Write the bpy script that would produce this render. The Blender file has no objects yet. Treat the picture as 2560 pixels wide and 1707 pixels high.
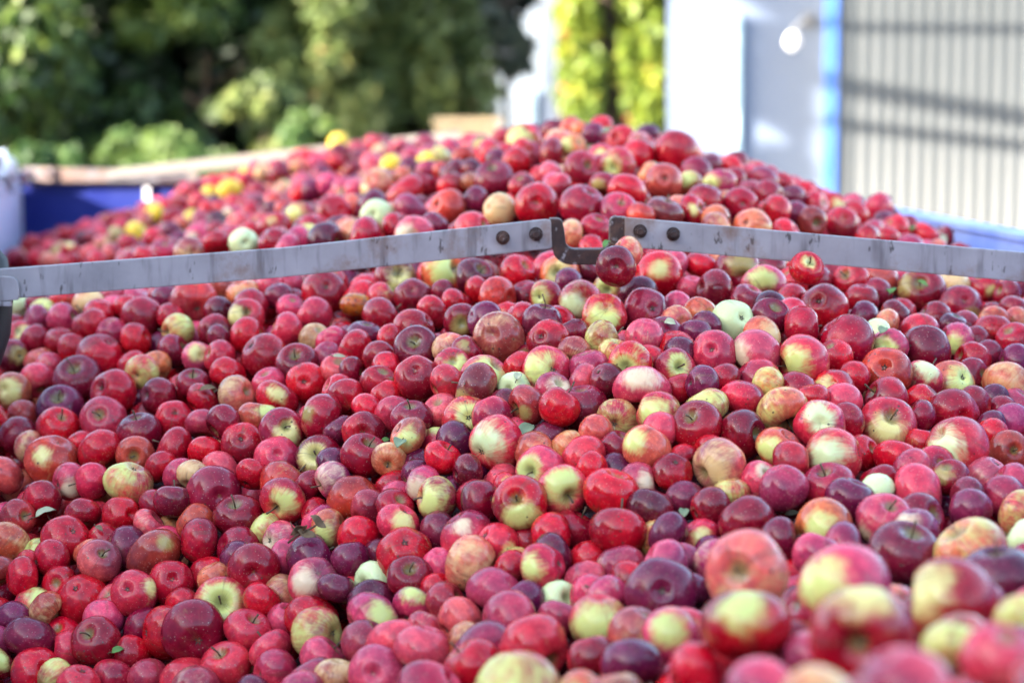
import bpy, bmesh, math, random
import numpy as np
from mathutils import Vector, Matrix
R = math.radians
sc = bpy.context.scene
col = sc.collection
CAM_Z = 2.25                       # eye height above the yard
FPX, PITCH = 5700.0, R(6)          # focal length in photo pixels, downward tilt

# ---------------------------------------------------------------- camera
cam = bpy.data.cameras.new('camera')
cam.sensor_width = 36.0
cam.lens = FPX / 2560 * 36
cam.clip_start, cam.clip_end = 0.05, 3000
cam.dof.use_dof = True
cam.dof.focus_distance = 3.42
cam.dof.aperture_fstop = 2.8
cam_ob = bpy.data.objects.new('camera', cam)
cam_ob.location = (0, 0, CAM_Z)
cam_ob.rotation_euler = (R(90) - PITCH, 0, 0)
col.objects.link(cam_ob)
sc.camera = cam_ob

# ---------------------------------------------------------------- sky, sun, exposure
SUN_TO = Vector((-0.86, -0.51, math.tan(R(20.5)))).normalized()   # towards the sun: behind the camera, left
w = bpy.data.worlds.new('World'); sc.world = w; w.use_nodes = True
nt = w.node_tree
sky = nt.nodes.new('ShaderNodeTexSky'); sky.sky_type = 'NISHITA'; sky.sun_disc = False
sky.sun_elevation = R(20.5); sky.sun_rotation = math.atan2(SUN_TO.x, SUN_TO.y)
sky.air_density = 1.0; sky.dust_density = 1.5; sky.ozone_density = 0.6
nt.nodes['Background'].inputs['Strength'].default_value = .15
nt.links.new(sky.outputs[0], nt.nodes['Background'].inputs['Color'])
sun = bpy.data.lights.new('sun', 'SUN'); sun.energy = 3.4; sun.angle = R(0.5); sun.color = (1.0, 0.93, 0.82)
sun_ob = bpy.data.objects.new('sun', sun); col.objects.link(sun_ob)
sun_ob.rotation_euler = SUN_TO.to_track_quat('Z', 'Y').to_euler()
sc.view_settings.view_transform = 'Standard'; sc.view_settings.look = 'None'
sc.view_settings.gamma = 1; sc.view_settings.use_curve_mapping = False
sc.view_settings.exposure = 2.95
sc.cycles.use_denoising = True
sc.cycles.max_bounces = 8; sc.cycles.diffuse_bounces = 1; sc.cycles.glossy_bounces = 3
sc.cycles.transmission_bounces = 3; sc.cycles.transparent_max_bounces = 6

# ---------------------------------------------------------------- helpers
def tag(o, label=None, cat=None, group=None, kind=None):
    if label: o['label'] = label
    if cat: o['category'] = cat
    if group: o['group'] = group
    if kind: o['kind'] = kind
    return o

def empty(name, loc, label=None, cat=None, group=None):
    o = bpy.data.objects.new(name, None); col.objects.link(o)
    o.location = loc; o.empty_display_size = .1
    return tag(o, label, cat, group)

def link(name, me, mat, parent=None, smooth=False, loc=None):
    o = bpy.data.objects.new(name, me); col.objects.link(o)
    if mat and not me.materials: me.materials.append(mat)
    if parent: o.parent = parent
    if loc is not None: o.location = loc
    if smooth: me.polygons.foreach_set('use_smooth', [True] * len(me.polygons))
    return o

class MB:
    """collects simple solids and links them as one mesh"""
    def __init__(s): s.v = []; s.f = []
    def add(s, v, f):
        n = len(s.v); s.v += [tuple(p) for p in v]; s.f += [[i + n for i in q] for q in f]; return s
    def box(s, c, size, rot=None):
        hx, hy, hz = (q / 2 for q in size)
        v = [Vector((x, y, z)) for x in (-hx, hx) for y in (-hy, hy) for z in (-hz, hz)]
        if rot: v = [rot @ q for q in v]
        return s.add([q + Vector(c) for q in v], [[0, 1, 3, 2], [4, 6, 7, 5], [0, 4, 5, 1], [2, 3, 7, 6], [0, 2, 6, 4], [1, 5, 7, 3]])
    def prism(s, pts, a, b):
        """pts: outline as 3-D points, extruded by the vector from a to b"""
        n = len(pts); d = Vector(b) - Vector(a)
        v = [Vector(p) for p in pts] + [Vector(p) + d for p in pts]
        return s.add(v, [list(range(n))[::-1], list(range(n, 2 * n))] + [[i, (i + 1) % n, n + (i + 1) % n, n + i] for i in range(n)])
    def tube(s, path, rad, n=8, cap=True):
        path = [Vector(p) for p in path]; rings = []
        rad = rad if isinstance(rad, (list, tuple)) else [rad] * len(path)
        side = None
        for i, p in enumerate(path):
            t = (path[min(i + 1, len(path) - 1)] - path[max(i - 1, 0)]).normalized()
            if side is None: side = t.orthogonal().normalized()
            side = (side - t * side.dot(t)).normalized(); up = t.cross(side)
            rings.append([p + (side * math.cos(k * 2 * math.pi / n) + up * math.sin(k * 2 * math.pi / n)) * rad[i] for k in range(n)])
        v = [q for r_ in rings for q in r_]; f = []
        for i in range(len(path) - 1):
            for k in range(n):
                f.append([i * n + k, i * n + (k + 1) % n, (i + 1) * n + (k + 1) % n, (i + 1) * n + k])
        if cap: f += [list(range(n))[::-1], [len(v) - n + k for k in range(n)]]
        return s.add(v, f)
    def build(s, name, mat, parent=None, smooth=False, loc=None, bevel=0):
        me = bpy.data.meshes.new(name)
        o_ = Vector(loc) if loc is not None else Vector((0, 0, 0))
        me.from_pydata([tuple(Vector(p) - o_) for p in s.v], [], s.f); me.update()
        if bevel:
            bm = bmesh.new(); bm.from_mesh(me)
            bmesh.ops.remove_doubles(bm, verts=bm.verts, dist=1e-6)
            bmesh.ops.recalc_face_normals(bm, faces=bm.faces)
            ed = [e for e in bm.edges if len(e.link_faces) == 2 and e.calc_face_angle(0) > .6]
            bmesh.ops.bevel(bm, geom=ed, offset=bevel, segments=2, affect='EDGES', profile=.6)
            bm.to_mesh(me); bm.free()
        return link(name, me, mat, parent, smooth, loc)

def at(u, v, y):
    """the world point seen at photo pixel (u, v) at distance y along the ground"""
    a = (u - 1280) / FPX; b = (853.5 - v) / FPX
    d = y / (math.cos(PITCH) + b * math.sin(PITCH))
    return Vector((a * d, y, CAM_Z + d * (b * math.cos(PITCH) - math.sin(PITCH))))

# ---------------------------------------------------------------- material kit
def new_mat(name):
    m = bpy.data.materials.new(name); m.use_nodes = True
    return m, m.node_tree, m.node_tree.nodes['Principled BSDF']
def N(nt, t, **kw):
    n = nt.nodes.new(t)
    for k, v in kw.items():
        if k in n.inputs: n.inputs[k].default_value = v
        else: setattr(n, k, v)
    return n
def noise(nt, scale, detail=3, vec=None, rough=.55, dist=0):
    n = N(nt, 'ShaderNodeTexNoise'); n.inputs['Scale'].default_value = scale; n.inputs['Detail'].default_value = detail
    n.inputs['Roughness'].default_value = rough; n.inputs['Distortion'].default_value = dist
    if vec is not None: nt.links.new(vec, n.inputs['Vector'])
    return n
def ramp(nt, fac, stops):
    r = N(nt, 'ShaderNodeValToRGB'); e = r.color_ramp.elements
    while len(e) > 1: e.remove(e[-1])
    e[0].position, e[0].color = stops[0][0], (*stops[0][1], 1)
    for p, c in stops[1:]:
        q = e.new(p); q.color = (*c, 1)
    nt.links.new(fac, r.inputs['Fac']); return r.outputs['Color']
def mixc(nt, fac, a, b, mode='MIX'):
    m = N(nt, 'ShaderNodeMix', data_type='RGBA', blend_type=mode)
    for s_, i in ((fac, 0), (a, 6), (b, 7)):
        if hasattr(s_, 'is_linked') or hasattr(s_, 'node'): nt.links.new(s_, m.inputs[i])
        elif i == 0: m.inputs[0].default_value = s_
        else: m.inputs[i].default_value = (*s_, 1)
    return m.outputs[2]
def math_(nt, op, a, b=None, c=None, clamp=False):
    m = N(nt, 'ShaderNodeMath', operation=op, use_clamp=clamp)
    for i, s_ in enumerate((a, b, c)):
        if s_ is None: continue
        if hasattr(s_, 'node'): nt.links.new(s_, m.inputs[i])
        else: m.inputs[i].default_value = s_
    return m.outputs[0]
def smooth(nt, x, lo, hi, a=0., b=1.):
    m = N(nt, 'ShaderNodeMapRange', interpolation_type='SMOOTHSTEP')
    nt.links.new(x, m.inputs[0]); m.inputs[1].default_value = lo; m.inputs[2].default_value = hi
    m.inputs[3].default_value = a; m.inputs[4].default_value = b
    return m.outputs[0]
def objco(nt): return N(nt, 'ShaderNodeTexCoord').outputs['Object']
def scaled(nt, vec, s):
    m = N(nt, 'ShaderNodeMapping'); m.inputs['Scale'].default_value = s
    nt.links.new(vec, m.inputs['Vector']); return m.outputs[0]
def bump(nt, bs, h, strength=.2, dist=.002):
    b = N(nt, 'ShaderNodeBump'); b.inputs['Strength'].default_value = strength; b.inputs['Distance'].default_value = dist
    nt.links.new(h, b.inputs['Height']); nt.links.new(b.outputs[0], bs.inputs['Normal'])

def plain(name, c, rough=.6, metal=0., var=.25, scale=4., spec=.5):
    m, nt, bs = new_mat(name)
    co = objco(nt); n = noise(nt, scale, 5, co)
    lo = tuple(x * (1 - var) for x in c); hi = tuple(min(1, x * (1 + var)) for x in c)
    nt.links.new(ramp(nt, n.outputs[0], [(.3, lo), (.7, hi)]), bs.inputs['Base Color'])
    bs.inputs['Roughness'].default_value = rough; bs.inputs['Metallic'].default_value = metal
    bs.inputs['Specular IOR Level'].default_value = spec
    bump(nt, bs, n.outputs[0], .15, .003)
    return m

def galvanised(name, base=(.335, .315, .335), dirt=.75):
    """dull zinc: cloudy spangle, dark drip streaks, a few rusty blooms"""
    m, nt, bs = new_mat(name); co = objco(nt)
    cloud = noise(nt, 9, 5, co, .65)
    c = ramp(nt, cloud.outputs[0], [(.3, tuple(x * .78 for x in base)), (.72, tuple(min(1, x * 1.15) for x in base))])
    streak = noise(nt, 16, 4, scaled(nt, co, (1.6, 1, .22)), .6)
    c = mixc(nt, math_(nt, 'MULTIPLY', smooth(nt, streak.outputs[0], .50, .68), dirt), c, (.10, .085, .09))
    spk = noise(nt, 62, 3, scaled(nt, co, (1, 1, .4)), .6)
    c = mixc(nt, math_(nt, 'MULTIPLY', smooth(nt, spk.outputs[0], .62, .70), .8), c, (.04, .03, .03))
    rust = noise(nt, 5.5, 6, co, .7)
    c = mixc(nt, math_(nt, 'MULTIPLY', smooth(nt, rust.outputs[0], .50, .66), .75), c, (.21, .115, .075))
    nt.links.new(c, bs.inputs['Base Color'])
    bs.inputs['Metallic'].default_value = .35
    nt.links.new(smooth(nt, cloud.outputs[0], .3, .7, .42, .62), bs.inputs['Roughness'])
    bump(nt, bs, streak.outputs[0], .12, .002)
    return m

def rusty(name):
    m, nt, bs = new_mat(name); co = objco(nt)
    a = noise(nt, 26, 6, co, .7); b = noise(nt, 60, 4, co, .6)
    c = ramp(nt, a.outputs[0], [(.30, (.018, .010, .010)), (.5, (.048, .024, .020)), (.68, (.12, .055, .036))])
    c = mixc(nt, smooth(nt, b.outputs[0], .58, .68), c, (.30, .27, .27))
    nt.links.new(c, bs.inputs['Base Color']); bs.inputs['Roughness'].default_value = .55; bs.inputs['Metallic'].default_value = .3
    bump(nt, bs, b.outputs[0], .35, .002)
    return m

def blue_paint(name, base=(.003, .010, .135), fade=.12, dust=(.14, .18, .46)):
    """trailer paint: deep blue, chalky dust and scratches where fruit and hands have rubbed"""
    m, nt, bs = new_mat(name); co = objco(nt)
    a = noise(nt, 3.2, 6, co, .62); b = noise(nt, 22, 5, scaled(nt, co, (1, 1, .35)), .7)
    k = math_(nt, 'MULTIPLY', smooth(nt, a.outputs[0], .32, .72), fade, clamp=True)
    c = mixc(nt, k, base, dust)
    c = mixc(nt, math_(nt, 'MULTIPLY', smooth(nt, b.outputs[0], .62, .74), min(1., fade * 1.6)), c, tuple(min(1, x * 1.25) for x in dust))
    nt.links.new(c, bs.inputs['Base Color']); bs.inputs['Roughness'].default_value = .45; bs.inputs['Specular IOR Level'].default_value = .25
    bump(nt, bs, a.outputs[0], .1, .004)
    return m

def wood(name, base=(.36, .25, .15)):
    m, nt, bs = new_mat(name); co = objco(nt)
    g = noise(nt, 7, 6, scaled(nt, co, (.6, 6, 6)), .65, 1.0)
    c = ramp(nt, g.outputs[0], [(.3, tuple(x * .55 for x in base)), (.55, base), (.75, tuple(min(1, x * 1.4) for x in base))])
    nt.links.new(c, bs.inputs['Base Color']); bs.inputs['Roughness'].default_value = .8
    bump(nt, bs, g.outputs[0], .4, .004)
    return m

def leafy(name, stops, trans=.35, rough=.5):
    """foliage: every leaf has its own tint, carried by the mesh attribute tint"""
    m, nt, bs = new_mat(name)
    at_ = N(nt, 'ShaderNodeAttribute', attribute_name='tint')
    c = ramp(nt, at_.outputs['Fac'], stops)
    nt.links.new(c, bs.inputs['Base Color']); bs.inputs['Roughness'].default_value = rough
    tr = N(nt, 'ShaderNodeBsdfTranslucent'); nt.links.new(c, tr.inputs['Color'])
    mx = N(nt, 'ShaderNodeMixShader'); mx.inputs[0].default_value = trans
    nt.links.new(bs.outputs[0], mx.inputs[1]); nt.links.new(tr.outputs[0], mx.inputs[2])
    nt.links.new(mx.outputs[0], nt.nodes['Material Output'].inputs['Surface'])
    return m

def apple_material():
    m, nt, bs = new_mat('apple_skin')
    A = lambda n, o: N(nt, 'ShaderNodeAttribute', attribute_name=n).outputs[o]
    lc, st = A('lc', 'Vector'), A('st', 'Vector')
    blush, scab, pole = A('blush', 'Fac'), A('scab', 'Fac'), A('pole', 'Fac')
    red, grd = A('red', 'Color'), A('grd', 'Color')
    blotch = noise(nt, 1.5, 3, lc, .55, .4); streak = noise(nt, 4.5, 4, st, .6)
    x = math_(nt, 'MULTIPLY_ADD', math_(nt, 'SUBTRACT', blotch.outputs[0], .5), .95, blush)
    x = math_(nt, 'MULTIPLY_ADD', math_(nt, 'SUBTRACT', streak.outputs[0], .5), .55, x)
    mask = smooth(nt, x, .18, .80)
    tone = noise(nt, 2.6, 4, lc, .6)
    rv = mixc(nt, smooth(nt, tone.outputs[0], .3, .7), mixc(nt, 1., red, (.60, .50, .66), 'MULTIPLY'), red)
    rv = mixc(nt, math_(nt, 'MULTIPLY', smooth(nt, streak.outputs[0], .55, .80), .2), rv, mixc(nt, .5, red, grd))
    gv = mixc(nt, smooth(nt, tone.outputs[0], .35, .75, 0, .5), grd, mixc(nt, 1., grd, (1.0, .86, .72), 'MULTIPLY'))
    c = mixc(nt, mask, gv, rv)
    # russet in the stem hollow
    c = mixc(nt, math_(nt, 'MULTIPLY', smooth(nt, math_(nt, 'MULTIPLY_ADD', math_(nt, 'SUBTRACT', streak.outputs[0], .5), .5, pole), .45, .95), .75), c, (.20, .19, .06))
    # pale lenticels
    vo = N(nt, 'ShaderNodeTexVoronoi'); vo.inputs['Scale'].default_value = 9.5; nt.links.new(lc, vo.inputs['Vector'])
    sep = N(nt, 'ShaderNodeSeparateColor'); nt.links.new(vo.outputs['Color'], sep.inputs[0])
    dot = math_(nt, 'MULTIPLY', smooth(nt, vo.outputs['Distance'], .12, .22, 1, 0), smooth(nt, sep.outputs[0], .25, .5))
    c = mixc(nt, math_(nt, 'MULTIPLY', dot, .36), c, (.62, .47, .36))
    # scab: grey-brown spots with a dark rim
    v2 = N(nt, 'ShaderNodeTexVoronoi'); v2.inputs['Scale'].default_value = 4.2; nt.links.new(lc, v2.inputs['Vector'])
    s2 = N(nt, 'ShaderNodeSeparateColor'); nt.links.new(v2.outputs['Color'], s2.inputs[0])
    has = math_(nt, 'LESS_THAN', s2.outputs[1], scab)
    dd = math_(nt, 'DIVIDE', v2.outputs['Distance'], math_(nt, 'ADD', math_(nt, 'MULTIPLY_ADD', s2.outputs[2], .5, .5), math_(nt, 'MAXIMUM', math_(nt, 'SUBTRACT', scab, 1.), 0.)))
    c = mixc(nt, math_(nt, 'MULTIPLY', math_(nt, 'MULTIPLY', smooth(nt, dd, .19, .25, 1, 0), has), .8), c, (.035, .022, .018))
    c = mixc(nt, math_(nt, 'MULTIPLY', math_(nt, 'MULTIPLY', smooth(nt, dd, .10, .15, 1, 0), has), .7), c, (.16, .12, .085))
    # bruised, brownish patches
    br = noise(nt, 1.1, 2, st, .5)
    c = mixc(nt, math_(nt, 'MULTIPLY', smooth(nt, br.outputs[0], .63, .72), .4), c, (.13, .05, .03))
    nt.links.new(c, bs.inputs['Base Color'])
    nt.links.new(smooth(nt, tone.outputs[0], .3, .75, .13, .32), bs.inputs['Roughness'])
    bs.inputs['Specular IOR Level'].default_value = .5
    bs.inputs['Specular IOR Level'].default_value = .38
    bump(nt, bs, blotch.outputs[0], .12, .004)
    return m

M_apple = apple_material()
M_zinc = galvanised('galvanised_steel')
M_rail = plain('cream_painted_rail', (.20, .178, .155), .55, var=.15, scale=6)
M_rust = rusty('rusty_steel')
M_blue = blue_paint('blue_trailer_paint')
M_blue_sunlit = blue_paint('sunlit_blue_paint', (.20, .32, .78), .8, (.44, .56, .92))  # paler copy of the trailer blue: sunlight put into the colour
M_pale = blue_paint('pale_faded_paint', (.42, .45, .62), .5, (.62, .63, .72))
M_white = plain('white_paint', (.80, .80, .80), .5, var=.05)
M_black = plain('black_rubber', (.012, .012, .014), .55, var=.4)
M_dark = plain('dark_steel', (.06, .045, .05), .5, .3)
M_stem = plain('apple_stem', (.11, .065, .03), .7, var=.5, scale=60)
M_calyx = plain('dry_calyx', (.07, .055, .04), .85, var=.5, scale=80)
M_wood = wood('weathered_board', (.27, .20, .12))
M_bark = wood('bark', (.10, .075, .055))
M_tarp = plain('white_tarpaulin', (.72, .73, .78), .45, var=.12, scale=7)

# ---------------------------------------------------------------- ground
me = bpy.data.meshes.new('ground')
g = 700.0
me.from_pydata([(-g, -g, 0), (g, -g, 0), (g, g, 0), (-g, g, 0)], [], [[0, 1, 2, 3]])
mg, ntg, bsg = new_mat('yard_gravel'); cg = objco(ntg)
n1, n2 = noise(ntg, .35, 6, cg), noise(ntg, 24, 4, cg)
c1 = ramp(ntg, n1.outputs[0], [(.35, (.11, .105, .09)), (.6, (.20, .185, .16)), (.75, (.10, .13, .05))])
ntg.links.new(mixc(ntg, .5, c1, ramp(ntg, n2.outputs[0], [(.3, (.07, .065, .06)), (.7, (.27, .25, .22))])), bsg.inputs['Base Color'])
bsg.inputs['Roughness'].default_value = .95; bump(ntg, bsg, n2.outputs[0], .5, .02)
tag(link('ground', me, mg), kind='structure')

# ---------------------------------------------------------------- white building, creeper pillar
WY = 13.5
def plaster():
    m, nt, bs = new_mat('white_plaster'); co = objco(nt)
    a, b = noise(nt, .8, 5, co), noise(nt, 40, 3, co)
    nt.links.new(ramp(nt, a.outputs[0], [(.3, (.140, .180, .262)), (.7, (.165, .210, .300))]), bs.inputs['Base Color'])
    bs.inputs['Roughness'].default_value = .85; bump(nt, bs, b.outputs[0], .2, .004); return m
bld = empty('white_building', (2.2, WY, 0), 'white plastered building in full sun behind the heap', 'building')
def part(name, mb, mat, parent, **k):
    base = parent.location
    o = mb.build(name, mat, None, **k)
    o.parent = parent; o.matrix_parent_inverse = Matrix.Translation(-base)
    return o
part('wall', MB().box((2.67, WY + 3, 2.6), (3.5, 6, 5.2)), plaster(), bld)
rf = part('roof', MB().prism([(.62, WY - .35, 5.2), (.62, WY + 6.35, 5.2), (.62, WY + 3, 7.0)], (.62, 0, 0), (4.72, 0, 0)), plain('roof_tiles', (.22, .09, .06), .8), bld)
p = at(1842, 45, WY - .03); q = at(1842, 430, WY - .03)
cd = MB().tube([(p.x, WY - .035, CAM_Z + .50), (p.x, WY - .035, .1)], .030, 10)
tag(cd.build('drainpipe', plain('pale_blue_pvc', (.52, .72, .78), .4, var=.05), smooth=True, loc=(p.x, WY - .035, .1)), 'thin pale blue drainpipe running down the white wall', 'drainpipe')

# wall lamp on a curved arm
pl = at(1982, 104, WY - .30); pw = at(2020, 52, WY)
lamp = empty('wall_lamp', (pw.x, WY, pw.z), 'white dome wall lamp on a curved arm, in the shadow on the white wall', 'lamp')
M_lamp = plain('grey_lamp_enamel', (.13, .14, .16), .5, var=.05)
part('wall_plate', MB().tube([(pw.x, WY, pw.z), (pw.x, WY - .03, pw.z)], .05, 16), M_lamp, lamp)
part('arm', MB().tube([(pw.x, WY - .02, pw.z), (pw.x, WY - .12, pw.z + .03), (pw.x - .02, WY - .22, pw.z + .03), ((pw.x + pl.x) / 2, WY - .28, pw.z - .01), (pl.x, WY - .30, pl.z + .06)], .014, 8), M_lamp, lamp, smooth=True)
ring = [(.0, .052), (.02, .050), (.034, .034), (.044, .008), (.047, -.02)]
mb = MB(); nseg = 20; vs = []; fs = []
for r_, z_ in ring:
    vs += [(pl.x + max(r_, .004) * math.cos(k * 2 * math.pi / nseg), WY - .30 + max(r_, .004) * math.sin(k * 2 * math.pi / nseg), pl.z + z_) for k in range(nseg)]
for i in range(len(ring) - 1):
    fs += [[i * nseg + k, i * nseg + (k + 1) % nseg, (i + 1) * nseg + (k + 1) % nseg, (i + 1) * nseg + k] for k in range(nseg)]
part('lamp_shade', mb.add(vs, fs), M_white, lamp, smooth=True)
mb = MB(); vs = []; fs = []
for i in range(7):
    a_ = -math.pi / 2 + i * math.pi / 6
    vs += [(pl.x + .034 * max(math.cos(a_), .02) * math.cos(k * 2 * math.pi / 16), WY - .30 + .034 * max(math.cos(a_), .02) * math.sin(k * 2 * math.pi / 16), pl.z - .02 + .034 * math.sin(a_)) for k in range(16)]
for i in range(6):
    fs += [[i * 16 + k, i * 16 + (k + 1) % 16, (i + 1) * 16 + (k + 1) % 16, (i + 1) * 16 + k] for k in range(16)]
part('globe', mb.add(vs, fs), plain('opal_glass', (.82, .82, .80), .25, var=.02), lamp, smooth=True)

# corrugated shed
SY = 12.9
shed = empty('corrugated_shed', (3.6, SY, 0), 'shed clad in pale corrugated metal with a blue corner post', 'shed')
def corrugated():
    m, nt, bs = new_mat('pale_corrugated_sheet'); co = objco(nt)
    a = noise(nt, 3, 5, scaled(nt, co, (1, 1, .25)), .6)
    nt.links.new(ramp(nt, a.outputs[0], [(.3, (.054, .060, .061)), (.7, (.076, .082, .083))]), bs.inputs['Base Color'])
    bs.inputs['Roughness'].default_value = .5; return m
mcor = corrugated()
x0 = at(2092, 300, SY).x
sheet_me = None
for i in range(4):
    wdt = .836; pit = .076; nseg = int(round(wdt / pit * 8)) + 2
    if sheet_me is None:
        vs = []
        for k in range(nseg + 1):
            xx = k * pit / 8; yy = -.011 * math.cos(2 * math.pi * xx / pit)
            vs += [(xx, yy, 0), (xx, yy, 3.9), (xx, yy + .001, 3.9), (xx, yy + .001, 0)]
        fs = []
        for k in range(nseg):
            a_, b_ = 4 * k, 4 * k + 4
            fs += [[a_, b_, b_ + 1, a_ + 1], [a_ + 2, b_ + 2, b_ + 3, a_ + 3], [a_ + 1, b_ + 1, b_ + 2, a_ + 2]]
        sheet_me = bpy.data.meshes.new('corrugated_sheet'); sheet_me.from_pydata(vs, [], fs); sheet_me.update()
    o = link('corrugated_sheet', sheet_me, mcor, shed, True)
    o.location = Vector((x0 + i * wdt, SY - .02 - .0015 * (i % 2), .05)) - shed.location
part('wall', MB().box((x0 + 1.8, SY + .35, 1.95), (3.5, .66, 3.9)), plain('shed_frame_wall', (.3, .3, .3), .8), shed)
pb = (at(2062, 200, SY).x, at(2091, 200, SY).x)
part('corner_post', MB().box(((pb[0] + pb[1]) / 2, SY - .01, 1.98), (pb[1] - pb[0], .10, 3.96)), blue_paint('light_blue_post', (.045, .13, .42), .2, (.16, .28, .60)), shed, bevel=.004)
part('roof', MB().box((x0 + 1.75, SY + .2, 3.99), (3.8, 1.0, .05)), mcor, shed)
# unseen steel frame added before the shed: its bars throw the level shadows on the sheets
mf = plain('shadow_frame_steel', (.12, .12, .13), .5, .4)
fr = empty('shadow_frame', (1.0, 10.2, 0), 'added grey steel frame, out of view, casting bands on the shed', 'frame')
for z_, r_, dz in ((4.63, .024, -.05), (4.37, .052, -.74), (4.13, .034, -.5)):
    part('rail', MB().tube([(-3.05, 10.2, z_ + .0), (1.2, 10.2, z_ + dz)], r_, 8), mf, fr)
for x_ in (-3.05, 3.2):
    part('post', MB().box((x_, 10.2, 2.7), (.09, .09, 5.4)), mf, fr)
part('rail', MB().box((.075, 10.2, 5.4), (6.4, .08, .08)), mf, fr)

# ---------------------------------------------------------------- foliage
def leaf_cloud(name, mat, centres, n, size, seed, parent=None, loc=None, flat=.5, droop=0., elong=1.7):
    """n small folded leaves scattered in clumps; tint 0..1 per leaf"""
    rg = np.random.default_rng(seed)
    cs = np.array([c[:3] for c in centres]); rad = np.array([c[3:6] for c in centres]); tn = np.array([c[6] for c in centres])
    wv = rad.prod(1) ** .6; k = rg.choice(len(cs), n, p=wv / wv.sum())
    d = rg.normal(size=(n, 3)); d /= np.linalg.norm(d, axis=1)[:, None]
    p = cs[k] + d * rad[k] * (rg.uniform(0, 1, n) ** .45)[:, None]
    nrm = d * .8 + rg.normal(size=(n, 3)) * .8 + np.array([0, -.2, .5]); nrm /= np.linalg.norm(nrm, axis=1)[:, None]
    t = np.cross(nrm, rg.normal(size=(n, 3))); t[:, 2] -= droop; t -= nrm * (t * nrm).sum(1)[:, None]; t /= np.linalg.norm(t, axis=1)[:, None]
    b = np.cross(nrm, t); s = size * rg.uniform(.6, 1.35, n)[:, None]
    a0 = p - t * s * elong * .5; a2 = p + t * s * elong * .5; a1 = p + b * s * .5 + nrm * s * .15; a3 = p - b * s * .5 + nrm * s * .15
    v = np.stack([a0, a1, a2, a3], 1).reshape(-1, 3)
    me = bpy.data.meshes.new(name)
    i4 = np.arange(n) * 4
    tri = np.stack([i4, i4 + 1, i4 + 2, i4, i4 + 2, i4 + 3], 1).reshape(-1)
    o_ = np.array(loc if loc is not None else (0, 0, 0))
    me.vertices.add(4 * n); me.vertices.foreach_set('co', (v - o_).ravel())
    me.loops.add(6 * n); me.loops.foreach_set('vertex_index', tri)
    me.polygons.add(2 * n); me.polygons.foreach_set('loop_start', np.arange(2 * n) * 3)
    me.update()
    tint = np.clip(tn[k] + rg.normal(0, .13, n), 0, 1).repeat(4)
    me.attributes.new('tint', 'FLOAT', 'POINT').data.foreach_set('value', tint.astype(np.float32))
    o = link(name, me, mat)
    if parent:
        o.parent = parent
    elif loc is not None: o.location = loc
    return o

def tree(label, x, y, h, rx, ry, mat, n, size, seed, tint=.5, z0=.4, cone=.0, clumps=40, fat=1., droop=0., name='tree', spread=.2, group=None, bright=()):
    rg = random.Random(seed); root = empty(name, (x, y, 0), label, 'tree' if name != 'shrub' else 'shrub', group)
    mb = MB()
    lean = [(rg.uniform(-.1, .1), rg.uniform(-.1, .1)) for _ in range(5)]
    tr = .011 * h if name != 'shrub' else .015
    mb.tube([(x + lean[i][0] * i * .3, y + lean[i][1] * i * .3, h * .9 * i / 4) for i in range(5)], [tr * (1 - .2 * i) for i in range(5)], 8)
    cl = []
    for k in range(clumps):
        fz = rg.uniform(0, 1); z = z0 + (h - z0) * fz
        taper = (1 - cone * fz) * (1 if cone else math.sqrt(max(.05, 1 - (2 * fz - 1) ** 4)))
        a = rg.uniform(0, 2 * math.pi); q = rg.uniform(.55, 1.0)
        cx, cy = x + rx * taper * q * math.cos(a), y + ry * taper * q * math.sin(a)
        s = rg.uniform(.7, 1.3) * min(rx, ry) * fat * (.38 if not cone else .30)
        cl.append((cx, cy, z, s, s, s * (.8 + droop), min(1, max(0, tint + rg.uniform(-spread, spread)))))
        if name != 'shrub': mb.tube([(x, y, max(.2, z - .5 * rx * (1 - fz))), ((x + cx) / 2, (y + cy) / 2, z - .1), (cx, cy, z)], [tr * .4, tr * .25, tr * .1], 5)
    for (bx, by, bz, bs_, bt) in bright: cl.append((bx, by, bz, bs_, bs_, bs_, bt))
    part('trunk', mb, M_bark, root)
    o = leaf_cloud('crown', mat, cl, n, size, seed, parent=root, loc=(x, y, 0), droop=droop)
    return root

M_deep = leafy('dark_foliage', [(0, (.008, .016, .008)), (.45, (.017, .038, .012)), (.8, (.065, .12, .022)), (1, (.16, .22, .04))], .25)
M_olive = leafy('olive_conifer', [(0, (.04, .065, .025)), (.4, (.095, .14, .034)), (.7, (.18, .225, .062)), (.92, (.26, .26, .08)), (1, (.36, .20, .08))], .2, .6)
M_nettle = leafy('fresh_green_leaves', [(0, (.03, .09, .03)), (.5, (.080, .150, .035)), (1, (.16, .23, .055))], .35)
M_creep = leafy('creeper_leaves', [(0, (.045, .075, .015)), (.35, (.15, .22, .028)), (.65, (.27, .34, .045)), (.86, (.48, .46, .04)), (.95, (.45, .22, .06)), (1, (.42, .08, .05))], .4)
M_sparse = leafy('grey_green_foliage', [(0, (.05, .065, .05)), (.5, (.10, .13, .08)), (1, (.17, .20, .11))], .25)

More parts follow.
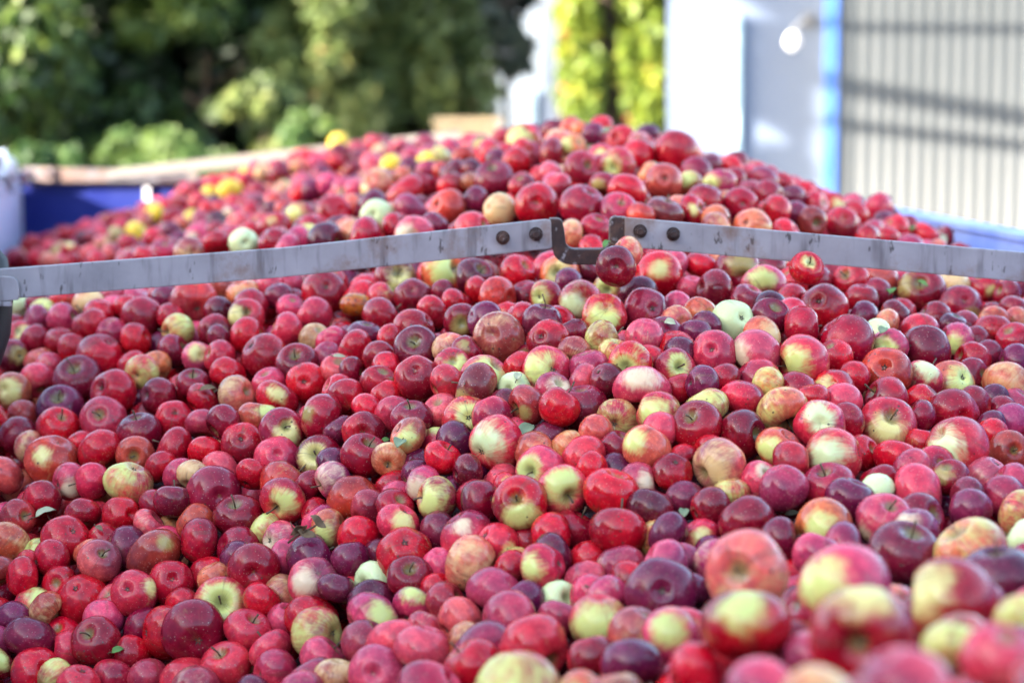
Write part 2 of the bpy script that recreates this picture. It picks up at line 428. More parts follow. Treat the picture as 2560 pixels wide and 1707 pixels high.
tree('tall dark leafy tree, the outermost on the left', -3.55, 14.6, 4.6, 1.15, 1.2, M_deep, 46000, .062, 11, .50, z0=.9, clumps=52, spread=.3,
     bright=((-3.05, 13.6, 2.7, .32, .68), (-3.2, 13.5, 2.2, .25, .66), (-3.25, 13.5, 3.1, .3, .66), (-3.0, 13.6, 2.4, .3, .6)))  # sunlit leaves: the light is put into paler leaf tints
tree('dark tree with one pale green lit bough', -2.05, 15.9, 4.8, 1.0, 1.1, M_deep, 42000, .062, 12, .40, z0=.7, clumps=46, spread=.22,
     bright=((-2.15, 14.7, 2.93, .26, .95), (-2.35, 14.7, 2.75, .2, .9), (-1.95, 14.8, 2.8, .16, .85)))  # the lit bough, its sunlight put into the leaf tint
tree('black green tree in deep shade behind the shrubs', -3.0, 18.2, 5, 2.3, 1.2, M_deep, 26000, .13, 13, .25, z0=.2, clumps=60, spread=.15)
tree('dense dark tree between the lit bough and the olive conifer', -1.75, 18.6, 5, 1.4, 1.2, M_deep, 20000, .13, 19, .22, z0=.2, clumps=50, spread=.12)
tree('olive green conifer with drooping sprays', -1.22, 15.2, 5.2, .62, .7, M_olive, 30000, .06, 14, .55, z0=.5, cone=.75, clumps=74, droop=.8, name='conifer')
tree('broad olive conifer beside the gap of sky', -.62, 15.6, 5.2, .52, .7, M_olive, 34000, .06, 15, .52, z0=.5, cone=.7, clumps=84, droop=.8, name='conifer')
tree('thin grey green tree hanging over the pale gap', -.02, 17.5, 4.4, .30, .4, M_sparse, 800, .07, 16, .6, z0=2.5, clumps=18)
sh = 'low bushes below the trees'
for i, (px, yy, h, rx, ti, lab) in enumerate([
        (150, 12.6, 1.93, .46, .55, 'fresh green bush behind the corner of the blue wall'),
        (290, 12.9, 1.94, .50, .6, 'fresh green bush over the middle of the rear rail'),
        (415, 12.7, 1.98, .40, .65, 'tallest fresh green bush left of the reddish shrub'),
        (540, 12.6, 1.83, .42, .5, 'fresh green bush behind the slanting rear bow')]):
    tree(lab, at(px, 400, yy).x, yy, h, rx, .35, M_nettle, 16000, .032, 30 + i, ti, z0=.9, clumps=46, fat=.8, droop=.5, name='shrub', group=sh, spread=.22)
tree('mid green shrub with reddish tips before the dark tree', at(630, 300, 13.6).x, 13.6, 2.34, .34, .35, M_olive, 9000, .04, 40, .42, z0=.8, clumps=40, fat=.8, name='shrub', spread=.4)
tree('yellow green shrub at the foot of the olive conifer', at(780, 320, 13.4).x, 13.4, 2.14, .30, .3, M_nettle, 9000, .036, 41, .72, z0=.8, clumps=34, fat=.8, name='shrub', spread=.25)
# slim cypress outside the left edge: it throws the ragged upright shadow on the white wall
CX, CYp = 1.62, WY
tt = 7.6
tree('slim cypress standing alone by the yard', CX - .86 * tt, CYp - .51 * tt, 8.6, .07, .07, M_deep, 30000, .07, 17, .5, z0=.3, clumps=130, fat=2.6, name='cypress')

CY_ = WY + .42
# two creeper columns on the end of the white building
cr = [((at(1402, 0, CY_).x, at(1500, 0, CY_).x), .56, 'narrow column of yellow green creeper, left of the dark gap'),
      ((at(1543, 0, CY_).x, at(1668, 0, CY_).x), .58, 'wider column of bright yellow green creeper against the white wall')]
for i, ((xa, xb), ti, lab) in enumerate(cr):
    root = empty('creeper', ((xa + xb) / 2, CY_ - .3, 0), lab, 'creeper', 'creeper columns')
    rg = random.Random(70 + i); cl = []
    for k in range(150):
        z = rg.uniform(.2, 4.3); s = rg.uniform(.05, .10)
        red = .93 if (rg.random() < (.05 if (i == 1 and z < 2.5) or (i == 0 and z < 0) else .02)) else ti + rg.uniform(-.3, .2)
        xx = rg.uniform(xa + .045, xb - .045)
        if i == 1 and red > .9: xx = rg.uniform(xa + .03, (xa + xb) / 2)
        cl.append((xx, CY_ - .25 + rg.uniform(-.10, .12), z, s, s, s * 1.5, red))
    mb = MB()
    for k in range(4):
        xs_ = rg.uniform(xa + .05, xb - .05)
        mb.tube([(xs_ + rg.uniform(-.04, .04), CY_ - .18 + rg.uniform(-.02, .04), z_) for z_ in (0, 1, 2, 3, 4.2)], [.018, .016, .013, .01, .006], 6)
    part('stem', mb, M_bark, root)
    o = leaf_cloud('foliage', M_creep, cl, 14000, .05, 80 + i, parent=root, loc=((xa + xb) / 2, CY_ - .3, 0))
pil = MB().box(((at(1400, 0, CY_).x + .915) / 2, CY_ + .25, 2.3), (.915 - at(1400, 0, CY_).x, .5, 4.6))
tag(pil.build('brick_pier', plain('dark_brick', (.09, .065, .045), .9, var=.4, scale=14), loc=((at(1400, 0, CY_).x + .915) / 2, CY_ + .25, 0)), 'dark brown pier behind the creeper columns', 'pier')

# pale building far off in the gap, with a grey post and a white post in front
fb = empty('far_building', (-.3, 26, 0), 'pale sunlit building seen through the gap in the trees', 'building')
part('wall', MB().box((.2, 27, 2.3), (4.2, 2, 4.6)), plain('pale_blue_grey_render', (.20, .235, .28), .8, var=.15, scale=1.5), fb)
part('roof', MB().prism([(-2, 25.8, 4.6), (-2, 28.2, 4.6), (-2, 27, 5.6)], (-2, 0, 0), (2.4, 0, 0)), plain('slate_roof', (.12, .13, .16), .7), fb)
for wx in (-.55, .25):
    part('window', MB().box((wx, 25.99, 2.15), (.35, .06, .55)), plain('window_glass', (.20, .27, .34), .15), fb)
gp = at(1348, 200, 16.5); wp = at(1378, 200, 16.0)
tag(MB().tube([(gp.x, 16.5, 0), (gp.x, 16.5, 2.32)], .028, 10).build('post', plain('blue_grey_post', (.22, .28, .36), .5), loc=(gp.x, 16.5, 0)), 'slim blue grey post in the pale gap', 'post')
tag(MB().box((wp.x, 16.0, 2.4), (.115, .115, 4.8)).build('post', M_white, loc=(wp.x, 16.0, 0), bevel=.006), 'tall white post beside the creeper', 'post')

# wooden fruit bins stacked behind the trailer
def fruit_bin(x, y, z, lab, proto=[None]):
    root = empty('fruit_bin', (x, y, z), lab, 'wooden bin', 'wooden fruit bins behind the trailer')
    W_, D_, H_ = .36, .40, .71
    def p_(name, c, s): 
        key = (name, s)
        if key not in cache: 
            me = MB().box((0, 0, 0), s); cache[key] = me.build('tmp', M_wood, bevel=.004); ob = cache[key]; ob.name = name
            ob.parent = root; ob.location = c
        else:
            ob = cache[key].copy(); col.objects.link(ob); ob.name = name; ob.parent = root; ob.location = c
    for sx in (-1, 1):
        for sy in (-1, 1):
            p_('post', (sx * (W_ / 2 - .02), sy * (D_ / 2 - .02), H_ / 2), (.04, .04, H_))
    for k in range(4):
        zz = .14 + k * .15
        for sy in (-1, 1): p_('board', (0, sy * (D_ / 2 + .009), zz), (W_, .018, .115))
        for sx in (-1, 1): p_('board', (sx * (W_ / 2 + .009), 0, zz), (.018, D_ - .01, .115))
    p_('rim_board', (0, -(D_ / 2 + .012), H_ - .015), (W_ + .06, .03, .045))
    p_('rim_board', (0, (D_ / 2 + .012), H_ - .015), (W_ + .06, .03, .045))
    for k in range(4): p_('board', (0, -.15 + k * .1, .05), (W_, .085, .02))
cache = {}
xb_ = at(1170, 300, 14.2).x
for k, nm_ in enumerate(('bottom', 'middle', 'topmost')):
    fruit_bin(xb_, 14.2 + (.04 if k == 1 else 0), k * .715, f'{nm_} wooden fruit bin of the stack beside the pale gap')

# barn behind and left of the camera: the trailer stands in its shade
barn = empty('barn', (-9.5, -3, 0), 'tall brown timber barn whose shade covers the trailer', 'barn')
part('wall', MB().box((-8.25, -5.8, 7.0 / 2), (2.5, 16.0, 7.0)), plain('dark_timber', (.14, .10, .075), .85, var=.4, scale=2), barn)
part('roof', MB().prism([(-9.8, -5.8 - 16.0 / 2, 7.0), (-6.7, -5.8 - 16.0 / 2, 7.0), (-8.25, -5.8 - 16.0 / 2, 7.0 + 1.1)], (0, 0, 0), (0, 16.0, 0)), plain('grey_roofing', (.16, .16, .17), .7), barn)
part('door', MB().box((-6.97, -5.8, 1.7), (.06, 3.2, 3.4)), plain('green_door_paint', (.06, .10, .07), .6), barn)

back_block = empty('blocker', (0, -11, 0), 'added dark boarded storehouse standing behind the camera', 'blocker')  # unseen building added to darken the fronts of the apples
part('wall', MB().box((1.0, -13.5, 2.9), (19, 5, 5.8)), plain('blocker_boards', (.10, .085, .07), .85, var=.4, scale=2), back_block)
part('roof', MB().prism([(-8.8, -10.6, 5.8), (-8.8, -16.4, 5.8), (-8.8, -13.5, 7.4)], (0, 0, 0), (19.6, 0, 0)), plain('blocker_roofing', (.12, .12, .13), .7), back_block)
part('door', MB().box((1.0, -10.97, 1.8), (3.4, .06, 3.6)), plain('blocker_door_paint', (.16, .17, .18), .6), back_block)

# ---------------------------------------------------------------- trailer
TILT = -.09
def wl(y): return -1.334 + TILT * (y - 3.75)
def wr(y): return 1.09 + TILT * (y - 3.75)
RIM = CAM_Z - .275
FY = 8.0; RY = .55; FLOOR = .95
ux = Vector((1, -TILT, 0)).normalized(); uy = Vector((TILT, 1, 0)).normalized()
tr = empty('trailer', (-.2, 4, 0), 'blue steel fruit trailer heaped with apples, galvanised bows across', 'trailer')
def slab(a, b, z0, z1, th):
    """upright board from a to b (xy), thickness th to the outside (left of a->b)"""
    a, b = Vector((*a, 0)), Vector((*b, 0)); t = (b - a).normalized(); n = Vector((-t.y, t.x, 0))
    pts = [a + Vector((0, 0, z0)), b + Vector((0, 0, z0)), b + Vector((0, 0, z1)), a + Vector((0, 0, z1))]
    return MB().prism(pts, (0, 0, 0), n * th)
FL = (wl(FY), FY); FR = (wr(FY - .2), FY - .22)
part('front_wall', slab(FR, FL, FLOOR, RIM - .012, -.04), M_blue, tr)
lw = part('left_wall', slab((wl(RY), RY), (wl(FY - .01), FY - .01), FLOOR, RIM - .03, .05), M_pale, tr)
rw = part('right_wall', slab((wr(RY), RY), (wr(FY - .26), FY - .26), FLOOR, RIM - .005, -.05), M_blue_sunlit, tr)
part('rear_wall', slab((wl(RY - .05), RY - .05), (wr(RY - .05), RY - .05), FLOOR, RIM - .45, -.04), M_blue, tr)
fm = MB().prism([(wl(RY) - .05, RY - .1, FLOOR), (wr(RY) + .05, RY - .1, FLOOR), (wr(FY) + .05, FY - .2, FLOOR), (wl(FY) - .05, FY + .05, FLOOR)], (0, 0, 0), (0, 0, -.06))
part('floor', fm, M_dark, tr)
# rims along the walls
part('front_rim', slab((FR[0], FR[1] - .012), (FL[0] + .02, FL[1] - .012), RIM - .012, RIM + .016, -.07), plain('pale_grey_paint', (.20, .195, .20), .5), tr)
sl = slab((wl(RY), RY), (wl(FY - .05), FY - .05), RIM - .03, RIM + .035, .07)
part('left_rim', sl, M_pale, tr, bevel=.008)
part('right_rim', slab((wr(RY) - .005, RY), (wr(FY - .3) - .005, FY - .3), RIM - .005, RIM + .012, -.06), M_blue_sunlit, tr, bevel=.004)
# white strip and lit patch on the front wall
yf = FY - .015
def fpt(u, v, dy=-.02):
    p_ = at(u, v, FY); 
    p_ = at(u, v, FY + (p_.x - FL[0]) * (-TILT) * -1 * 0 + (FL[1] - FY) + (p_.x - FL[0]) * (FR[1] - FL[1]) / (FR[0] - FL[0]) + dy)
    return p_
a_, b_ = fpt(361, 470), fpt(375, 560)
part('white_strip', MB().box(((a_.x + b_.x) / 2, (a_.y + b_.y) / 2, (RIM - .02 + FLOOR) / 2), (.020, .012, RIM - .02 - FLOOR)), M_white, tr)
# top rail of the front wall, its plate, bolts, bow, tie and dark block
r0, r1 = fpt(58, 419, -.05), fpt(470, 428, -.05)
part('top_rail', MB().prism([r0, r1, r1 + Vector((0, 0, -.036)), r0 + Vector((0, 0, -.050))], (0, 0, 0), (0, .05, 0)), galvanised('dark_galvanised_rail', (.17, .165, .18), .6), tr)
q0, q1 = fpt(55, 417, -.07), fpt(130, 420, -.07)
plt = part('rail_plate', MB().prism([q0, q1, q1 + Vector((0, 0, -.047)), q0 + Vector((0, 0, -.047))], (0, 0, 0), (0, .015, 0)), M_zinc, tr)
for uu in (75, 113):
    c_ = fpt(uu, 434, -.08)
    b1 = MB().tube([c_, c_ + Vector((0, .02, 0))], .010, 6).build('bolt', M_dark)
    b1.parent = plt
w0, w1 = fpt(272, 424, -.06), fpt(1150, 326, -.06)
rb = part('rear_bow', MB().prism([w0, w1, w1 + Vector((0, 0, -.055)), w0 + Vector((0, 0, -.030))], (0, 0, 0), (0, .012, 0)), M_rail, tr)
t0, t1 = fpt(470, 404, -.055), fpt(492, 470, -.055)
part('rear_tie', MB().prism([Vector((t0.x, t0.y, t0.z)), Vector((t1.x, t0.y, t0.z)), Vector((t1.x, t0.y, RIM)), Vector((t0.x, t0.y, RIM))], (0, 0, 0), (0, .03, 0)), M_rail, tr)
k0, k1 = fpt(397, 442, -.06), fpt(458, 458, -.06)
part('clamp_block', MB().box(((k0.x + k1.x) / 2, k0.y, (k0.z + k1.z) / 2), (k1.x - k0.x, .04, k0.z - k1.z)), M_dark, tr, bevel=.004)

# front bow: two flat bars bolted to a bent bracket
BY = 3.75
def bar(name, pts):
    q = [at(u, v, BY) for u, v in pts]
    return part(name, MB().prism(q, (0, 0, 0), (0, .011, 0)), M_zinc, tr, bevel=.0016)
lb = bar('bow_bar', [(-746, 734), (-40, 675), (700, 620), (1366, 548), (1377, 551), (1378, 560), (1380, 618), (1376, 622), (700, 694), (-40, 752), (-746, 812)])
rbar = bar('bow_bar', [(1562, 543), (2560, 631), (2936, 665), (2936, 743), (2560, 705), (1562, 617)])
def arc(cx, cy, r_, a0, a1, n):
    return [(cx + r_ * math.cos(R(a0 + (a1 - a0) * k / n)), cy + r_ * math.sin(R(a0 + (a1 - a0) * k / n))) for k in range(n + 1)]
outer = [(1373, 552)] + [(1375, 600)] + [(1381, 622)] + arc(1428, 612, 50, 160, 90, 6)[1:] + arc(1514, 612, 50, 90, 10, 6) + [(1566, 600), (1567, 543)]
inner = [(1540, 543)] + arc(1540, 557, 15, 270, 190, 4) + [(1524, 600)] + arc(1504, 603, 20, 20, 90, 4) + arc(1436, 601, 22, 90, 170, 4) + [(1412, 580), (1409, 565)] + arc(1394, 561, 14, 0, -90, 4) + [(1373, 547)]
poly = [at(u, v, BY + .004) for u, v in outer + inner]
part('bracket', MB().prism(poly, (0, 0, 0), (0, .045, 0)), M_rust, tr, bevel=.0022)
for (uu, vv), pr in (((1257, 594), lb), ((1340, 585), lb), ((1600, 578), rbar), ((1683, 585), rbar)):
    c_ = at(uu, vv, BY)
    f_ = Vector((0, -1, 0))
    mb = MB().tube([c_ + f_ * .0005, c_ + f_ * .003], .0115, 20)
    mb.tube([c_ + f_ * .003, c_ + f_ * .0115], .0088, 6)
    mb.tube([c_ + f_ * .0115, c_ + f_ * .018], [.0058, .0052], 12)
    o = mb.build('bolt', M_rust, bevel=.0005); o.parent = pr
# rounded end plate over the left bar and the black curved support
ep = [(-60, 693)] + [(20, 691)] + arc(22, 716, 25, -90, 0, 5) + [(48, 742), (44, 750), (-60, 757)]
e_ = part('end_plate', MB().prism([at(u, v, BY - .009) for u, v in ep], (0, 0, 0), (0, .008, 0)), M_zinc, tr, bevel=.0012)
c_ = at(12, 759, BY - .004)
o = MB().box(c_, (.022, .012, .008)).build('bolt', M_zinc, bevel=.001); o.parent = e_
sp = [(-748, 655), (-570, 575), (-340, 535), (-170, 558), (-66, 608), (-14, 660), (-2, 740), (-8, 830), (-34, 905), (-80, 985), (-160, 1080), (-300, 1180)]
part('bow_support', MB().tube([at(u, v, BY + .05) for u, v in sp], .024, 12), M_black, tr, smooth=True)
# blue letter on the faded left wall
fc = bpy.data.curves.new('letter', 'FONT'); fc.body = 'S'; fc.size = .16; fc.extrude = .001
tmp = bpy.data.objects.new('letter', fc); col.objects.link(tmp)
dg = bpy.context.evaluated_depsgraph_get(); mlet = bpy.data.meshes.new_from_object(tmp.evaluated_get(dg)); bpy.data.objects.remove(tmp)
yl = 7.40
lt = link('letter', mlet, plain('blue_lettering', (.02, .03, .35), .5, var=.1), lw)
ang = math.atan2(1, TILT)
lt.matrix_basis = Matrix.Translation((wl(yl) + .004, yl - .06, at(4, 628, yl).z)) @ Matrix.Rotation(ang, 4, 'Z') @ Matrix.Rotation(R(90), 4, 'X')
# chassis and wheels under the box
part('chassis', MB().box((-.3, 4.2, .78), (.9, 6.6, .22)), M_dark, tr)
for wx in (-1.15, .75):
    for wy in (2.6, 3.9):
        c_ = Vector((wx + TILT * (wy - 3.75), wy, .43))
        o = part('wheel', MB().tube([c_ + ux * -.13, c_ + ux * -.11, c_ + ux * .11, c_ + ux * .13], [.40, .43, .43, .40], 28), M_black, tr)
        hb = MB().tube([c_ + ux * -.14, c_ + ux * .14], .22, 18).build('rim', M_white); hb.parent = o

# rolled tarpaulin on the left rim
tb = MB(); rg = random.Random(5)
path = []
for k in range(15):
    yy = 3.4 + k * (7.72 - 3.4) / 14
    path.append(Vector((wl(yy) - .012 + rg.uniform(-.01, .01), yy, RIM + .062 + rg.uniform(-.008, .008))))
tb.tube(path, [.042 + rg.uniform(-.006, .006) for _ in path], 14)
for k in range(9):
    yy = 7.0 + rg.uniform(-.2, .74); c_ = Vector((wl(yy) + .0 + rg.uniform(-.02, .03), yy, RIM + .06 + rg.uniform(-.03, .04)))
    tb.add([c_, c_ + Vector((.05, .03, rg.uniform(-.05, .03))), c_ + Vector((.03, .09, rg.uniform(-.06, .04))), c_ + Vector((-.03, .06, .02))], [[0, 1, 2], [0, 2, 3]])
tag(tb.build('tarpaulin', M_tarp, smooth=True, loc=(wl(5.5), 5.5, RIM + .03)), 'white tarpaulin rolled up along the left trailer wall', 'tarpaulin')

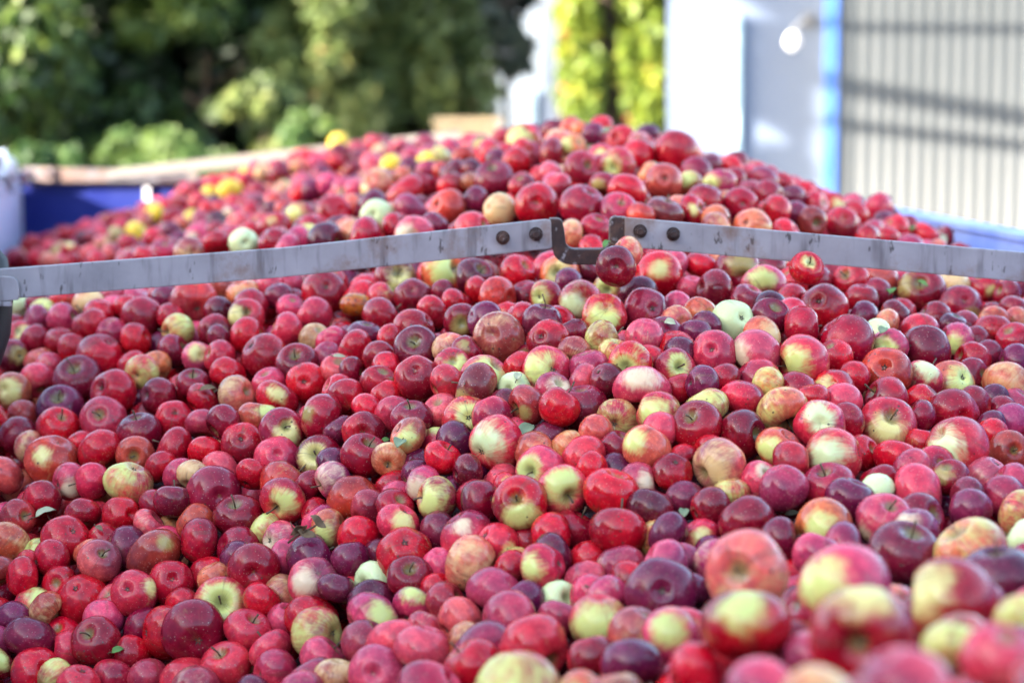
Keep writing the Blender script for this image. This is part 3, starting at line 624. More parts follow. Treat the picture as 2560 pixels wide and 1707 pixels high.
# measured positions (0.1 mm: x, y, z, radius; fillers in mm), kind, stem / calyx / pale-patch directions, label
BIG = """
1871,37041,-2454,339;OK;;;;;peach pink apple, first peach pink one right of the rusty bracket
1669,36500,-2630,330;D;;-1,-100,9;;;maroon apple with its calyx showing, first maroon one right of the rusty bracket
4801,37084,-2715,296;R;22,-75,62;;10,-78,62;;bright red apple with its stem showing, second bright red one above the lemon topped apple
3971,40009,-2963,425;DM;;12,-97,-21;12,-94,33;;yellow patched apple with its calyx showing, first above the plain green apple
-1265,41105,-3063,420;HO;;;9,-98,20;;large yellow and red apple, first yellow and red one above the big brown-red apple
60,40105,-3014,349;R;;;;;bright red apple, first bright red one below the outer bolt of the left bar
2553,39482,-3044,464;R;;;-3,-92,40;;bright red apple with a pale patch, first below the inner bolt of the right bar
-2076,41192,-3189,414;MD;8,-89,45;;27,-96,-9;;yellow patched apple with its stem showing, first right of the rotten orange apple
-672,40394,-3127,372;D;;;;;maroon apple, first maroon one below the outer bolt of the left bar
6019,40389,-3178,337;R;-52,-68,52;;;;first bright red apple left of the maroon apple with a green shoulder
8708,42074,-3406,359;RD;;;28,-96,-7;;first deep red apple right of the maroon apple with a green shoulder
4317,39081,-3189,416;HK;;16,-92,-35;-15,-86,49;;yellow and red apple with its calyx showing, first above the plain green apple
3443,38710,-3204,380;D;;;;;maroon apple, first maroon one above the plain green apple
7263,40470,-3368,456;DH;-16,-82,56;;-73,-44,52;;maroon apple with a green shoulder hanging under the right bar
-3393,41167,-3426,421;R;;17,-90,39;;;bright red apple with its calyx showing, first left of the rotten orange apple
565,38697,-3303,316;H;;-52,-85,10;-37,-93,-2;;small green and pink apple beside the big pale green apple
-246,38841,-3321,358;RO;;81,-59,2;;x;warm red apple with scab spots, first warm red one above the big brown-red apple
-1741,40028,-3435,355;D;;-3,-86,51;;;maroon apple with its calyx showing, first maroon one right of the rotten orange apple
1151,38159,-3348,374;HG;;19,-94,28;-40,-90,-15;;big pale green apple with pink cheek below the rusty bracket
-5862,41912,-3713,479;RO;;32,-92,-20;;;first warm red apple above the pale yellow apple under the left bar
-2767,40305,-3590,294;T;;;;;rotten orange apple with black blotches lying below the long left bar
7853,39846,-3560,394;DM;;13,-90,41;36,-85,-38;;first yellow patched apple right of the maroon apple with a green shoulder
5225,37988,-3425,434;R;;-44,-79,42;;;bright red apple with its calyx showing, first right of the lemon topped apple
2193,37149,-3396,380;DK;;36,-90,25;;;dusky red apple with its calyx showing, first right of the olive and red apple
-3492,40129,-3741,370;RK;;;;;rosy red apple, first rosy red one left of the rotten orange apple
1494,36840,-3463,384;H;;10,-86,50;3,-100,4;;large olive apple with red cheek below the big pale green apple
-4746,40562,-3822,332;M;10,-85,51;;-58,-79,19;;first yellow patched apple right of the pale yellow apple under the left bar
-6802,41717,-3943,406;DR;;;;;large dark red apple, first dark red one above the cream apple at left
-2241,39226,-3721,388;DR;;;;;large dark red apple, first dark red one right of the rotten orange apple
522,36931,-3551,353;P;;;;;plum purple apple, first plum purple one below the small green-and-pink apple
3568,36447,-3526,376;G;;42,-82,39;;;plain pale green apple with calyx showing, below the right bar
-7772,41749,-4087,345;R;;;;;bright red apple, third bright red one left of the cream apple at left
4633,36323,-3598,354;RP;;;;;lemon topped apple tucked behind the half yellow half red one
-1660,38156,-3813,368;R;;;;;bright red apple, first bright red one right of the rotten orange apple
-3933,39602,-3974,352;RK;;;;;rosy red apple, first rosy red one right of the curled brown leaf
-5982,40774,-4105,318;Y;-79,-62,0;;;;pale yellow apple among dark red ones under the left bar
-4659,39790,-4096,340;R;;;;;bright red apple, first bright red one above the curled brown leaf
-219,36498,-3777,430;OD;;-26,-93,26;;x;big brown red apple with calyx showing, perched above its neighbours
2075,35247,-3621,313;K;;;;;pink apple, first pink one above the apple with a yellow stem hole
-6778,40879,-4261,319;R;;86,-38,33;;;bright red apple with its calyx showing, first above the cream apple at left
570,35747,-3750,369;R;;-46,-81,37;;;bright red apple with its calyx showing, first above the apple with a yellow shoulder
1413,35449,-3716,313;YO;;;;;cream coloured apple with faint pink blush in mid heap
5346,36101,-3798,484;DR;;;;;large dark red apple, first dark red one right of the lemon topped apple
-1539,36900,-4002,385;PD;-20,-81,55;;;;purple apple with its stem showing, first left of the apple with a green underside
-2612,37881,-4109,339;R;;;;;bright red apple, first bright red one below the rotten orange apple
6714,36781,-4025,443;D;;;;x;dark red apple covered in grey scab marks
-6002,40202,-4410,337;D;;;;;maroon apple, first maroon one right of the cream apple at left
3089,34589,-3829,373;KD;;-26,-89,37;;;dusky pink apple with its calyx showing, first dusky pink one below the plain green apple
-4253,38860,-4328,428;R;;;;;large bright red apple, second bright red one right of the curled brown leaf
3717,34658,-3845,413;KM;;;-84,-54,6;;large yellow patched apple, first yellow patched one below the plain green apple
-9179,41681,-4642,331;DM;;66,-74,8;63,-77,9;;yellow patched apple with its calyx showing, first yellow patched one below the black curved post
-7389,40752,-4562,446;R;;;;;large bright red apple, second bright red one left of the cream apple at left
4430,34513,-3938,449;H;-95,-22,-20;;-55,-83,10;;half yellow half red apple with a stem poking out sideways
-3618,38016,-4375,377;DR;-6,-68,73;;;x;dark red apple with scab spots, first dark red one above the pale peach apple
1784,34204,-3923,349;HR;-29,-95,-11;;-35,-93,-12;;red apple whose stem hole is stained yellow, facing the camera
2449,34231,-4014,316;H;32,-91,25;;25,-91,32;;first yellow and red apple right of the apple with a yellow stem hole
5778,35055,-4178,418;RO;;-20,-89,41;;x;warm red apple with scab spots, first left of the scab covered apple
540,34696,-4119,406;H;;27,-94,22;-44,-87,21;;dark red apple with wide yellow shoulder and calyx showing
-6424,39302,-4678,316;Y;;-30,-95,-13;;;small cream yellow apple with calyx showing, between dark red apples at left
-4838,38531,-4597,314;R;;;;;bright red apple, first bright red one right of the curled brown leaf
-7715,40106,-4862,460;DP;-6,-65,76;;;;purplish maroon apple with its stem showing, first right of the spotted yellow apple
6441,35389,-4286,327;HG;;;-1,-76,65;;yellow and red apple, first yellow and red one below the scab covered apple
-1502,35674,-4339,381;R;;-7,-79,61;;;bright red apple with its calyx showing, first left of the apple with a green underside
-8532,40610,-4973,341;KR;;;;;rose red apple, first rose red one right of the spotted yellow apple
1411,33883,-4142,284;D;;;;;maroon apple, first maroon one left of the apple with a yellow stem hole
6966,35693,-4394,385;HO;;45,-80,40;38,-86,35;;orange and yellow apple with a sunken yellow calyx end on its side
-3426,37440,-4635,382;R;;3,-97,25;;;bright red apple with its calyx showing, first right of the pale peach apple
7933,36259,-4502,410;OR;;;;;orange red apple, first right of the apple with a sunken yellow top
-5440,38512,-4778,317;D;11,-45,89;;;x;maroon apple with scab spots, first maroon one left of the curled brown leaf
-1007,35085,-4344,307;RK;;;;;rosy red apple, first rosy red one left of the apple with a green underside
2814,33462,-4163,299;P;;;;;plum purple apple, first plum purple one above the tall yellow apple
1925,33537,-4226,439;KH;;;-14,-86,48;;red and cream apple, first below the apple with a yellow stem hole
-8857,40159,-5109,337;MO;;-37,-90,23;-8,-96,28;x;yellow and red apple with black spots by the black post
-6843,38908,-4965,440;RD;;;;;large deep red apple, first deep red one left of the cream apple at left
-531,34577,-4360,397;DO;;;-68,-69,-25;;dull red apple with pale green underside in mid heap
-4572,37597,-4848,354;OK;;;;;peach pink apple, first peach pink one right of the curled brown leaf
-5997,38392,-4963,329;D;;;;x;maroon apple with scab spots, first maroon one below the cream apple at left
-2636,36112,-4675,319;R;;;;;bright red apple, first bright red one left of the grey leaf on a pink apple
3396,33223,-4328,347;RK;;;;;rosy red apple, first rosy red one right of the tall yellow apple
-3855,37033,-4837,374;R;;;16,-92,35;;bright red apple with a pale patch, first bright red one above the pale peach apple
5619,33950,-4442,372;DR;;;;;dark red apple, first dark red one above the apple with a yellow thumb mark
-5189,37866,-4981,311;RD;;;;;deep red apple, first deep red one below the curled brown leaf
4873,33436,-4422,327;K;;;;;pink apple, first pink one above the pale apple with a dark calyx
2834,33004,-4439,368;Y;;;;;yellow apple with faint blush, half behind a dark red apple
1064,33680,-4547,395;D;;;;;large maroon apple, first maroon one left of the yellow apple facing out
-7838,39262,-5293,417;P;-3,-71,71;;;;plum purple apple with its stem showing, first right of the spotted yellow apple
217,33766,-4518,323;DO;;;-28,-93,-25;;brownish red apple with a pale patch, first brownish red one above the large grey leaf
3919,32892,-4452,389;YO;;;;;peach and cream apple resting on top of its neighbours
701,33233,-4465,308;R;;;;;bright red apple, first bright red one below the apple with a yellow shoulder
2129,32971,-4515,339;HY;;;-34,-91,22;;yellow apple striped with pink, next to a pale yellow one
6684,34187,-4723,410;RD;;30,-95,7;;;deep red apple with its calyx showing, first above the big green-cheeked apple
-680,34126,-4770,381;H;;11,-97,22;25,-94,22;;yellow and red apple with its calyx showing, first below the apple with a green underside
-4090,36518,-5065,357;HO;;;64,-62,46;;pale peach apple just behind the yellow splashed one
-3019,35750,-4980,405;DR;;;-63,-69,35;;dark red apple with a pale patch, first right of the apple with a yellow splash
-5608,37523,-5230,325;R;;15,-83,53;;x;bright red apple with scab spots, first bright red one left of the curled brown leaf
-6897,38151,-5338,412;DK;-13,-87,47;;;x;dusky red apple with scab spots, first below the cream apple at left
-1542,34487,-4824,355;D;;;;;maroon apple, first maroon one above the grey leaf on a pink apple
1518,33205,-4649,351;Y;;-10,-98,-17;;;pale yellow apple with its dark calyx facing out
-314,33706,-4643,312;RK;;;;;rosy red apple, first rosy red one above the large green and rose apple
4880,32933,-4625,300;R;;;;;bright red apple, first bright red one right of the pale apple with a dark calyx
-4629,36393,-5142,325;D;;;;x;maroon apple with scab spots, first maroon one left of the pale peach apple
4426,32501,-4619,379;HG;;-11,-98,19;-7,-88,46;;pale green apple with a dark calyx below the peach apple
5514,33269,-4749,462;M;18,-76,62;;-11,-98,14;;large red apple with yellow thumb mark and an upright stem
2662,32468,-4642,379;RD;-42,-66,63;;;;deep red apple with its stem showing, first deep red one below the tall yellow apple
-7730,38432,-5533,385;R;36,-57,74;;;;bright red apple with its stem showing, first right of the spotted yellow apple
-3649,35802,-5179,383;M;38,-82,43;;47,-88,7;x;red apple with yellow splash below its stem hole and brown spots
-2302,34768,-5075,358;RD;;7,-98,18;;;first deep red apple left of the grey leaf on a pink apple
-6135,37235,-5446,390;D;;;;;large maroon apple, first maroon one above the large yellow apple
-8467,38719,-5675,348;D;;;;;maroon apple, first maroon one below the spotted yellow apple
3313,32420,-4758,370;D;;;;;maroon apple, first maroon one right of the tall yellow apple
-838,33622,-5051,329;P;;;;;plum purple apple, first plum purple one left of the large green and rose apple
-4287,35956,-5409,358;R;;-2,-90,43;;;bright red apple with its calyx showing, first bright red one below the pale peach apple
-1571,33947,-4997,319;HO;;;1,-99,15;;yellow and red apple, first right of the grey leaf on a pink apple
3798,32050,-4886,358;HO;;;-54,-84,7;;yellow and red apple, first yellow and red one below the peach apple
1897,32018,-4877,376;HO;;;-58,-70,42;;yellow and red apple, first yellow and red one below the yellow striped apple
6409,32484,-4956,485;HG;;;-60,-77,21;;big dark red apple with a wide pale green cheek
-5447,36537,-5587,377;DR;;;;;dark red apple, first dark red one below the curled brown leaf
-215,33079,-4967,437;HG;;;-51,-85,13;;large apple, pale green one side and rose the other, below the grey leaf
-6762,37008,-5691,397;R;;;;;large bright red apple, first bright red one above the large yellow apple
7325,33144,-5119,330;DO;5,-96,28;;;;brownish red apple with its stem showing, first right of the big green-cheeked apple
-4916,36096,-5575,319;R;;;;x;bright red apple with scab spots, first bright red one below the curled brown leaf
-6090,36506,-5686,314;DO;3,-100,8;;;;brownish red apple with its stem showing, first brownish red one above the large yellow apple
-2226,34187,-5336,382;DR;34,-39,86;;;;first dark red apple left of the grey leaf on a pink apple
1022,32251,-5025,352;RK;;;;;rosy red apple, first rosy red one above the green apple with a deep stem hole
4538,31753,-4987,431;HG;;;-49,-86,14;;broad pale green apple blushing red on one side
-2986,34962,-5500,373;MD;-20,-89,42;;-22,-93,30;;yellow patched apple with its stem showing, first right of the apple with a yellow splash
-3676,35278,-5557,370;KR;;12,-90,42;;;rose red apple with its calyx showing, first below the apple with a yellow splash
-1856,33768,-5321,284;O;1,-95,-32;;;;orange red apple with its stem showing, first below the grey leaf on a pink apple
-7551,37062,-5870,471;RO;;;-18,-89,42;;warm red apple with a pale patch, first above the curled pale leaf
3872,31497,-4993,307;RK;;;;;rosy red apple, first rosy red one left of the broad pale green apple
-1024,33156,-5227,308;R;;;;;bright red apple, first bright red one above the green-cheeked apple
2904,31508,-5050,425;OK;;;-28,-95,-10;;peach pink apple with a pale patch, first below the tall yellow apple
425,32223,-5230,379;HK;-58,-81,2;;-68,-72,17;;first yellow and red apple left of the green apple with a deep stem hole
2255,31543,-5141,306;R;;12,-65,75;;;bright red apple with its calyx showing, first right of the yellow apple facing out
-8381,37264,-6123,335;KO;;;;;salmon pink apple, first salmon pink one left of the curled pale leaf
-4050,34891,-5731,308;R;;;;;bright red apple, first bright red one left of the apple with a yellow dimple
6774,32018,-5290,321;KO;;;;;salmon pink apple, first salmon pink one right of the big green-cheeked apple
-664,32725,-5352,279;D;;;;x;maroon apple with scab spots, first maroon one right of the green-cheeked apple
3435,31251,-5227,315;KM;48,-60,64;;34,-68,65;;yellow patched apple with its stem showing, first yellow patched one below the peach apple
-6694,35988,-6020,301;RK;;;;;rosy red apple, first rosy red one left of the large yellow apple
-2696,33940,-5668,305;KY;;;;;pale pink apple, first pale pink one right of the apple with a yellow dimple
-7137,36302,-6101,333;KM;;;20,-94,-27;;yellow patched apple, first yellow patched one above the curled pale leaf
-6072,35660,-6013,414;Y;;;;;large smooth yellow apple among red ones at lower left
4353,31008,-5267,395;RK;;;;;large rosy red apple, first rosy red one below the broad pale green apple
-3496,34632,-5899,438;RO;;;;;large warm red apple, first warm red one above the apple with a yellow dimple
3712,30759,-5249,343;KD;;;;;dusky pink apple, first dusky pink one left of the broad pale green apple
716,31555,-5411,377;H;30,-94,-16;;2,-92,40;;green and red apple with a deep stem hole facing the camera
5564,30884,-5333,439;KR;;;;;large rose red apple, first rose red one below the big green-cheeked apple
-4612,34840,-6026,447;PR;;37,-93,3;;;reddish purple apple with its calyx showing, first left of the apple with a yellow dimple
1368,31189,-5411,400;R;;;;;bright red apple, second right of the green apple with a deep stem hole
-1085,32380,-5666,342;HY;-94,-33,12;;-47,-88,-10;;green cheeked apple with a stem at its side
-2329,33497,-5869,430;RO;;;;;large warm red apple, first warm red one right of the dry brown twig
4564,30401,-5339,353;P;;;;;plum purple apple, first plum purple one above the blurred pale apple
2376,31143,-5468,309;P;;;;;plum purple apple, first plum purple one below the tall yellow apple
6762,30902,-5425,343;PK;;;;;mauve apple, first mauve one above the blurred yellow apple
-7520,35923,-6312,342;RD;;;;;deep red apple, first deep red one above the curled pale leaf
-5216,34668,-6128,315;D;;;;;maroon apple, first maroon one right of the large yellow apple
-426,31854,-5631,318;D;;66,-68,32;;;maroon apple with its calyx showing, first maroon one left of the green splashed apple
-3455,33943,-5988,376;H;-45,-82,-34;;4,-100,0;;yellow and red apple with a yellow dimple turned down
6183,30274,-5436,307;PK;;;;;mauve apple, first mauve one above the blurred peach apple
2705,30636,-5487,317;DR;;;;;dark red apple, first dark red one below the tall yellow apple
111,31255,-5564,406;HR;-23,-86,45;;2,-98,-19;;red apple splashed with bright green below its stem hole
-2110,32949,-5930,302;DK;;;;;dusky red apple, first dusky red one left of the green-cheeked apple
1890,30878,-5557,348;D;;;;;maroon apple, first maroon one below the yellow striped apple
-6758,35213,-6414,321;RD;;;;;deep red apple, first deep red one right of the curled pale leaf
6776,30092,-5482,334;Y;;;;;blurred yellow apple cut by the right edge
-4176,34173,-6266,401;D;;;;;large maroon apple, first maroon one left of the apple with a yellow dimple
-6085,35011,-6401,310;R;;69,-70,21;;;bright red apple with its calyx showing, first bright red one below the large yellow apple
-7825,35511,-6534,318;RO;75,-60,27;;;x;warm red apple with scab spots, first warm red one left of the curled pale leaf
4891,29568,-5464,405;KP;20,-64,75;;-69,-55,-47;;mauve pink apple with its stem showing, first right of the blurred pale apple
-1612,32153,-5985,324;M;;;21,-91,37;;yellow patched apple, second yellow patched one left of the green-cheeked apple
3143,30077,-5619,407;D;;;;;large maroon apple, first maroon one left of the blurred pale apple
881,31235,-5908,341;DR;;;;;dark red apple, first dark red one below the green apple with a deep stem hole
4120,29530,-5604,430;HO;;;-29,-94,16;;blurred pale peach and cream apple right of a dark maroon one
-647,31487,-6021,394;KR;;;-19,-81,55;;large rose red apple with a pale patch, first rose red one below the green-cheeked apple
-2669,32876,-6226,308;HO;;;-24,-97,-7;;yellow and red apple, first yellow and red one right of the dry brown twig
2091,30021,-5747,313;P;;;;;plum purple apple, second right of the green apple with a deep stem hole
534,30806,-5916,326;R;;;;;bright red apple, first bright red one below the green apple with a deep stem hole
1434,30453,-5797,412;RD;;;;x;first deep red apple right of the green apple with a deep stem hole
-2218,32583,-6288,322;R;;;;;bright red apple, first bright red one right of the dry brown twig
3501,29412,-5692,306;PD;;;;;purple apple, first purple one left of the blurred pale apple
-4692,33791,-6560,370;DR;;;;x;dark red apple with scab spots, first right of the brown-red apple with a yellow spot
-6873,34676,-6710,397;R;;52,-61,59;;;bright red apple with its calyx showing, first below the curled pale leaf
-3436,33424,-6490,313;KM;;;-74,-66,-9;;yellow patched apple, first yellow patched one left of the dry brown twig
-7843,35019,-6837,353;OR;;;;;orange red apple, first orange red one left of the curled pale leaf
-230,31048,-6079,323;RK;;;54,-81,-23;;rosy red apple with a pale patch, first rosy red one below the green splashed apple
-1503,31645,-6332,416;R;;0,-76,65;;;bright red apple with its calyx showing, first above the cream topped apple
5640,27476,-5498,468;YO;;;;;large blurred peach coloured apple near the right edge
4899,27868,-5595,484;PD;;;;;large purple apple, first purple one left of the blurred peach apple
3848,28382,-5700,355;K;;;;;pink apple, first pink one below the blurred pale apple
-2937,32586,-6607,385;P;;;;;large plum purple apple, first plum purple one below the dry brown twig
-6998,34143,-6884,314;RD;;;;;deep red apple, first deep red one below the curled pale leaf
-5380,33740,-6777,463;DO;;;52,-65,55;;big brown red apple with one round yellow spot
-581,30582,-6255,395;OK;;;;;large peach pink apple, first peach pink one right of the cream topped apple
-2327,32125,-6531,294;P;;;;x;plum purple apple with scab spots, first plum purple one right of the dry brown twig
1996,29076,-5961,379;K;;;;;pink apple, first pink one below the yellow apple facing out
1432,29887,-6129,343;KD;;;;;dusky pink apple, first dusky pink one right of the half white apple
-6207,33784,-6885,366;KO;34,-61,71;;;;first salmon pink apple left of the brown-red apple with a yellow spot
-3753,32644,-6756,386;RD;;8,-100,1;;;deep red apple with its calyx showing, first above the yellow apple with a stem hole
428,29799,-6165,354;H;;;-54,-81,25;;apple with one half cream white and one half red
2714,25593,-5326,498;OK;-45,-88,15;;;;peach pink apple with its stem showing, first above the big half green apple
957,29707,-6254,285;K;;;;;pink apple, first pink one right of the half white apple
-1426,31047,-6554,333;RD;8,-67,74;;;;deep red apple with its stem showing, first deep red one above the cream topped apple
-2823,31986,-6794,390;KM;;34,-74,57;-30,-93,20;;yellow patched apple with its calyx showing, first below the dry brown twig
-7383,33890,-7140,319;R;;;;;bright red apple, first bright red one above the yellow-cheeked apple
5425,24884,-5286,480;P;;;;;big blurred plum purple apple at the right edge
-5049,33214,-7080,347;RD;;20,-89,40;;;deep red apple with its calyx showing, first below the brown-red apple with a yellow spot
3558,24072,-5162,519;HK;;;-61,-77,19;;large blurred apple, mint green one side and rose the other
-200,29816,-6490,405;KP;;;;;large mauve pink apple, first mauve pink one left of the half white apple
1871,28055,-6111,454;P;;-4,-95,31;;;plum purple apple with its calyx showing, first right of the half white apple
-2449,31527,-6810,307;P;;;;;plum purple apple, first plum purple one above the yellow apple near the bottom
-6419,33485,-7399,408;R;;-20,-66,72;;;bright red apple with its calyx showing, second right of the yellow-cheeked apple
1212,28760,-6322,312;K;;;;;pink apple, third pink one right of the half white apple
-3591,32108,-7106,278;R;;;;;bright red apple, first bright red one right of the yellow apple with a stem hole
-5550,32918,-7181,361;RK;;-25,-86,46;83,-39,40;;rosy red apple with its calyx showing, first below the brown-red apple with a yellow spot
-893,30262,-6737,329;DK;;;;;dusky red apple, first dusky red one right of the cream topped apple
-7162,33739,-7611,364;H;;;36,-67,65;;yellow cheeked red apple near the lower left corner
-4208,32380,-7228,429;H;12,-93,34;;12,-92,38;;yellow and pink apple showing its stem hole
-1360,30597,-6860,308;HK;;;3,-63,78;;cream topped apple with a red base near the bottom
4431,22579,-5061,488;RH;;;-71,-52,47;;big blurred red apple with a pale shoulder near the right edge
-6928,33260,-7476,287;O;;;;;orange red apple, first orange red one right of the yellow-cheeked apple
-2831,31475,-7224,401;R;;;;;large bright red apple, first bright red one above the yellow apple near the bottom
591,28671,-6561,310;PK;;;;;mauve apple, first mauve one below the half white apple
-1895,30488,-6995,409;HK;;;41,-82,39;;large yellow and red apple, first yellow and red one left of the cream topped apple
-5986,32834,-7564,321;K;;;;;pink apple, first pink one right of the yellow-cheeked apple
-24,28794,-6652,412;KP;;;;;large mauve pink apple, first mauve pink one below the half white apple
-675,29526,-6818,340;KO;;;;;salmon pink apple, first salmon pink one right of the cream topped apple
4843,21170,-4887,292;Y;;;;;yellow apple, first yellow one below the big plum apple
1083,27976,-6477,380;HY;;;-18,-95,27;;yellow and red apple, first yellow and red one right of the half white apple
2412,22967,-5348,488;HR;;;-16,-74,65;;big blurred apple, pale green above and dark red below
-3729,31696,-7452,365;RK;;;;;rosy red apple, first rosy red one right of the yellow apple with a stem hole
-5012,32295,-7610,394;R;;;;;bright red apple, second left of the yellow apple with a stem hole
3208,20560,-4870,488;RH;-23,-97,-2;;-2,-43,90;;largest blurred red apple with a dark dimple facing the camera
-4528,31763,-7487,465;D;;37,-92,-15;;;maroon apple with its calyx showing, first left of the yellow apple with a stem hole
1866,26117,-6187,364;HK;;;-30,-87,40;;yellow and red apple, first yellow and red one left of the big half green apple
-2670,30842,-7286,398;Y;;81,-57,14;;;yellow apple with a dark calyx near the bottom edge
1492,26882,-6367,370;OK;;;;;peach pink apple, first peach pink one left of the big half green apple
-6013,32286,-7737,372;DR;-29,-74,61;;;;dark red apple with its stem showing, first dark red one right of the yellow-cheeked apple
-1950,29917,-7199,345;PK;;;;;mauve apple, first mauve one right of the yellow apple near the bottom
-7055,32775,-7799,400;PD;;;;;large purple apple, first purple one below the yellow-cheeked apple
-1546,29510,-7103,371;K;;;;;pink apple, second pink one below the cream topped apple
3931,19826,-4803,293;Y;;;;;yellow apple, first yellow one below the big pale-shouldered apple
-1148,28992,-7048,405;K;;;;;large pink apple, first pink one left of the big cream apple
-3354,31182,-7595,337;KR;;;;;rose red apple, first rose red one left of the yellow apple near the bottom
262,27645,-6752,473;RK;;;;;large rosy red apple, first rosy red one above the big cream apple
-5487,32272,-7935,293;R;;;;;bright red apple, third bright red one below the brown-red apple with a yellow spot
959,26524,-6550,322;R;;;;;bright red apple, first bright red one right of the big cream apple
-338,28173,-6960,472;PK;;;;;large mauve apple, first mauve one above the big cream apple
3934,18032,-4465,327;KR;;;;;rose red apple, first rose red one below the big pale-shouldered apple
-2546,30301,-7513,339;K;;;;;pink apple, first pink one below the yellow apple near the bottom
1335,25377,-6335,363;P;;;;;plum purple apple, first plum purple one right of the big cream apple
-4006,31296,-7863,372;RK;;;;;rosy red apple, first rosy red one below the yellow apple with a stem hole
-6877,32321,-8218,390;R;;54,-68,49;;;large bright red apple with its calyx showing, first bright red one below the yellow-cheeked apple
-477,27455,-6932,384;R;;;;;bright red apple, first bright red one left of the big cream apple
1897,22994,-5848,321;R;;;;;bright red apple, first bright red one left of the big half green apple
-3254,30652,-7790,321;KR;;;;;rose red apple, first rose red one below the yellow apple with a stem hole
-1772,28951,-7389,405;K;;-6,-94,34;;;pink apple with its calyx showing, first right of the yellow apple near the bottom
-5712,31904,-8206,324;RK;;;;;rosy red apple, second rosy red one right of the yellow-cheeked apple
-5165,31796,-8172,320;KP;;;;;mauve pink apple, first mauve pink one below the brown-red apple with a yellow spot
-4592,31471,-8170,440;RK;;;;;large rosy red apple, second rosy red one below the yellow apple with a stem hole
-2306,29363,-7520,308;OY;;;;;pale orange apple, first pale orange one below the yellow apple near the bottom
-6132,31528,-8197,344;RK;;;;;rosy red apple, second rosy red one below the yellow-cheeked apple
2933,16832,-4406,377;K;;;;;pink apple, first pink one below the big dimpled apple
-4353,30837,-8087,356;KP;;;;;mauve pink apple, first mauve pink one below the yellow apple with a stem hole
84,24477,-6440,488;Y;;;;;big blurred cream apple cut by the bottom edge
2186,19470,-5136,340;K;;;;;pink apple, first pink one below the big half green apple
-975,26810,-7090,488;RK;;;;;large rosy red apple, first rosy red one left of the big cream apple
2451,17674,-4710,322;OY;;;;;pale orange apple, first pale orange one below the big dimpled apple
273,54114,-914,448;HY;;;-21,-95,22;;cream apple with pink edge on the ridge of the heap
-5704,74870,-1338,376;Q;;;;;bright yellow apple standing topmost before the rear bow
3527,48883,-1068,488;R;;;;;large bright red apple, first bright red one above the outer bolt of the right bar
846,50056,-1135,370;R;;;;;bright red apple, first bright red one right of the cream apple on the ridge
-3077,58250,-1575,310;Q;;;;;round bright yellow apple among pink ones high on the far slope
2208,47621,-1337,398;H;;-40,-91,-8;-52,-84,-13;;pink apple with a pale green calyx end high in the heap
1444,47412,-1410,396;DR;50,-76,42;;;;dark red apple with its stem showing, first left of the green-ended apple
-390,48848,-1618,464;PD;;;;;large purple apple, first purple one below the cream apple on the ridge
3048,45381,-1604,406;DO;;-11,-95,29;;x;large brownish red apple with scab spots, first brownish red one right of the green-ended apple
-8363,67497,-2609,414;Q;;;;;large bright yellow apple low on the far slope
2220,44060,-1732,392;R;;;;;large bright red apple, first bright red one below the green-ended apple
-2341,50614,-2011,453;R;;;;;large bright red apple, first bright red one below the round bright yellow apple
4428,44336,-1983,343;DR;;13,-99,10;;;first dark red apple right of the outer bolt of the right bar
468,43633,-1970,434;RD;;-1,-98,19;;;deep red apple with its calyx showing, first above the inner bolt of the left bar
1330,42868,-1971,467;D;;;;;large maroon apple, first maroon one above the rusty bracket
-1312,45993,-2119,419;RO;;;;;warm red apple, first left of the outer bolt of the left bar
-2096,47228,-2211,389;PK;;;;;large mauve apple, first mauve one below the round bright yellow apple
1986,42553,-2009,375;KR;19,-77,61;;;x;rose red apple with scab spots, first rose red one below the green-ended apple
-250,44024,-2079,333;OY;;;;;pale orange apple, first pale orange one above the outer bolt of the left bar
3394,42921,-2053,321;RD;;;9,-97,24;;deep red apple with a pale patch, first above the outer bolt of the right bar
5136,44519,-2149,357;R;;;;x;bright red apple with scab spots, first right of the outer bolt of the right bar
2838,42504,-2060,374;DO;;;;x;brownish red apple with scab spots, first above the outer bolt of the right bar
-10506,66930,-3251,320;Q;;;;;bright yellow apple beside the white strip of the blue wall
2387,42154,-2098,288;RO;;;;;warm red apple, first warm red one above the inner bolt of the right bar
-2786,47211,-2368,368;G;;-29,-92,26;;;pale green apple with calyx showing, above the left bar
5876,44838,-2352,325;DO;49,-87,-4;;;x;brownish red apple with scab spots, first brownish red one above the lemon topped apple
6716,46595,-2487,361;RP;;22,-88,41;;;purplish red apple with its calyx showing, first left of the blue side wall
4467,42490,-2326,372;O;;-47,-80,38;;;orange red apple with its calyx showing, first orange red one above the plain green apple
3774,42090,-2313,308;OK;;;;;peach pink apple, first peach pink one right of the outer bolt of the right bar
-738,42783,-2405,365;RK;;;;;rosy red apple, first rosy red one left of the outer bolt of the left bar
5154,42898,-2456,302;R;;;;;bright red apple, second bright red one above the plain green apple
-1855,43669,-2537,389;KM;;-4,-100,6;-49,-87,5;;first yellow patched apple right of the pale green apple above the left bar
1066,41395,-2406,301;OD;;;;;rust red apple, first rust red one above the rusty bracket
-2866,44539,-2625,444;DR;;;;;dark red apple, first below the pale green apple above the left bar
7092,45360,-2701,306;R;;;;;bright red apple, first bright red one left of the blue side wall
-3672,44861,-2729,388;PD;;;;;large purple apple, first purple one above the rotten orange apple
-5504,46756,-2869,324;G;;21,-98,2;;;pale green apple partly hidden behind the left bar
8060,46217,-2936,324;PK;;;;;mauve apple, first mauve one left of the blue side wall
-4420,44754,-2863,306;K;;;;;pink apple, first pink one right of the green apple touching the left bar
-6614,46593,-3072,324;OK;;39,-92,6;;;peach pink apple with its calyx showing, first below the large bright yellow apple
"""
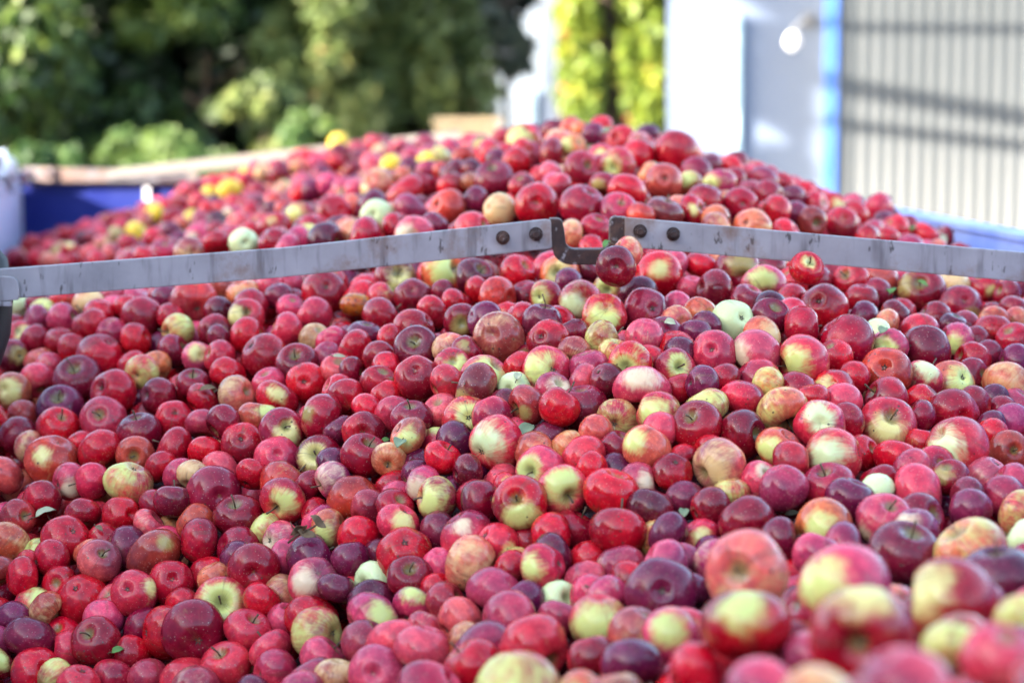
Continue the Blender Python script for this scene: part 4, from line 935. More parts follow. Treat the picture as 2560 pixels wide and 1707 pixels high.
SMALL = """
-9882,45463,-4033,272;G
-9175,44105,-3927,315;D
-8606,43708,-3817,307;R
-8004,42996,-3788,314;OY
-7655,43367,-3661,297;K
-7535,42785,-3864,288;K
-7199,42419,-3809,299;R
-6481,42465,-3657,288;P
-6240,41407,-3892,285;R
-5400,42589,-3420,287;OD
-5315,41244,-3792,295;D
-4955,41826,-3521,323;OR
-4715,41109,-3649,330;DR
-4466,42053,-3377,317;KM
-4247,41366,-3531,310;PD
-8405,42477,-4056,322;KD;90,-34,29
-8998,42914,-4122,310;PK
-8987,43424,-4022,293;Y
-7690,42288,-3919,323;R
-7322,41403,-4210,325;RK
-5302,40488,-4061,321;DR;;48,-81,33
-3979,40765,-3695,274;K
-3413,39165,-4083,295;OY
-3089,38763,-4079,299;KR
-5147,40004,-4146,276;DP
-9217,42503,-4340,288;M;1,-90,43;;39,-91,14
-8830,42074,-4413,305;D
-8311,41760,-4380,310;RD
-7988,41254,-4488,312;R
-8660,41508,-4700,305;OK
-8397,41088,-4785,285;K
-6275,39799,-4649,307;O
-6732,40091,-4622,284;R
-5513,39608,-4437,303;MK;;46,-87,18;9,-89,44
-5074,39305,-4403,312;RK;;;;x
-3118,38256,-4281,285;KM
-2891,37489,-4406,311;KO;17,-61,78
-4051,37748,-4683,298;KR
-2811,36626,-4674,313;R
-5080,37090,-5243,298;DK
-8521,39405,-5480,325;RO
-2680,35239,-5115,280;P
-7185,37582,-5680,293;R
-8168,38118,-5812,306;OK
-5635,36041,-5807,294;R
-5274,35698,-5869,293;KD
-4974,35316,-5808,278;OY
-4605,35639,-5770,307;K
-2740,34444,-5534,310;P
-5559,35082,-6241,319;DR;;;;x
-3052,34236,-5817,276;D
-7834,34182,-7093,302;DO;;;;x
-6334,34757,-6751,285;R
-5883,34328,-6831,403;PD
-4855,34344,-6395,322;DO;;;;x
-4098,33613,-6652,350;D
-5355,34907,-6680,290;O
-5588,34580,-6471,275;K
-5257,34344,-6698,287;K
-3712,33835,-6418,291;Y
-2857,33340,-6173,304;KR
-2947,33837,-6202,303;R
-7378,34823,-6943,276;Y
-6444,34288,-6877,288;O
-4520,33426,-7019,320;R;;3,-96,27
-4058,33106,-6668,272;P
-3299,32492,-7076,314;OK
-3325,32988,-6665,283;K
-7394,34393,-7104,284;R
-6818,33874,-7224,288;R;-16,-97,20
-5874,33754,-7310,305;M;;;-9,-98,-16
-5496,33443,-7250,271;K
-5898,33276,-7385,277;KO
-4799,32802,-7303,271;R
-3978,32973,-7239,344;OY
-4371,32954,-6951,273;O
-5415,32758,-7679,354;DP
-6664,33189,-7871,312;R;-25,-65,72
-7664,33637,-7695,313;R
-7398,33232,-7635,290;P
-7582,32990,-7928,289;K
-6473,32690,-7991,321;RK
-7481,32546,-8130,293;HD;;;28,-85,44
-6521,31898,-8180,288;Y
-3234,31891,-7325,280;K
-2653,29764,-7640,354;PK
-2755,29163,-7729,357;K
-3489,30188,-7989,327;P
-1387,33831,-5452,306;P
-1758,33614,-5732,300;R;;;;x
-1389,33353,-5515,284;P
-1303,32870,-5558,293;KM;;;-40,-91,4
-867,33003,-5662,281;P
-565,33174,-5393,274;P
-194,32766,-5504,318;K
-522,32367,-5661,323;DR
-60,32302,-5501,270;H;;;24,-91,35
142,31854,-5546,321;D
1142,31751,-5154,276;R
1771,31634,-5339,329;KO;;;36,-88,31
1483,32060,-5232,286;P
-1693,32658,-5849,319;RP
-1676,33136,-5761,278;K
-1045,31988,-6082,316;PD
-1889,32261,-6505,281;P
227,31185,-6090,272;R
557,30310,-6074,302;PR
78,30770,-6345,295;Y
5,30306,-6278,281;RD
1972,30500,-5913,287;YO
1009,30370,-6145,288;R
-997,31319,-6446,288;K
-1949,31659,-6743,305;G;-71,-71,-3
-2276,31953,-6969,278;H
-1932,31126,-6907,358;P;;6,-65,76
-985,30806,-6657,278;R
-1139,29875,-6988,279;K
161,29338,-6486,295;P
595,29470,-6525,277;G;61,-68,40
-591,28802,-6916,302;O
1001,29229,-6395,294;K
1515,29224,-6206,278;R
736,24254,-6430,306;YO
1077,23367,-6179,305;O
3017,31007,-5361,281;Y
2522,30295,-5813,297;M;;;-8,-97,22
5089,31297,-5223,299;D
4974,30758,-5307,277;G
5601,31535,-5134,349;K
6063,31284,-5214,300;DM;-17,-41,90;;-56,-69,46
6979,31503,-5325,327;KP
6198,30802,-5387,308;PK
5424,29934,-5512,353;D
4262,28837,-5721,361;PK
5211,29009,-5527,342;KH;;;-68,-63,38
6476,28396,-5494,292;G
2626,29176,-5945,314;KY
2621,29849,-5971,277;P
2264,29559,-6027,301;K
2240,28588,-6205,319;P
2076,26649,-6276,312;K
-558,39675,-3276,311;R
829,39856,-3007,356;MO;-20,-96,18;;-13,-99,0
1373,40038,-2944,312;D
2816,40087,-2883,318;K
1687,39059,-3212,307;H;-29,-96,4;;-21,-95,24
241,39114,-3317,294;D
967,39335,-3136,286;P
2144,38672,-3255,356;DP
2733,37512,-3388,291;K
-1362,38737,-3586,315;R
-981,39186,-3476,289;R
-1202,40031,-3369,272;D
-2311,40502,-3486,295;H
-2489,38458,-3947,324;P
-852,37941,-3635,307;DM;6,-99,-10;;2,-95,-31
-444,37531,-3584,346;P
112,37562,-3538,284;R;;;;x
927,36196,-3678,298;D
-1030,36592,-3945,303;OK
-714,36186,-3985,291;D;;;-10,-81,57
-2169,37176,-4189,308;R;;-46,-85,-26
-2054,37793,-3944,276;R
-2034,36692,-4278,278;R;;;;x
-2121,36156,-4484,316;DR;;;64,-77,6
-2628,37049,-4392,280;D
-947,35768,-4169,303;H;6,-87,49;;44,-88,18
-429,35249,-4314,410;HK;;;29,-75,60
113,35235,-4100,275;R
35,34585,-4370,281;G;-48,-86,15
629,34067,-4349,314;KH;37,-55,74;;41,-79,46
983,35205,-3908,301;OK;-44,-84,-32
1164,34720,-4042,322;K
1598,34971,-3866,301;YR
2116,34647,-3959,310;R
2374,35709,-3703,354;PD;-73,-66,17
2530,35175,-3778,306;R
2653,36388,-3510,285;OK;;34,-93,9
2582,34704,-3841,284;P
1086,34235,-4197,297;K
2498,33801,-4286,301;RD
-97,34170,-4568,277;D
12,33637,-4971,308;K;-32,-85,41
-1072,34700,-4710,319;KO
-1832,34991,-4816,316;KR;;1,-96,-27;;x
-2251,35314,-4792,296;R
-1987,35679,-4614,274;R
-1683,34320,-5342,291;K
-1184,34225,-5140,286;H
515,33215,-4947,321;P
832,32773,-5047,310;O
312,32738,-5042,309;OK
1227,32793,-4781,279;OK
1518,32478,-4991,283;D
2134,32478,-4698,284;K
3343,40245,-2882,323;R
4596,40417,-2959,311;D
5408,40256,-3142,291;D
6611,40893,-3165,355;DO
8133,41882,-3323,296;OY
9587,43186,-3539,272;D
9457,43652,-3505,290;O
9075,41606,-3516,279;D
4893,39748,-3141,324;R
6062,39421,-3408,323;DR
6408,40007,-3368,291;D
6538,38635,-3602,306;RD;;;;x
8895,40222,-3633,308;D
3095,39164,-3196,281;K
3967,38216,-3327,308;KR
4726,38401,-3356,320;RK
3038,36822,-3438,307;OR;;58,-79,21
4158,36737,-3484,329;PD
4309,37809,-3379,308;P
4609,37289,-3464,279;K
2893,35694,-3638,282;P
3121,36108,-3551,282;P
5880,37985,-3612,312;P
6203,37578,-3676,300;OR
5953,36947,-3780,275;G
7262,38956,-3682,306;D
8338,39224,-3784,304;OR;;18,-92,34
7784,38937,-3840,289;KR
8182,38552,-3906,366;RD
8798,39471,-3808,283;O
6773,37809,-3807,349;H
7424,37770,-3961,324;HK;-94,-10,31;;-54,-83,-14
7799,38140,-4026,290;D
7472,38520,-3816,273;P
8418,38012,-3992,331;RP
7900,37587,-4197,288;PD
8249,37182,-4276,337;P
6051,36371,-3921,320;HK;;-38,-90,21;-45,-89,6
3919,35676,-3661,320;OM;;;44,-89,6
5036,35293,-3954,296;R;-43,-38,82
7434,36574,-4399,310;D
7524,37074,-4211,317;RD;-88,-30,38
3133,33853,-4140,300;R;;;;x
3658,34076,-4183,379;KR
3788,33542,-4165,278;YO
4255,33759,-4308,341;DR
4390,33245,-4354,283;R
4833,33986,-4268,338;RH;;-18,-91,38;-70,-71,3
5227,34594,-4213,278;R
6074,33687,-4687,297;D
6299,34627,-4560,300;R
7124,34812,-4645,311;R
7549,35486,-4648,277;P
7560,35027,-4776,279;D
7965,35709,-4755,297;KO
7621,34479,-4874,325;K
7212,34058,-4881,274;P
7138,33604,-4951,272;R
2859,32095,-4968,285;R
5052,32434,-5034,294;R
5483,32111,-5079,353;R
6005,32975,-4978,277;R
2414,32005,-5096,277;R
6004,31934,-5135,308;HG;25,-83,50
-4856,71533,-1519,335;KR
-5392,71222,-1605,354;D
-5326,69376,-1816,314;R
-4564,65657,-1940,312;DP
-4253,68389,-1772,340;KO
-4496,73554,-1333,299;K
-6403,70911,-1801,308;R
-6495,69499,-1981,284;YK
-5990,69951,-1849,289;K
-7011,68853,-2142,390;DP;;;25,-74,-62
-5570,66630,-2107,312;PK;;8,-99,-8
-7629,69584,-2201,298;OY
-7871,70175,-2164,291;R
-8199,70547,-2232,290;Q
-8109,69016,-2362,313;R
-9104,70024,-2488,329;RK
-9014,67666,-2756,316;Q
-7282,65491,-2565,335;DR
-6298,63097,-2439,303;YK
-5608,61674,-2239,316;KO
-5064,57464,-2207,296;P
-5420,57818,-2313,304;R
-4623,57201,-2073,324;K
-4032,54674,-2085,298;KM;;17,-97,-20;6,-92,-40
-3647,53633,-2059,284;K
-9703,70135,-2655,291;D
-10019,70511,-2726,284;K
-9942,67958,-2981,298;RD
-9160,66649,-2923,316;RK
-8564,65285,-2914,302;P
-10222,67351,-3146,280;R
-9608,64592,-3237,317;DR
-7940,61990,-2929,289;R
-8550,63892,-3019,286;R
-7817,63640,-2841,302;R
-7162,58534,-2812,294;KM;;;-30,-95,-11
-6432,56419,-2710,315;RD
-6658,58960,-2632,299;D
-5883,56831,-2507,317;RO
-5888,55185,-2636,287;D
-5384,54176,-2560,287;RO
-4767,51618,-2533,374;H;;;-54,-81,22
-3875,49919,-2437,449;R;;55,-77,33
-3514,50861,-2297,300;OK
-3182,49771,-2326,302;P
-3535,46865,-2545,314;PD
-3334,46101,-2575,287;OR
-4124,46166,-2722,326;YO
-5149,49184,-2735,415;RD;;;-3,-80,60
-4268,48528,-2597,270;RP
-4752,45457,-2815,327;DR
-4275,45666,-2741,288;K
-6137,50104,-2930,278;KR
-6380,49138,-2989,306;R
-5700,49721,-2843,279;R
-6516,54270,-2890,315;KO
-5818,52445,-2779,280;RO
-7352,56718,-2976,294;PD
-6987,53847,-3050,293;DR
-8069,59226,-3061,282;KH
-8580,61107,-3142,314;Q
-8624,59524,-3216,271;O
-7398,53534,-3173,319;KH;;39,-92,5;-31,-95,-3
-8780,58786,-3299,296;P
-8031,54601,-3307,290;P
-8978,57223,-3436,314;R
-10271,62369,-3566,354;Q
-10985,62955,-3731,314;Y
-11694,68303,-3495,307;RD
-12265,69201,-3613,306;DR
-10484,65098,-3433,324;OK
-11254,65606,-3614,298;RK
-9772,58016,-3635,318;DR
-11907,65803,-3795,304;RK
-11143,62077,-3841,273;YK
-8103,53185,-3374,279;R
-15856,75020,-4693,356;R
-14768,67472,-4599,316;D
-15103,74637,-4518,337;R
-13473,66114,-4254,295;RK
-13365,64079,-4368,318;R
-12370,61074,-4259,312;OK
-14607,74856,-4347,311;R
-14120,75178,-4147,357;RK
-12082,62516,-4079,319;RD;;;0,-61,79
-12729,64156,-4172,275;Y
-12326,65548,-3940,286;P
-11992,65105,-3883,284;PK
-12161,67109,-3762,271;K
-11025,59454,-3946,275;KO;;17,-96,-23
-9947,56655,-3760,280;OK
-11235,58034,-4073,276;R
-10059,55155,-3859,286;R
-8546,50461,-3519,283;R
-7841,48759,-3324,298;R
-7726,50447,-3303,302;RK
-4692,69621,-1723,290;P
-4266,73083,-1339,306;RP
-4074,70493,-1569,315;YG
-3533,72047,-1409,326;KO
-2757,72957,-1367,386;PK;;12,-97,21
-1592,58997,-1203,306;K
-810,57565,-1090,320;HK;;;9,-100,2
-3734,61053,-1689,312;KO
-2680,59697,-1428,290;K
-2486,55057,-1580,282;P
-2175,58824,-1334,295;KO
-2091,55331,-1449,291;Q
-1735,55702,-1332,272;Y
-3524,55696,-1841,306;RO
-2549,53265,-1761,286;O
-1125,53154,-1316,305;RO;;31,-93,-20
-531,52462,-1200,368;RK;;;51,-85,11
-234,60426,-1007,367;RP
541,54656,-739,280;P
82,50238,-1316,353;R
241,51620,-1085,285;R
-338,51404,-1294,286;P
-1992,53245,-1583,282;PK
-1574,52011,-1590,317;RO
-1282,51276,-1611,334;D
-883,50919,-1535,291;PD
-861,49266,-1753,279;O
-3144,52986,-1950,427;OD;;-50,-75,44;-77,-54,-34
-2067,51239,-1864,351;DR
-1299,49583,-1846,351;R
-724,46163,-1993,315;PD
-2972,49201,-2282,403;PD
218,46576,-1724,299;RD
-1508,44128,-2397,292;PD
-2309,44876,-2493,323;RD
988,53611,-650,324;PD
1342,53222,-597,290;OR
1578,52803,-685,280;O
1813,51806,-745,311;P
2055,52793,-540,288;R
1082,51389,-888,363;OK
1335,50433,-987,322;HO;;;-54,-82,18
2427,50891,-837,387;RD;;-53,-83,18
3100,52626,-757,307;P
2837,50073,-969,381;OK
2693,48847,-1158,383;R;;;;x
1906,48906,-1160,322;RK;;;-4,-97,24
823,47461,-1510,323;K
886,45573,-1687,337;RK
1844,45313,-1630,295;DM;;;-48,-87,-10
2817,46733,-1467,283;O
3571,45890,-1632,290;HO;;;-27,-86,43
3841,47607,-1475,352;DP
4255,48953,-1384,276;P
4739,49319,-1436,310;R
4255,46681,-1670,369;HK;;;-75,-66,10
5155,49607,-1576,288;K
4687,48127,-1631,271;D
3745,44148,-1855,353;DR
4919,47287,-1818,272;KO
1522,41668,-2341,322;DR;26,-43,86;;;x
1447,40894,-2632,278;R
3806,42625,-2192,287;O
5436,49153,-1668,342;PK
5935,49938,-1776,282;R
5913,48232,-2027,316;P
5235,46872,-1932,347;PR
6304,49395,-1982,291;R
6642,49752,-2059,282;R
6442,48414,-2186,310;RD
6971,49397,-2210,302;RM;;;50,-87,4
7673,51496,-2282,283;K
8217,51229,-2409,410;RK
7405,49017,-2407,331;RD
5635,45293,-2233,284;P
7469,47412,-2675,283;K
8045,49255,-2614,276;P
7639,46676,-2780,296;RD
8192,48768,-2701,319;R
8703,50132,-2724,276;RP
8873,48967,-2885,336;R
9605,50558,-3000,300;R;-61,-16,77
8771,47067,-3069,280;OK
9365,47529,-3169,306;RP
"""
FILL = """
-1018,4852,-447,329
-817,3281,-852,297
987,3015,-560,340
294,2461,-621,390
328,1238,-398,398
-1158,3785,-735,334
-841,2146,-983,379
-634,7656,-214,357
393,1612,-436,381
682,2711,-569,352
-383,7421,-167,334
-972,7855,-306,305
-903,4990,-409,385
725,2443,-525,315
752,5265,-266,351
-762,5589,-332,420
878,956,-390,336
-658,2108,-928,314
-729,4196,-447,290
-1105,2692,-1093,368
35,1880,-584,315
-1430,7157,-465,350
280,7877,-291,377
166,6009,-154,329
-470,6040,-240,342
113,7581,-212,374
1047,3288,-575,384
-748,5099,-344,305
576,5700,-206,304
571,5212,-200,342
-47,1288,-519,400
-1023,4263,-516,391
743,5363,-261,290
-229,6086,-149,336
-327,2406,-853,420
134,7485,-248,381
576,5777,-197,328
-912,5772,-381,351
661,6762,-282,355
522,2190,-516,363
-1081,5997,-425,345
974,2615,-570,340
212,5685,-116,365
998,2214,-484,325
250,6106,-161,332
-1074,7759,-324,348
450,5542,-156,377
159,5613,-97,349
195,6842,-219,348
-189,1237,-555,346
-527,1507,-715,359
422,7642,-313,340
-561,2733,-974,311
-865,5320,-373,372
-90,7196,-202,383
176,5307,-129,311
526,6764,-279,352
395,1885,-510,389
-896,5936,-361,318
-955,2628,-1069,354
114,7892,-266,382
348,1746,-497,333
292,5622,-142,334
-402,5191,-246,357
-353,4301,-341,379
108,1818,-549,299
-352,7161,-199,290
-494,1825,-811,344
-997,6531,-382,328
-1006,1825,-960,299
183,6441,-172,330
-12,2345,-680,316
-389,2874,-863,420
-1355,5574,-543,292
-1517,6396,-512,336
1170,2140,-520,317
481,6642,-254,359
-1245,4703,-537,376
670,2017,-492,369
403,4075,-313,299
-1221,5168,-499,337
616,6445,-269,359
-1496,7799,-456,333
-1469,7696,-448,358
-570,2461,-961,335
-972,1944,-984,346
-615,2568,-954,407
136,5958,-128,336
-1066,5014,-424,325
-1443,6982,-478,352
-293,7674,-163,378
-1127,4590,-503,345
-485,4826,-301,374
-1204,5642,-459,340
-736,2593,-1002,416
270,5143,-131,390
-49,7145,-187,345
576,4003,-362,333
-1304,7074,-429,341
-305,6852,-218,332
355,5312,-104,341
-889,2104,-976,306
-138,1995,-702,347
-531,5027,-324,380
-486,4106,-424,302
-25,5636,-147,290
-172,2273,-752,337
274,5475,-140,365
497,2407,-576,335
743,1552,-416,362
-1370,5212,-558,349
-950,1185,-837,350
1082,2028,-478,345
-708,2736,-1022,402
-1613,7885,-488,410
-1180,5308,-485,291
416,6008,-168,412
-1030,1492,-900,420
-1264,3765,-779,290
361,7013,-246,340
-1158,6762,-372,290
231,7377,-234,305
791,2638,-552,327
714,4974,-274,332
-563,5078,-298,337
-10,1953,-611,309
415,2045,-513,367
-642,6475,-272,352
849,5505,-337,328
-18,2607,-738,340
-146,5950,-146,304
785,1410,-419,394
-1144,4445,-510,366
745,2201,-504,318
-891,3151,-962,378
575,5865,-212,379
780,2798,-593,379
848,1581,-422,350
-1250,4176,-612,326
431,6954,-257,373
-781,7219,-246,362
938,3720,-498,321
304,1050,-388,322
67,1359,-459,325
-242,6937,-188,343
-493,2688,-932,290
-1202,5383,-488,420
489,1329,-382,294
-1117,3638,-788,326
993,1830,-465,342
381,7701,-291,359
911,3258,-558,354
212,5223,-109,368
-1014,2483,-1073,361
-550,7320,-172,361
217,1560,-467,290
-1034,6841,-336,379
-282,7831,-189,311
-749,6423,-288,344
-405,7174,-167,313
879,1287,-431,342
45,5872,-141,290
294,1815,-494,381
-1108,3918,-700,332
-163,7799,-218,367
-784,6595,-313,333
-757,7149,-230,332
-825,1281,-807,290
-39,5058,-171,348
48,6278,-128,373
-375,7611,-165,333
369,2505,-581,342
-138,1590,-580,300
-82,1434,-532,330
-1204,3585,-863,314
291,6603,-199,370
-322,4807,-273,314
516,1499,-418,375
611,5637,-212,380
-907,7164,-289,417
-707,1882,-901,349
84,4426,-216,319
-1057,4905,-421,304
-920,6035,-377,290
-611,6108,-294,357
121,3734,-388,351
1055,1308,-446,293
302,2260,-556,294
-903,5420,-379,328
649,7086,-342,401
-207,6872,-213,361
371,7549,-298,324
665,2520,-535,314
889,5220,-312,353
-718,1567,-804,317
-1243,5857,-495,331
-1366,5022,-537,310
845,2585,-550,290
229,6397,-167,338
-887,2684,-1050,372
-802,7723,-249,316
-1283,5120,-498,332
-920,3845,-658,361
-182,6692,-207,358
684,6851,-309,306
116,2157,-636,311
-12,2086,-648,297
-487,7268,-149,299
-394,1336,-655,360
-968,5068,-437,303
-1012,3922,-624,402
305,5559,-113,366
205,6986,-217,301
-198,2179,-742,366
-1168,4972,-468,339
-413,1438,-653,345
543,4800,-214,290
911,4491,-358,295
322,6282,-176,362
-330,2810,-866,328
-434,7666,-151,420
657,5346,-210,387
869,4815,-325,359
-1195,4643,-528,321
-872,1892,-950,316
958,3882,-451,334
-406,2373,-857,290
96,5615,-136,317
590,5960,-207,348
983,2103,-473,342
-818,1022,-774,328
713,1481,-400,320
-44,4120,-314,290
498,7561,-318,356
-1237,6985,-386,320
829,4243,-375,306
-816,7138,-253,379
-192,7583,-155,350
-1048,2941,-1034,420
-362,1791,-753,326
-276,5181,-230,316
884,2284,-516,290
-995,7359,-302,336
666,3332,-532,347
-736,1412,-805,290
619,1263,-396,301
639,6698,-297,380
-1085,3480,-818,308
1246,1297,-447,405
-649,2262,-944,378
660,6904,-289,376
923,1134,-426,403
-111,1286,-547,351
-483,2600,-926,380
-442,6751,-203,327
11,6373,-143,365
-819,7876,-233,350
-199,5637,-183,349
-1325,4447,-598,354
-323,1045,-560,405
-976,7772,-279,290
-201,6562,-190,390
876,2356,-520,372
-1217,7273,-377,363
768,3098,-592,380
-2,6892,-213,351
965,2799,-575,420
793,5956,-300,327
-982,7456,-298,303
111,4908,-172,372
-314,6305,-201,336
194,4006,-323,371
-567,2401,-954,292
1195,957,-423,318
-1484,7156,-502,368
-1123,4204,-581,352
273,6663,-219,325
-851,6985,-242,336
767,1841,-458,294
-1257,5762,-491,377
113,1252,-459,399
-1014,5440,-440,371
-1210,5005,-511,358
-1252,7126,-419,380
206,5747,-146,348
-723,6189,-284,317
389,5087,-146,290
-1396,5903,-500,312
735,2855,-560,350
-439,6480,-248,360
512,1125,-372,297
-941,4171,-524,313
430,5709,-183,386
-1314,5407,-496,340
593,5557,-186,344
1150,1359,-424,326
-1360,7754,-405,405
-490,7729,-173,363
163,1026,-458,300
-207,6435,-183,363
-773,2874,-1015,322
27,5103,-158,324
-1025,7676,-299,352
-1099,2508,-1109,358
125,7224,-227,321
-940,1625,-914,324
-906,1557,-888,360
-182,7099,-175,295
-1099,7628,-307,306
-1026,3854,-657,355
701,2288,-540,374
-404,2660,-910,298
-233,2604,-836,378
-432,1557,-713,348
-824,1724,-914,396
835,2483,-558,290
-67,7384,-204,322
-547,5832,-267,345
524,1945,-496,352
588,1666,-437,342
-735,4430,-390,385
-942,1476,-866,354
-815,6001,-339,327
755,5488,-251,337
-674,7356,-202,337
15,4814,-211,312
286,6440,-176,305
278,6981,-251,313
118,1624,-526,318
-1440,7260,-492,290
-882,2820,-1024,349
-977,3569,-752,342
936,3413,-561,360
-1059,4543,-471,362
-965,2196,-1017,367
-930,3953,-623,420
-1086,6692,-390,353
20,1178,-459,369
-339,5649,-212,399
402,1225,-405,355
634,5893,-209,349
-1214,5530,-492,339
-712,6093,-309,324
1077,1182,-419,366
-755,7304,-231,337
518,1244,-408,318
943,3786,-457,317
752,2364,-522,407
-1301,4578,-561,310
13,2214,-663,332
-305,6059,-182,339
411,6837,-270,290
-333,6970,-182,308
-824,1619,-878,290
-1002,2250,-1036,344
958,2330,-516,340
-891,7393,-272,315
870,3137,-596,410
-682,1363,-759,386
596,7869,-323,358
983,951,-409,375
-975,2021,-1017,310
255,7768,-255,320
354,6666,-205,350
-674,2344,-950,352
20,7498,-202,373
-471,5808,-250,373
-206,4201,-342,322
-1487,6272,-530,343
-1174,6399,-444,334
1219,1445,-472,365
296,5419,-107,326
-1013,7260,-302,309
-699,5518,-326,330
-972,3263,-900,363
108,5857,-115,326
-488,6700,-246,338
252,2706,-643,312
-90,5567,-147,329
-796,6126,-343,338
1023,1933,-472,343
-484,1047,-649,303
992,3091,-593,317
925,1371,-420,290
719,6943,-333,330
-1298,7504,-430,332
40,1790,-562,367
618,7155,-295,410
27,5530,-103,295
149,6180,-151,349
828,3677,-492,324
-1060,5094,-419,318
-1210,7603,-383,374
-1400,6933,-465,322
-233,977,-552,299
-233,6011,-161,335
-1045,7505,-324,377
-1231,4516,-532,398
-1035,1863,-992,341
-229,7785,-196,327
325,5683,-144,344
-742,2453,-987,336
1123,2097,-496,305
670,2640,-577,332
-1213,7168,-396,290
794,5525,-287,347
699,1836,-470,352
-675,3147,-884,357
895,2116,-509,315
-188,1915,-687,364
1144,1687,-449,323
-496,2429,-933,333
-1019,2315,-1093,325
593,2872,-561,379
-355,1953,-754,383
273,5874,-129,360
-678,7131,-210,329
131,5448,-129,347
-1341,5296,-543,380
-651,5145,-326,325
367,1018,-398,331
-236,1316,-567,337
-959,1043,-805,372
-534,2664,-969,312
909,3332,-542,387
-736,2194,-945,360
20,2004,-645,397
5,1647,-561,414
-369,1525,-679,313
640,5713,-231,331
339,1941,-512,334
-120,7879,-238,386
-600,1041,-666,394
835,5880,-312,330
-556,5142,-296,327
831,3521,-515,290
985,4059,-383,371
966,2426,-546,359
437,2646,-611,340
460,4383,-243,321
104,6516,-154,290
-407,1176,-635,303
312,4601,-206,346
481,1450,-406,308
-312,2102,-784,370
53,6781,-170,357
24,6628,-163,331
-521,7579,-174,320
460,2471,-559,333
942,4582,-386,365
404,4956,-155,336
-281,5909,-192,358
663,1437,-401,336
475,2513,-598,290
772,1326,-399,376
-1119,5359,-459,353
223,2392,-598,334
308,5971,-163,323
350,2711,-618,377
82,5921,-132,391
-1005,2107,-1013,344
618,2084,-488,330
-870,7714,-247,365
-1548,7605,-502,290
-704,2959,-989,404
-764,7498,-214,300
-1399,7058,-476,394
304,7253,-240,353
-800,4502,-395,387
468,1149,-417,395
-379,5410,-235,290
-793,4233,-448,320
-445,5359,-285,377
-533,7845,-215,338
-1052,1678,-972,358
-128,6181,-125,342
402,2795,-630,332
356,7828,-299,324
-808,5544,-367,344
-5,6738,-197,349
-961,6163,-373,332
594,1345,-413,307
1015,1100,-410,336
-303,2578,-860,290
-90,7725,-217,376
-1070,2176,-1076,343
-893,6498,-336,358
-569,2152,-890,294
-1609,7708,-500,388
423,5313,-151,364
-825,1794,-923,361
932,1196,-410,316
-41,5481,-156,369
-877,7794,-266,340
386,7504,-258,351
877,4177,-398,338
-249,2460,-798,346
98,1981,-566,340
-5,7052,-212,306
-87,1755,-597,407
-934,6406,-369,343
644,5228,-219,334
-353,7259,-186,344
-168,7051,-205,314
480,1734,-434,386
696,4319,-340,307
529,5475,-198,365
137,1918,-565,351
-982,4822,-399,295
-149,2404,-747,338
-1564,7168,-492,348
-910,7851,-249,354
-1618,7500,-519,304
-834,4439,-376,392
438,7065,-262,321
-405,2173,-829,383
-135,2216,-713,325
-255,6745,-214,364
-707,1053,-743,351
777,1503,-426,314
-868,3466,-750,361
-614,2781,-953,372
848,3252,-586,370
938,3206,-604,368
38,995,-483,323
-23,7858,-202,346
-742,2518,-1036,290
1087,2244,-484,290
-753,7370,-223,368
-1086,2832,-1092,325
-1132,4290,-553,307
-540,2521,-919,329
-508,2785,-927,357
-454,1466,-694,363
293,2650,-640,385
-567,3914,-500,339
-54,2391,-697,371
842,1119,-383,373
-596,1994,-855,343
-824,2827,-1043,307
-1481,7878,-446,332
-1188,2906,-1078,326
362,2926,-625,341
-136,7672,-191,319
634,1608,-439,331
-189,2802,-784,411
-582,3027,-933,318
-668,2189,-950,352
991,3739,-476,325
-216,7264,-151,322
504,7086,-303,316
-30,7263,-214,337
-564,7422,-194,346
-1050,1563,-938,375
309,1556,-435,313
-399,2469,-862,362
-1130,2405,-1110,341
468,7156,-283,359
-374,2547,-894,356
-1040,1762,-1001,323
874,3625,-486,320
911,1871,-483,372
1174,1544,-451,364
663,5483,-229,334
-31,1864,-621,360
227,6312,-186,324
809,5422,-277,313
143,7076,-196,360
-1099,5178,-465,313
1015,3355,-559,290
-1150,6182,-436,316
-810,4609,-372,313
55,6197,-162,335
-1272,7588,-408,316
-461,2083,-818,317
103,6080,-140,290
-340,4210,-337,395
-935,1105,-811,335
1039,2760,-549,348
-147,1509,-571,333
170,5544,-91,348
-1341,4683,-577,304
205,5364,-101,372
969,3664,-500,296
-74,5390,-137,321
1177,1860,-479,360
633,6602,-293,381
-944,3724,-691,375
718,6073,-285,346
-906,2748,-1038,338
520,5564,-202,372
480,6571,-262,397
412,3530,-428,385
854,5070,-318,377
29,1110,-485,349
-955,2328,-1062,370
-40,7030,-167,290
-1030,7169,-329,290
-902,1744,-917,373
181,2169,-601,360
723,7200,-345,341
955,3041,-602,308
-351,2965,-843,347
-422,7747,-180,339
91,2309,-672,363
-734,2069,-922,290
-328,1618,-665,290
-1051,1294,-872,386
-539,1252,-690,345
803,6182,-276,323
855,3464,-530,383
-943,2446,-1087,301
-1166,4697,-501,313
1079,1531,-458,331
525,6877,-270,378
-583,5403,-318,413
94,6412,-137,290
-790,1070,-735,409
-913,3362,-812,350
-589,6585,-275,310
-212,7324,-188,331
-1110,6930,-337,380
952,2525,-529,354
-737,3084,-948,392
218,2097,-576,350
208,7649,-268,334
1068,1447,-453,305
686,7356,-348,354
-760,5159,-340,329
-192,1838,-690,369
921,4688,-365,298
366,4476,-226,290
-516,2931,-947,311
-1165,4506,-492,334
834,1532,-456,329
740,5638,-255,361
-268,2060,-727,292
755,6881,-330,347
-1056,3547,-780,319
-318,1522,-640,322
-1203,4813,-497,335
-550,5283,-317,359
-908,2897,-1056,318
102,1679,-512,317
618,1140,-374,312
-52,2555,-720,350
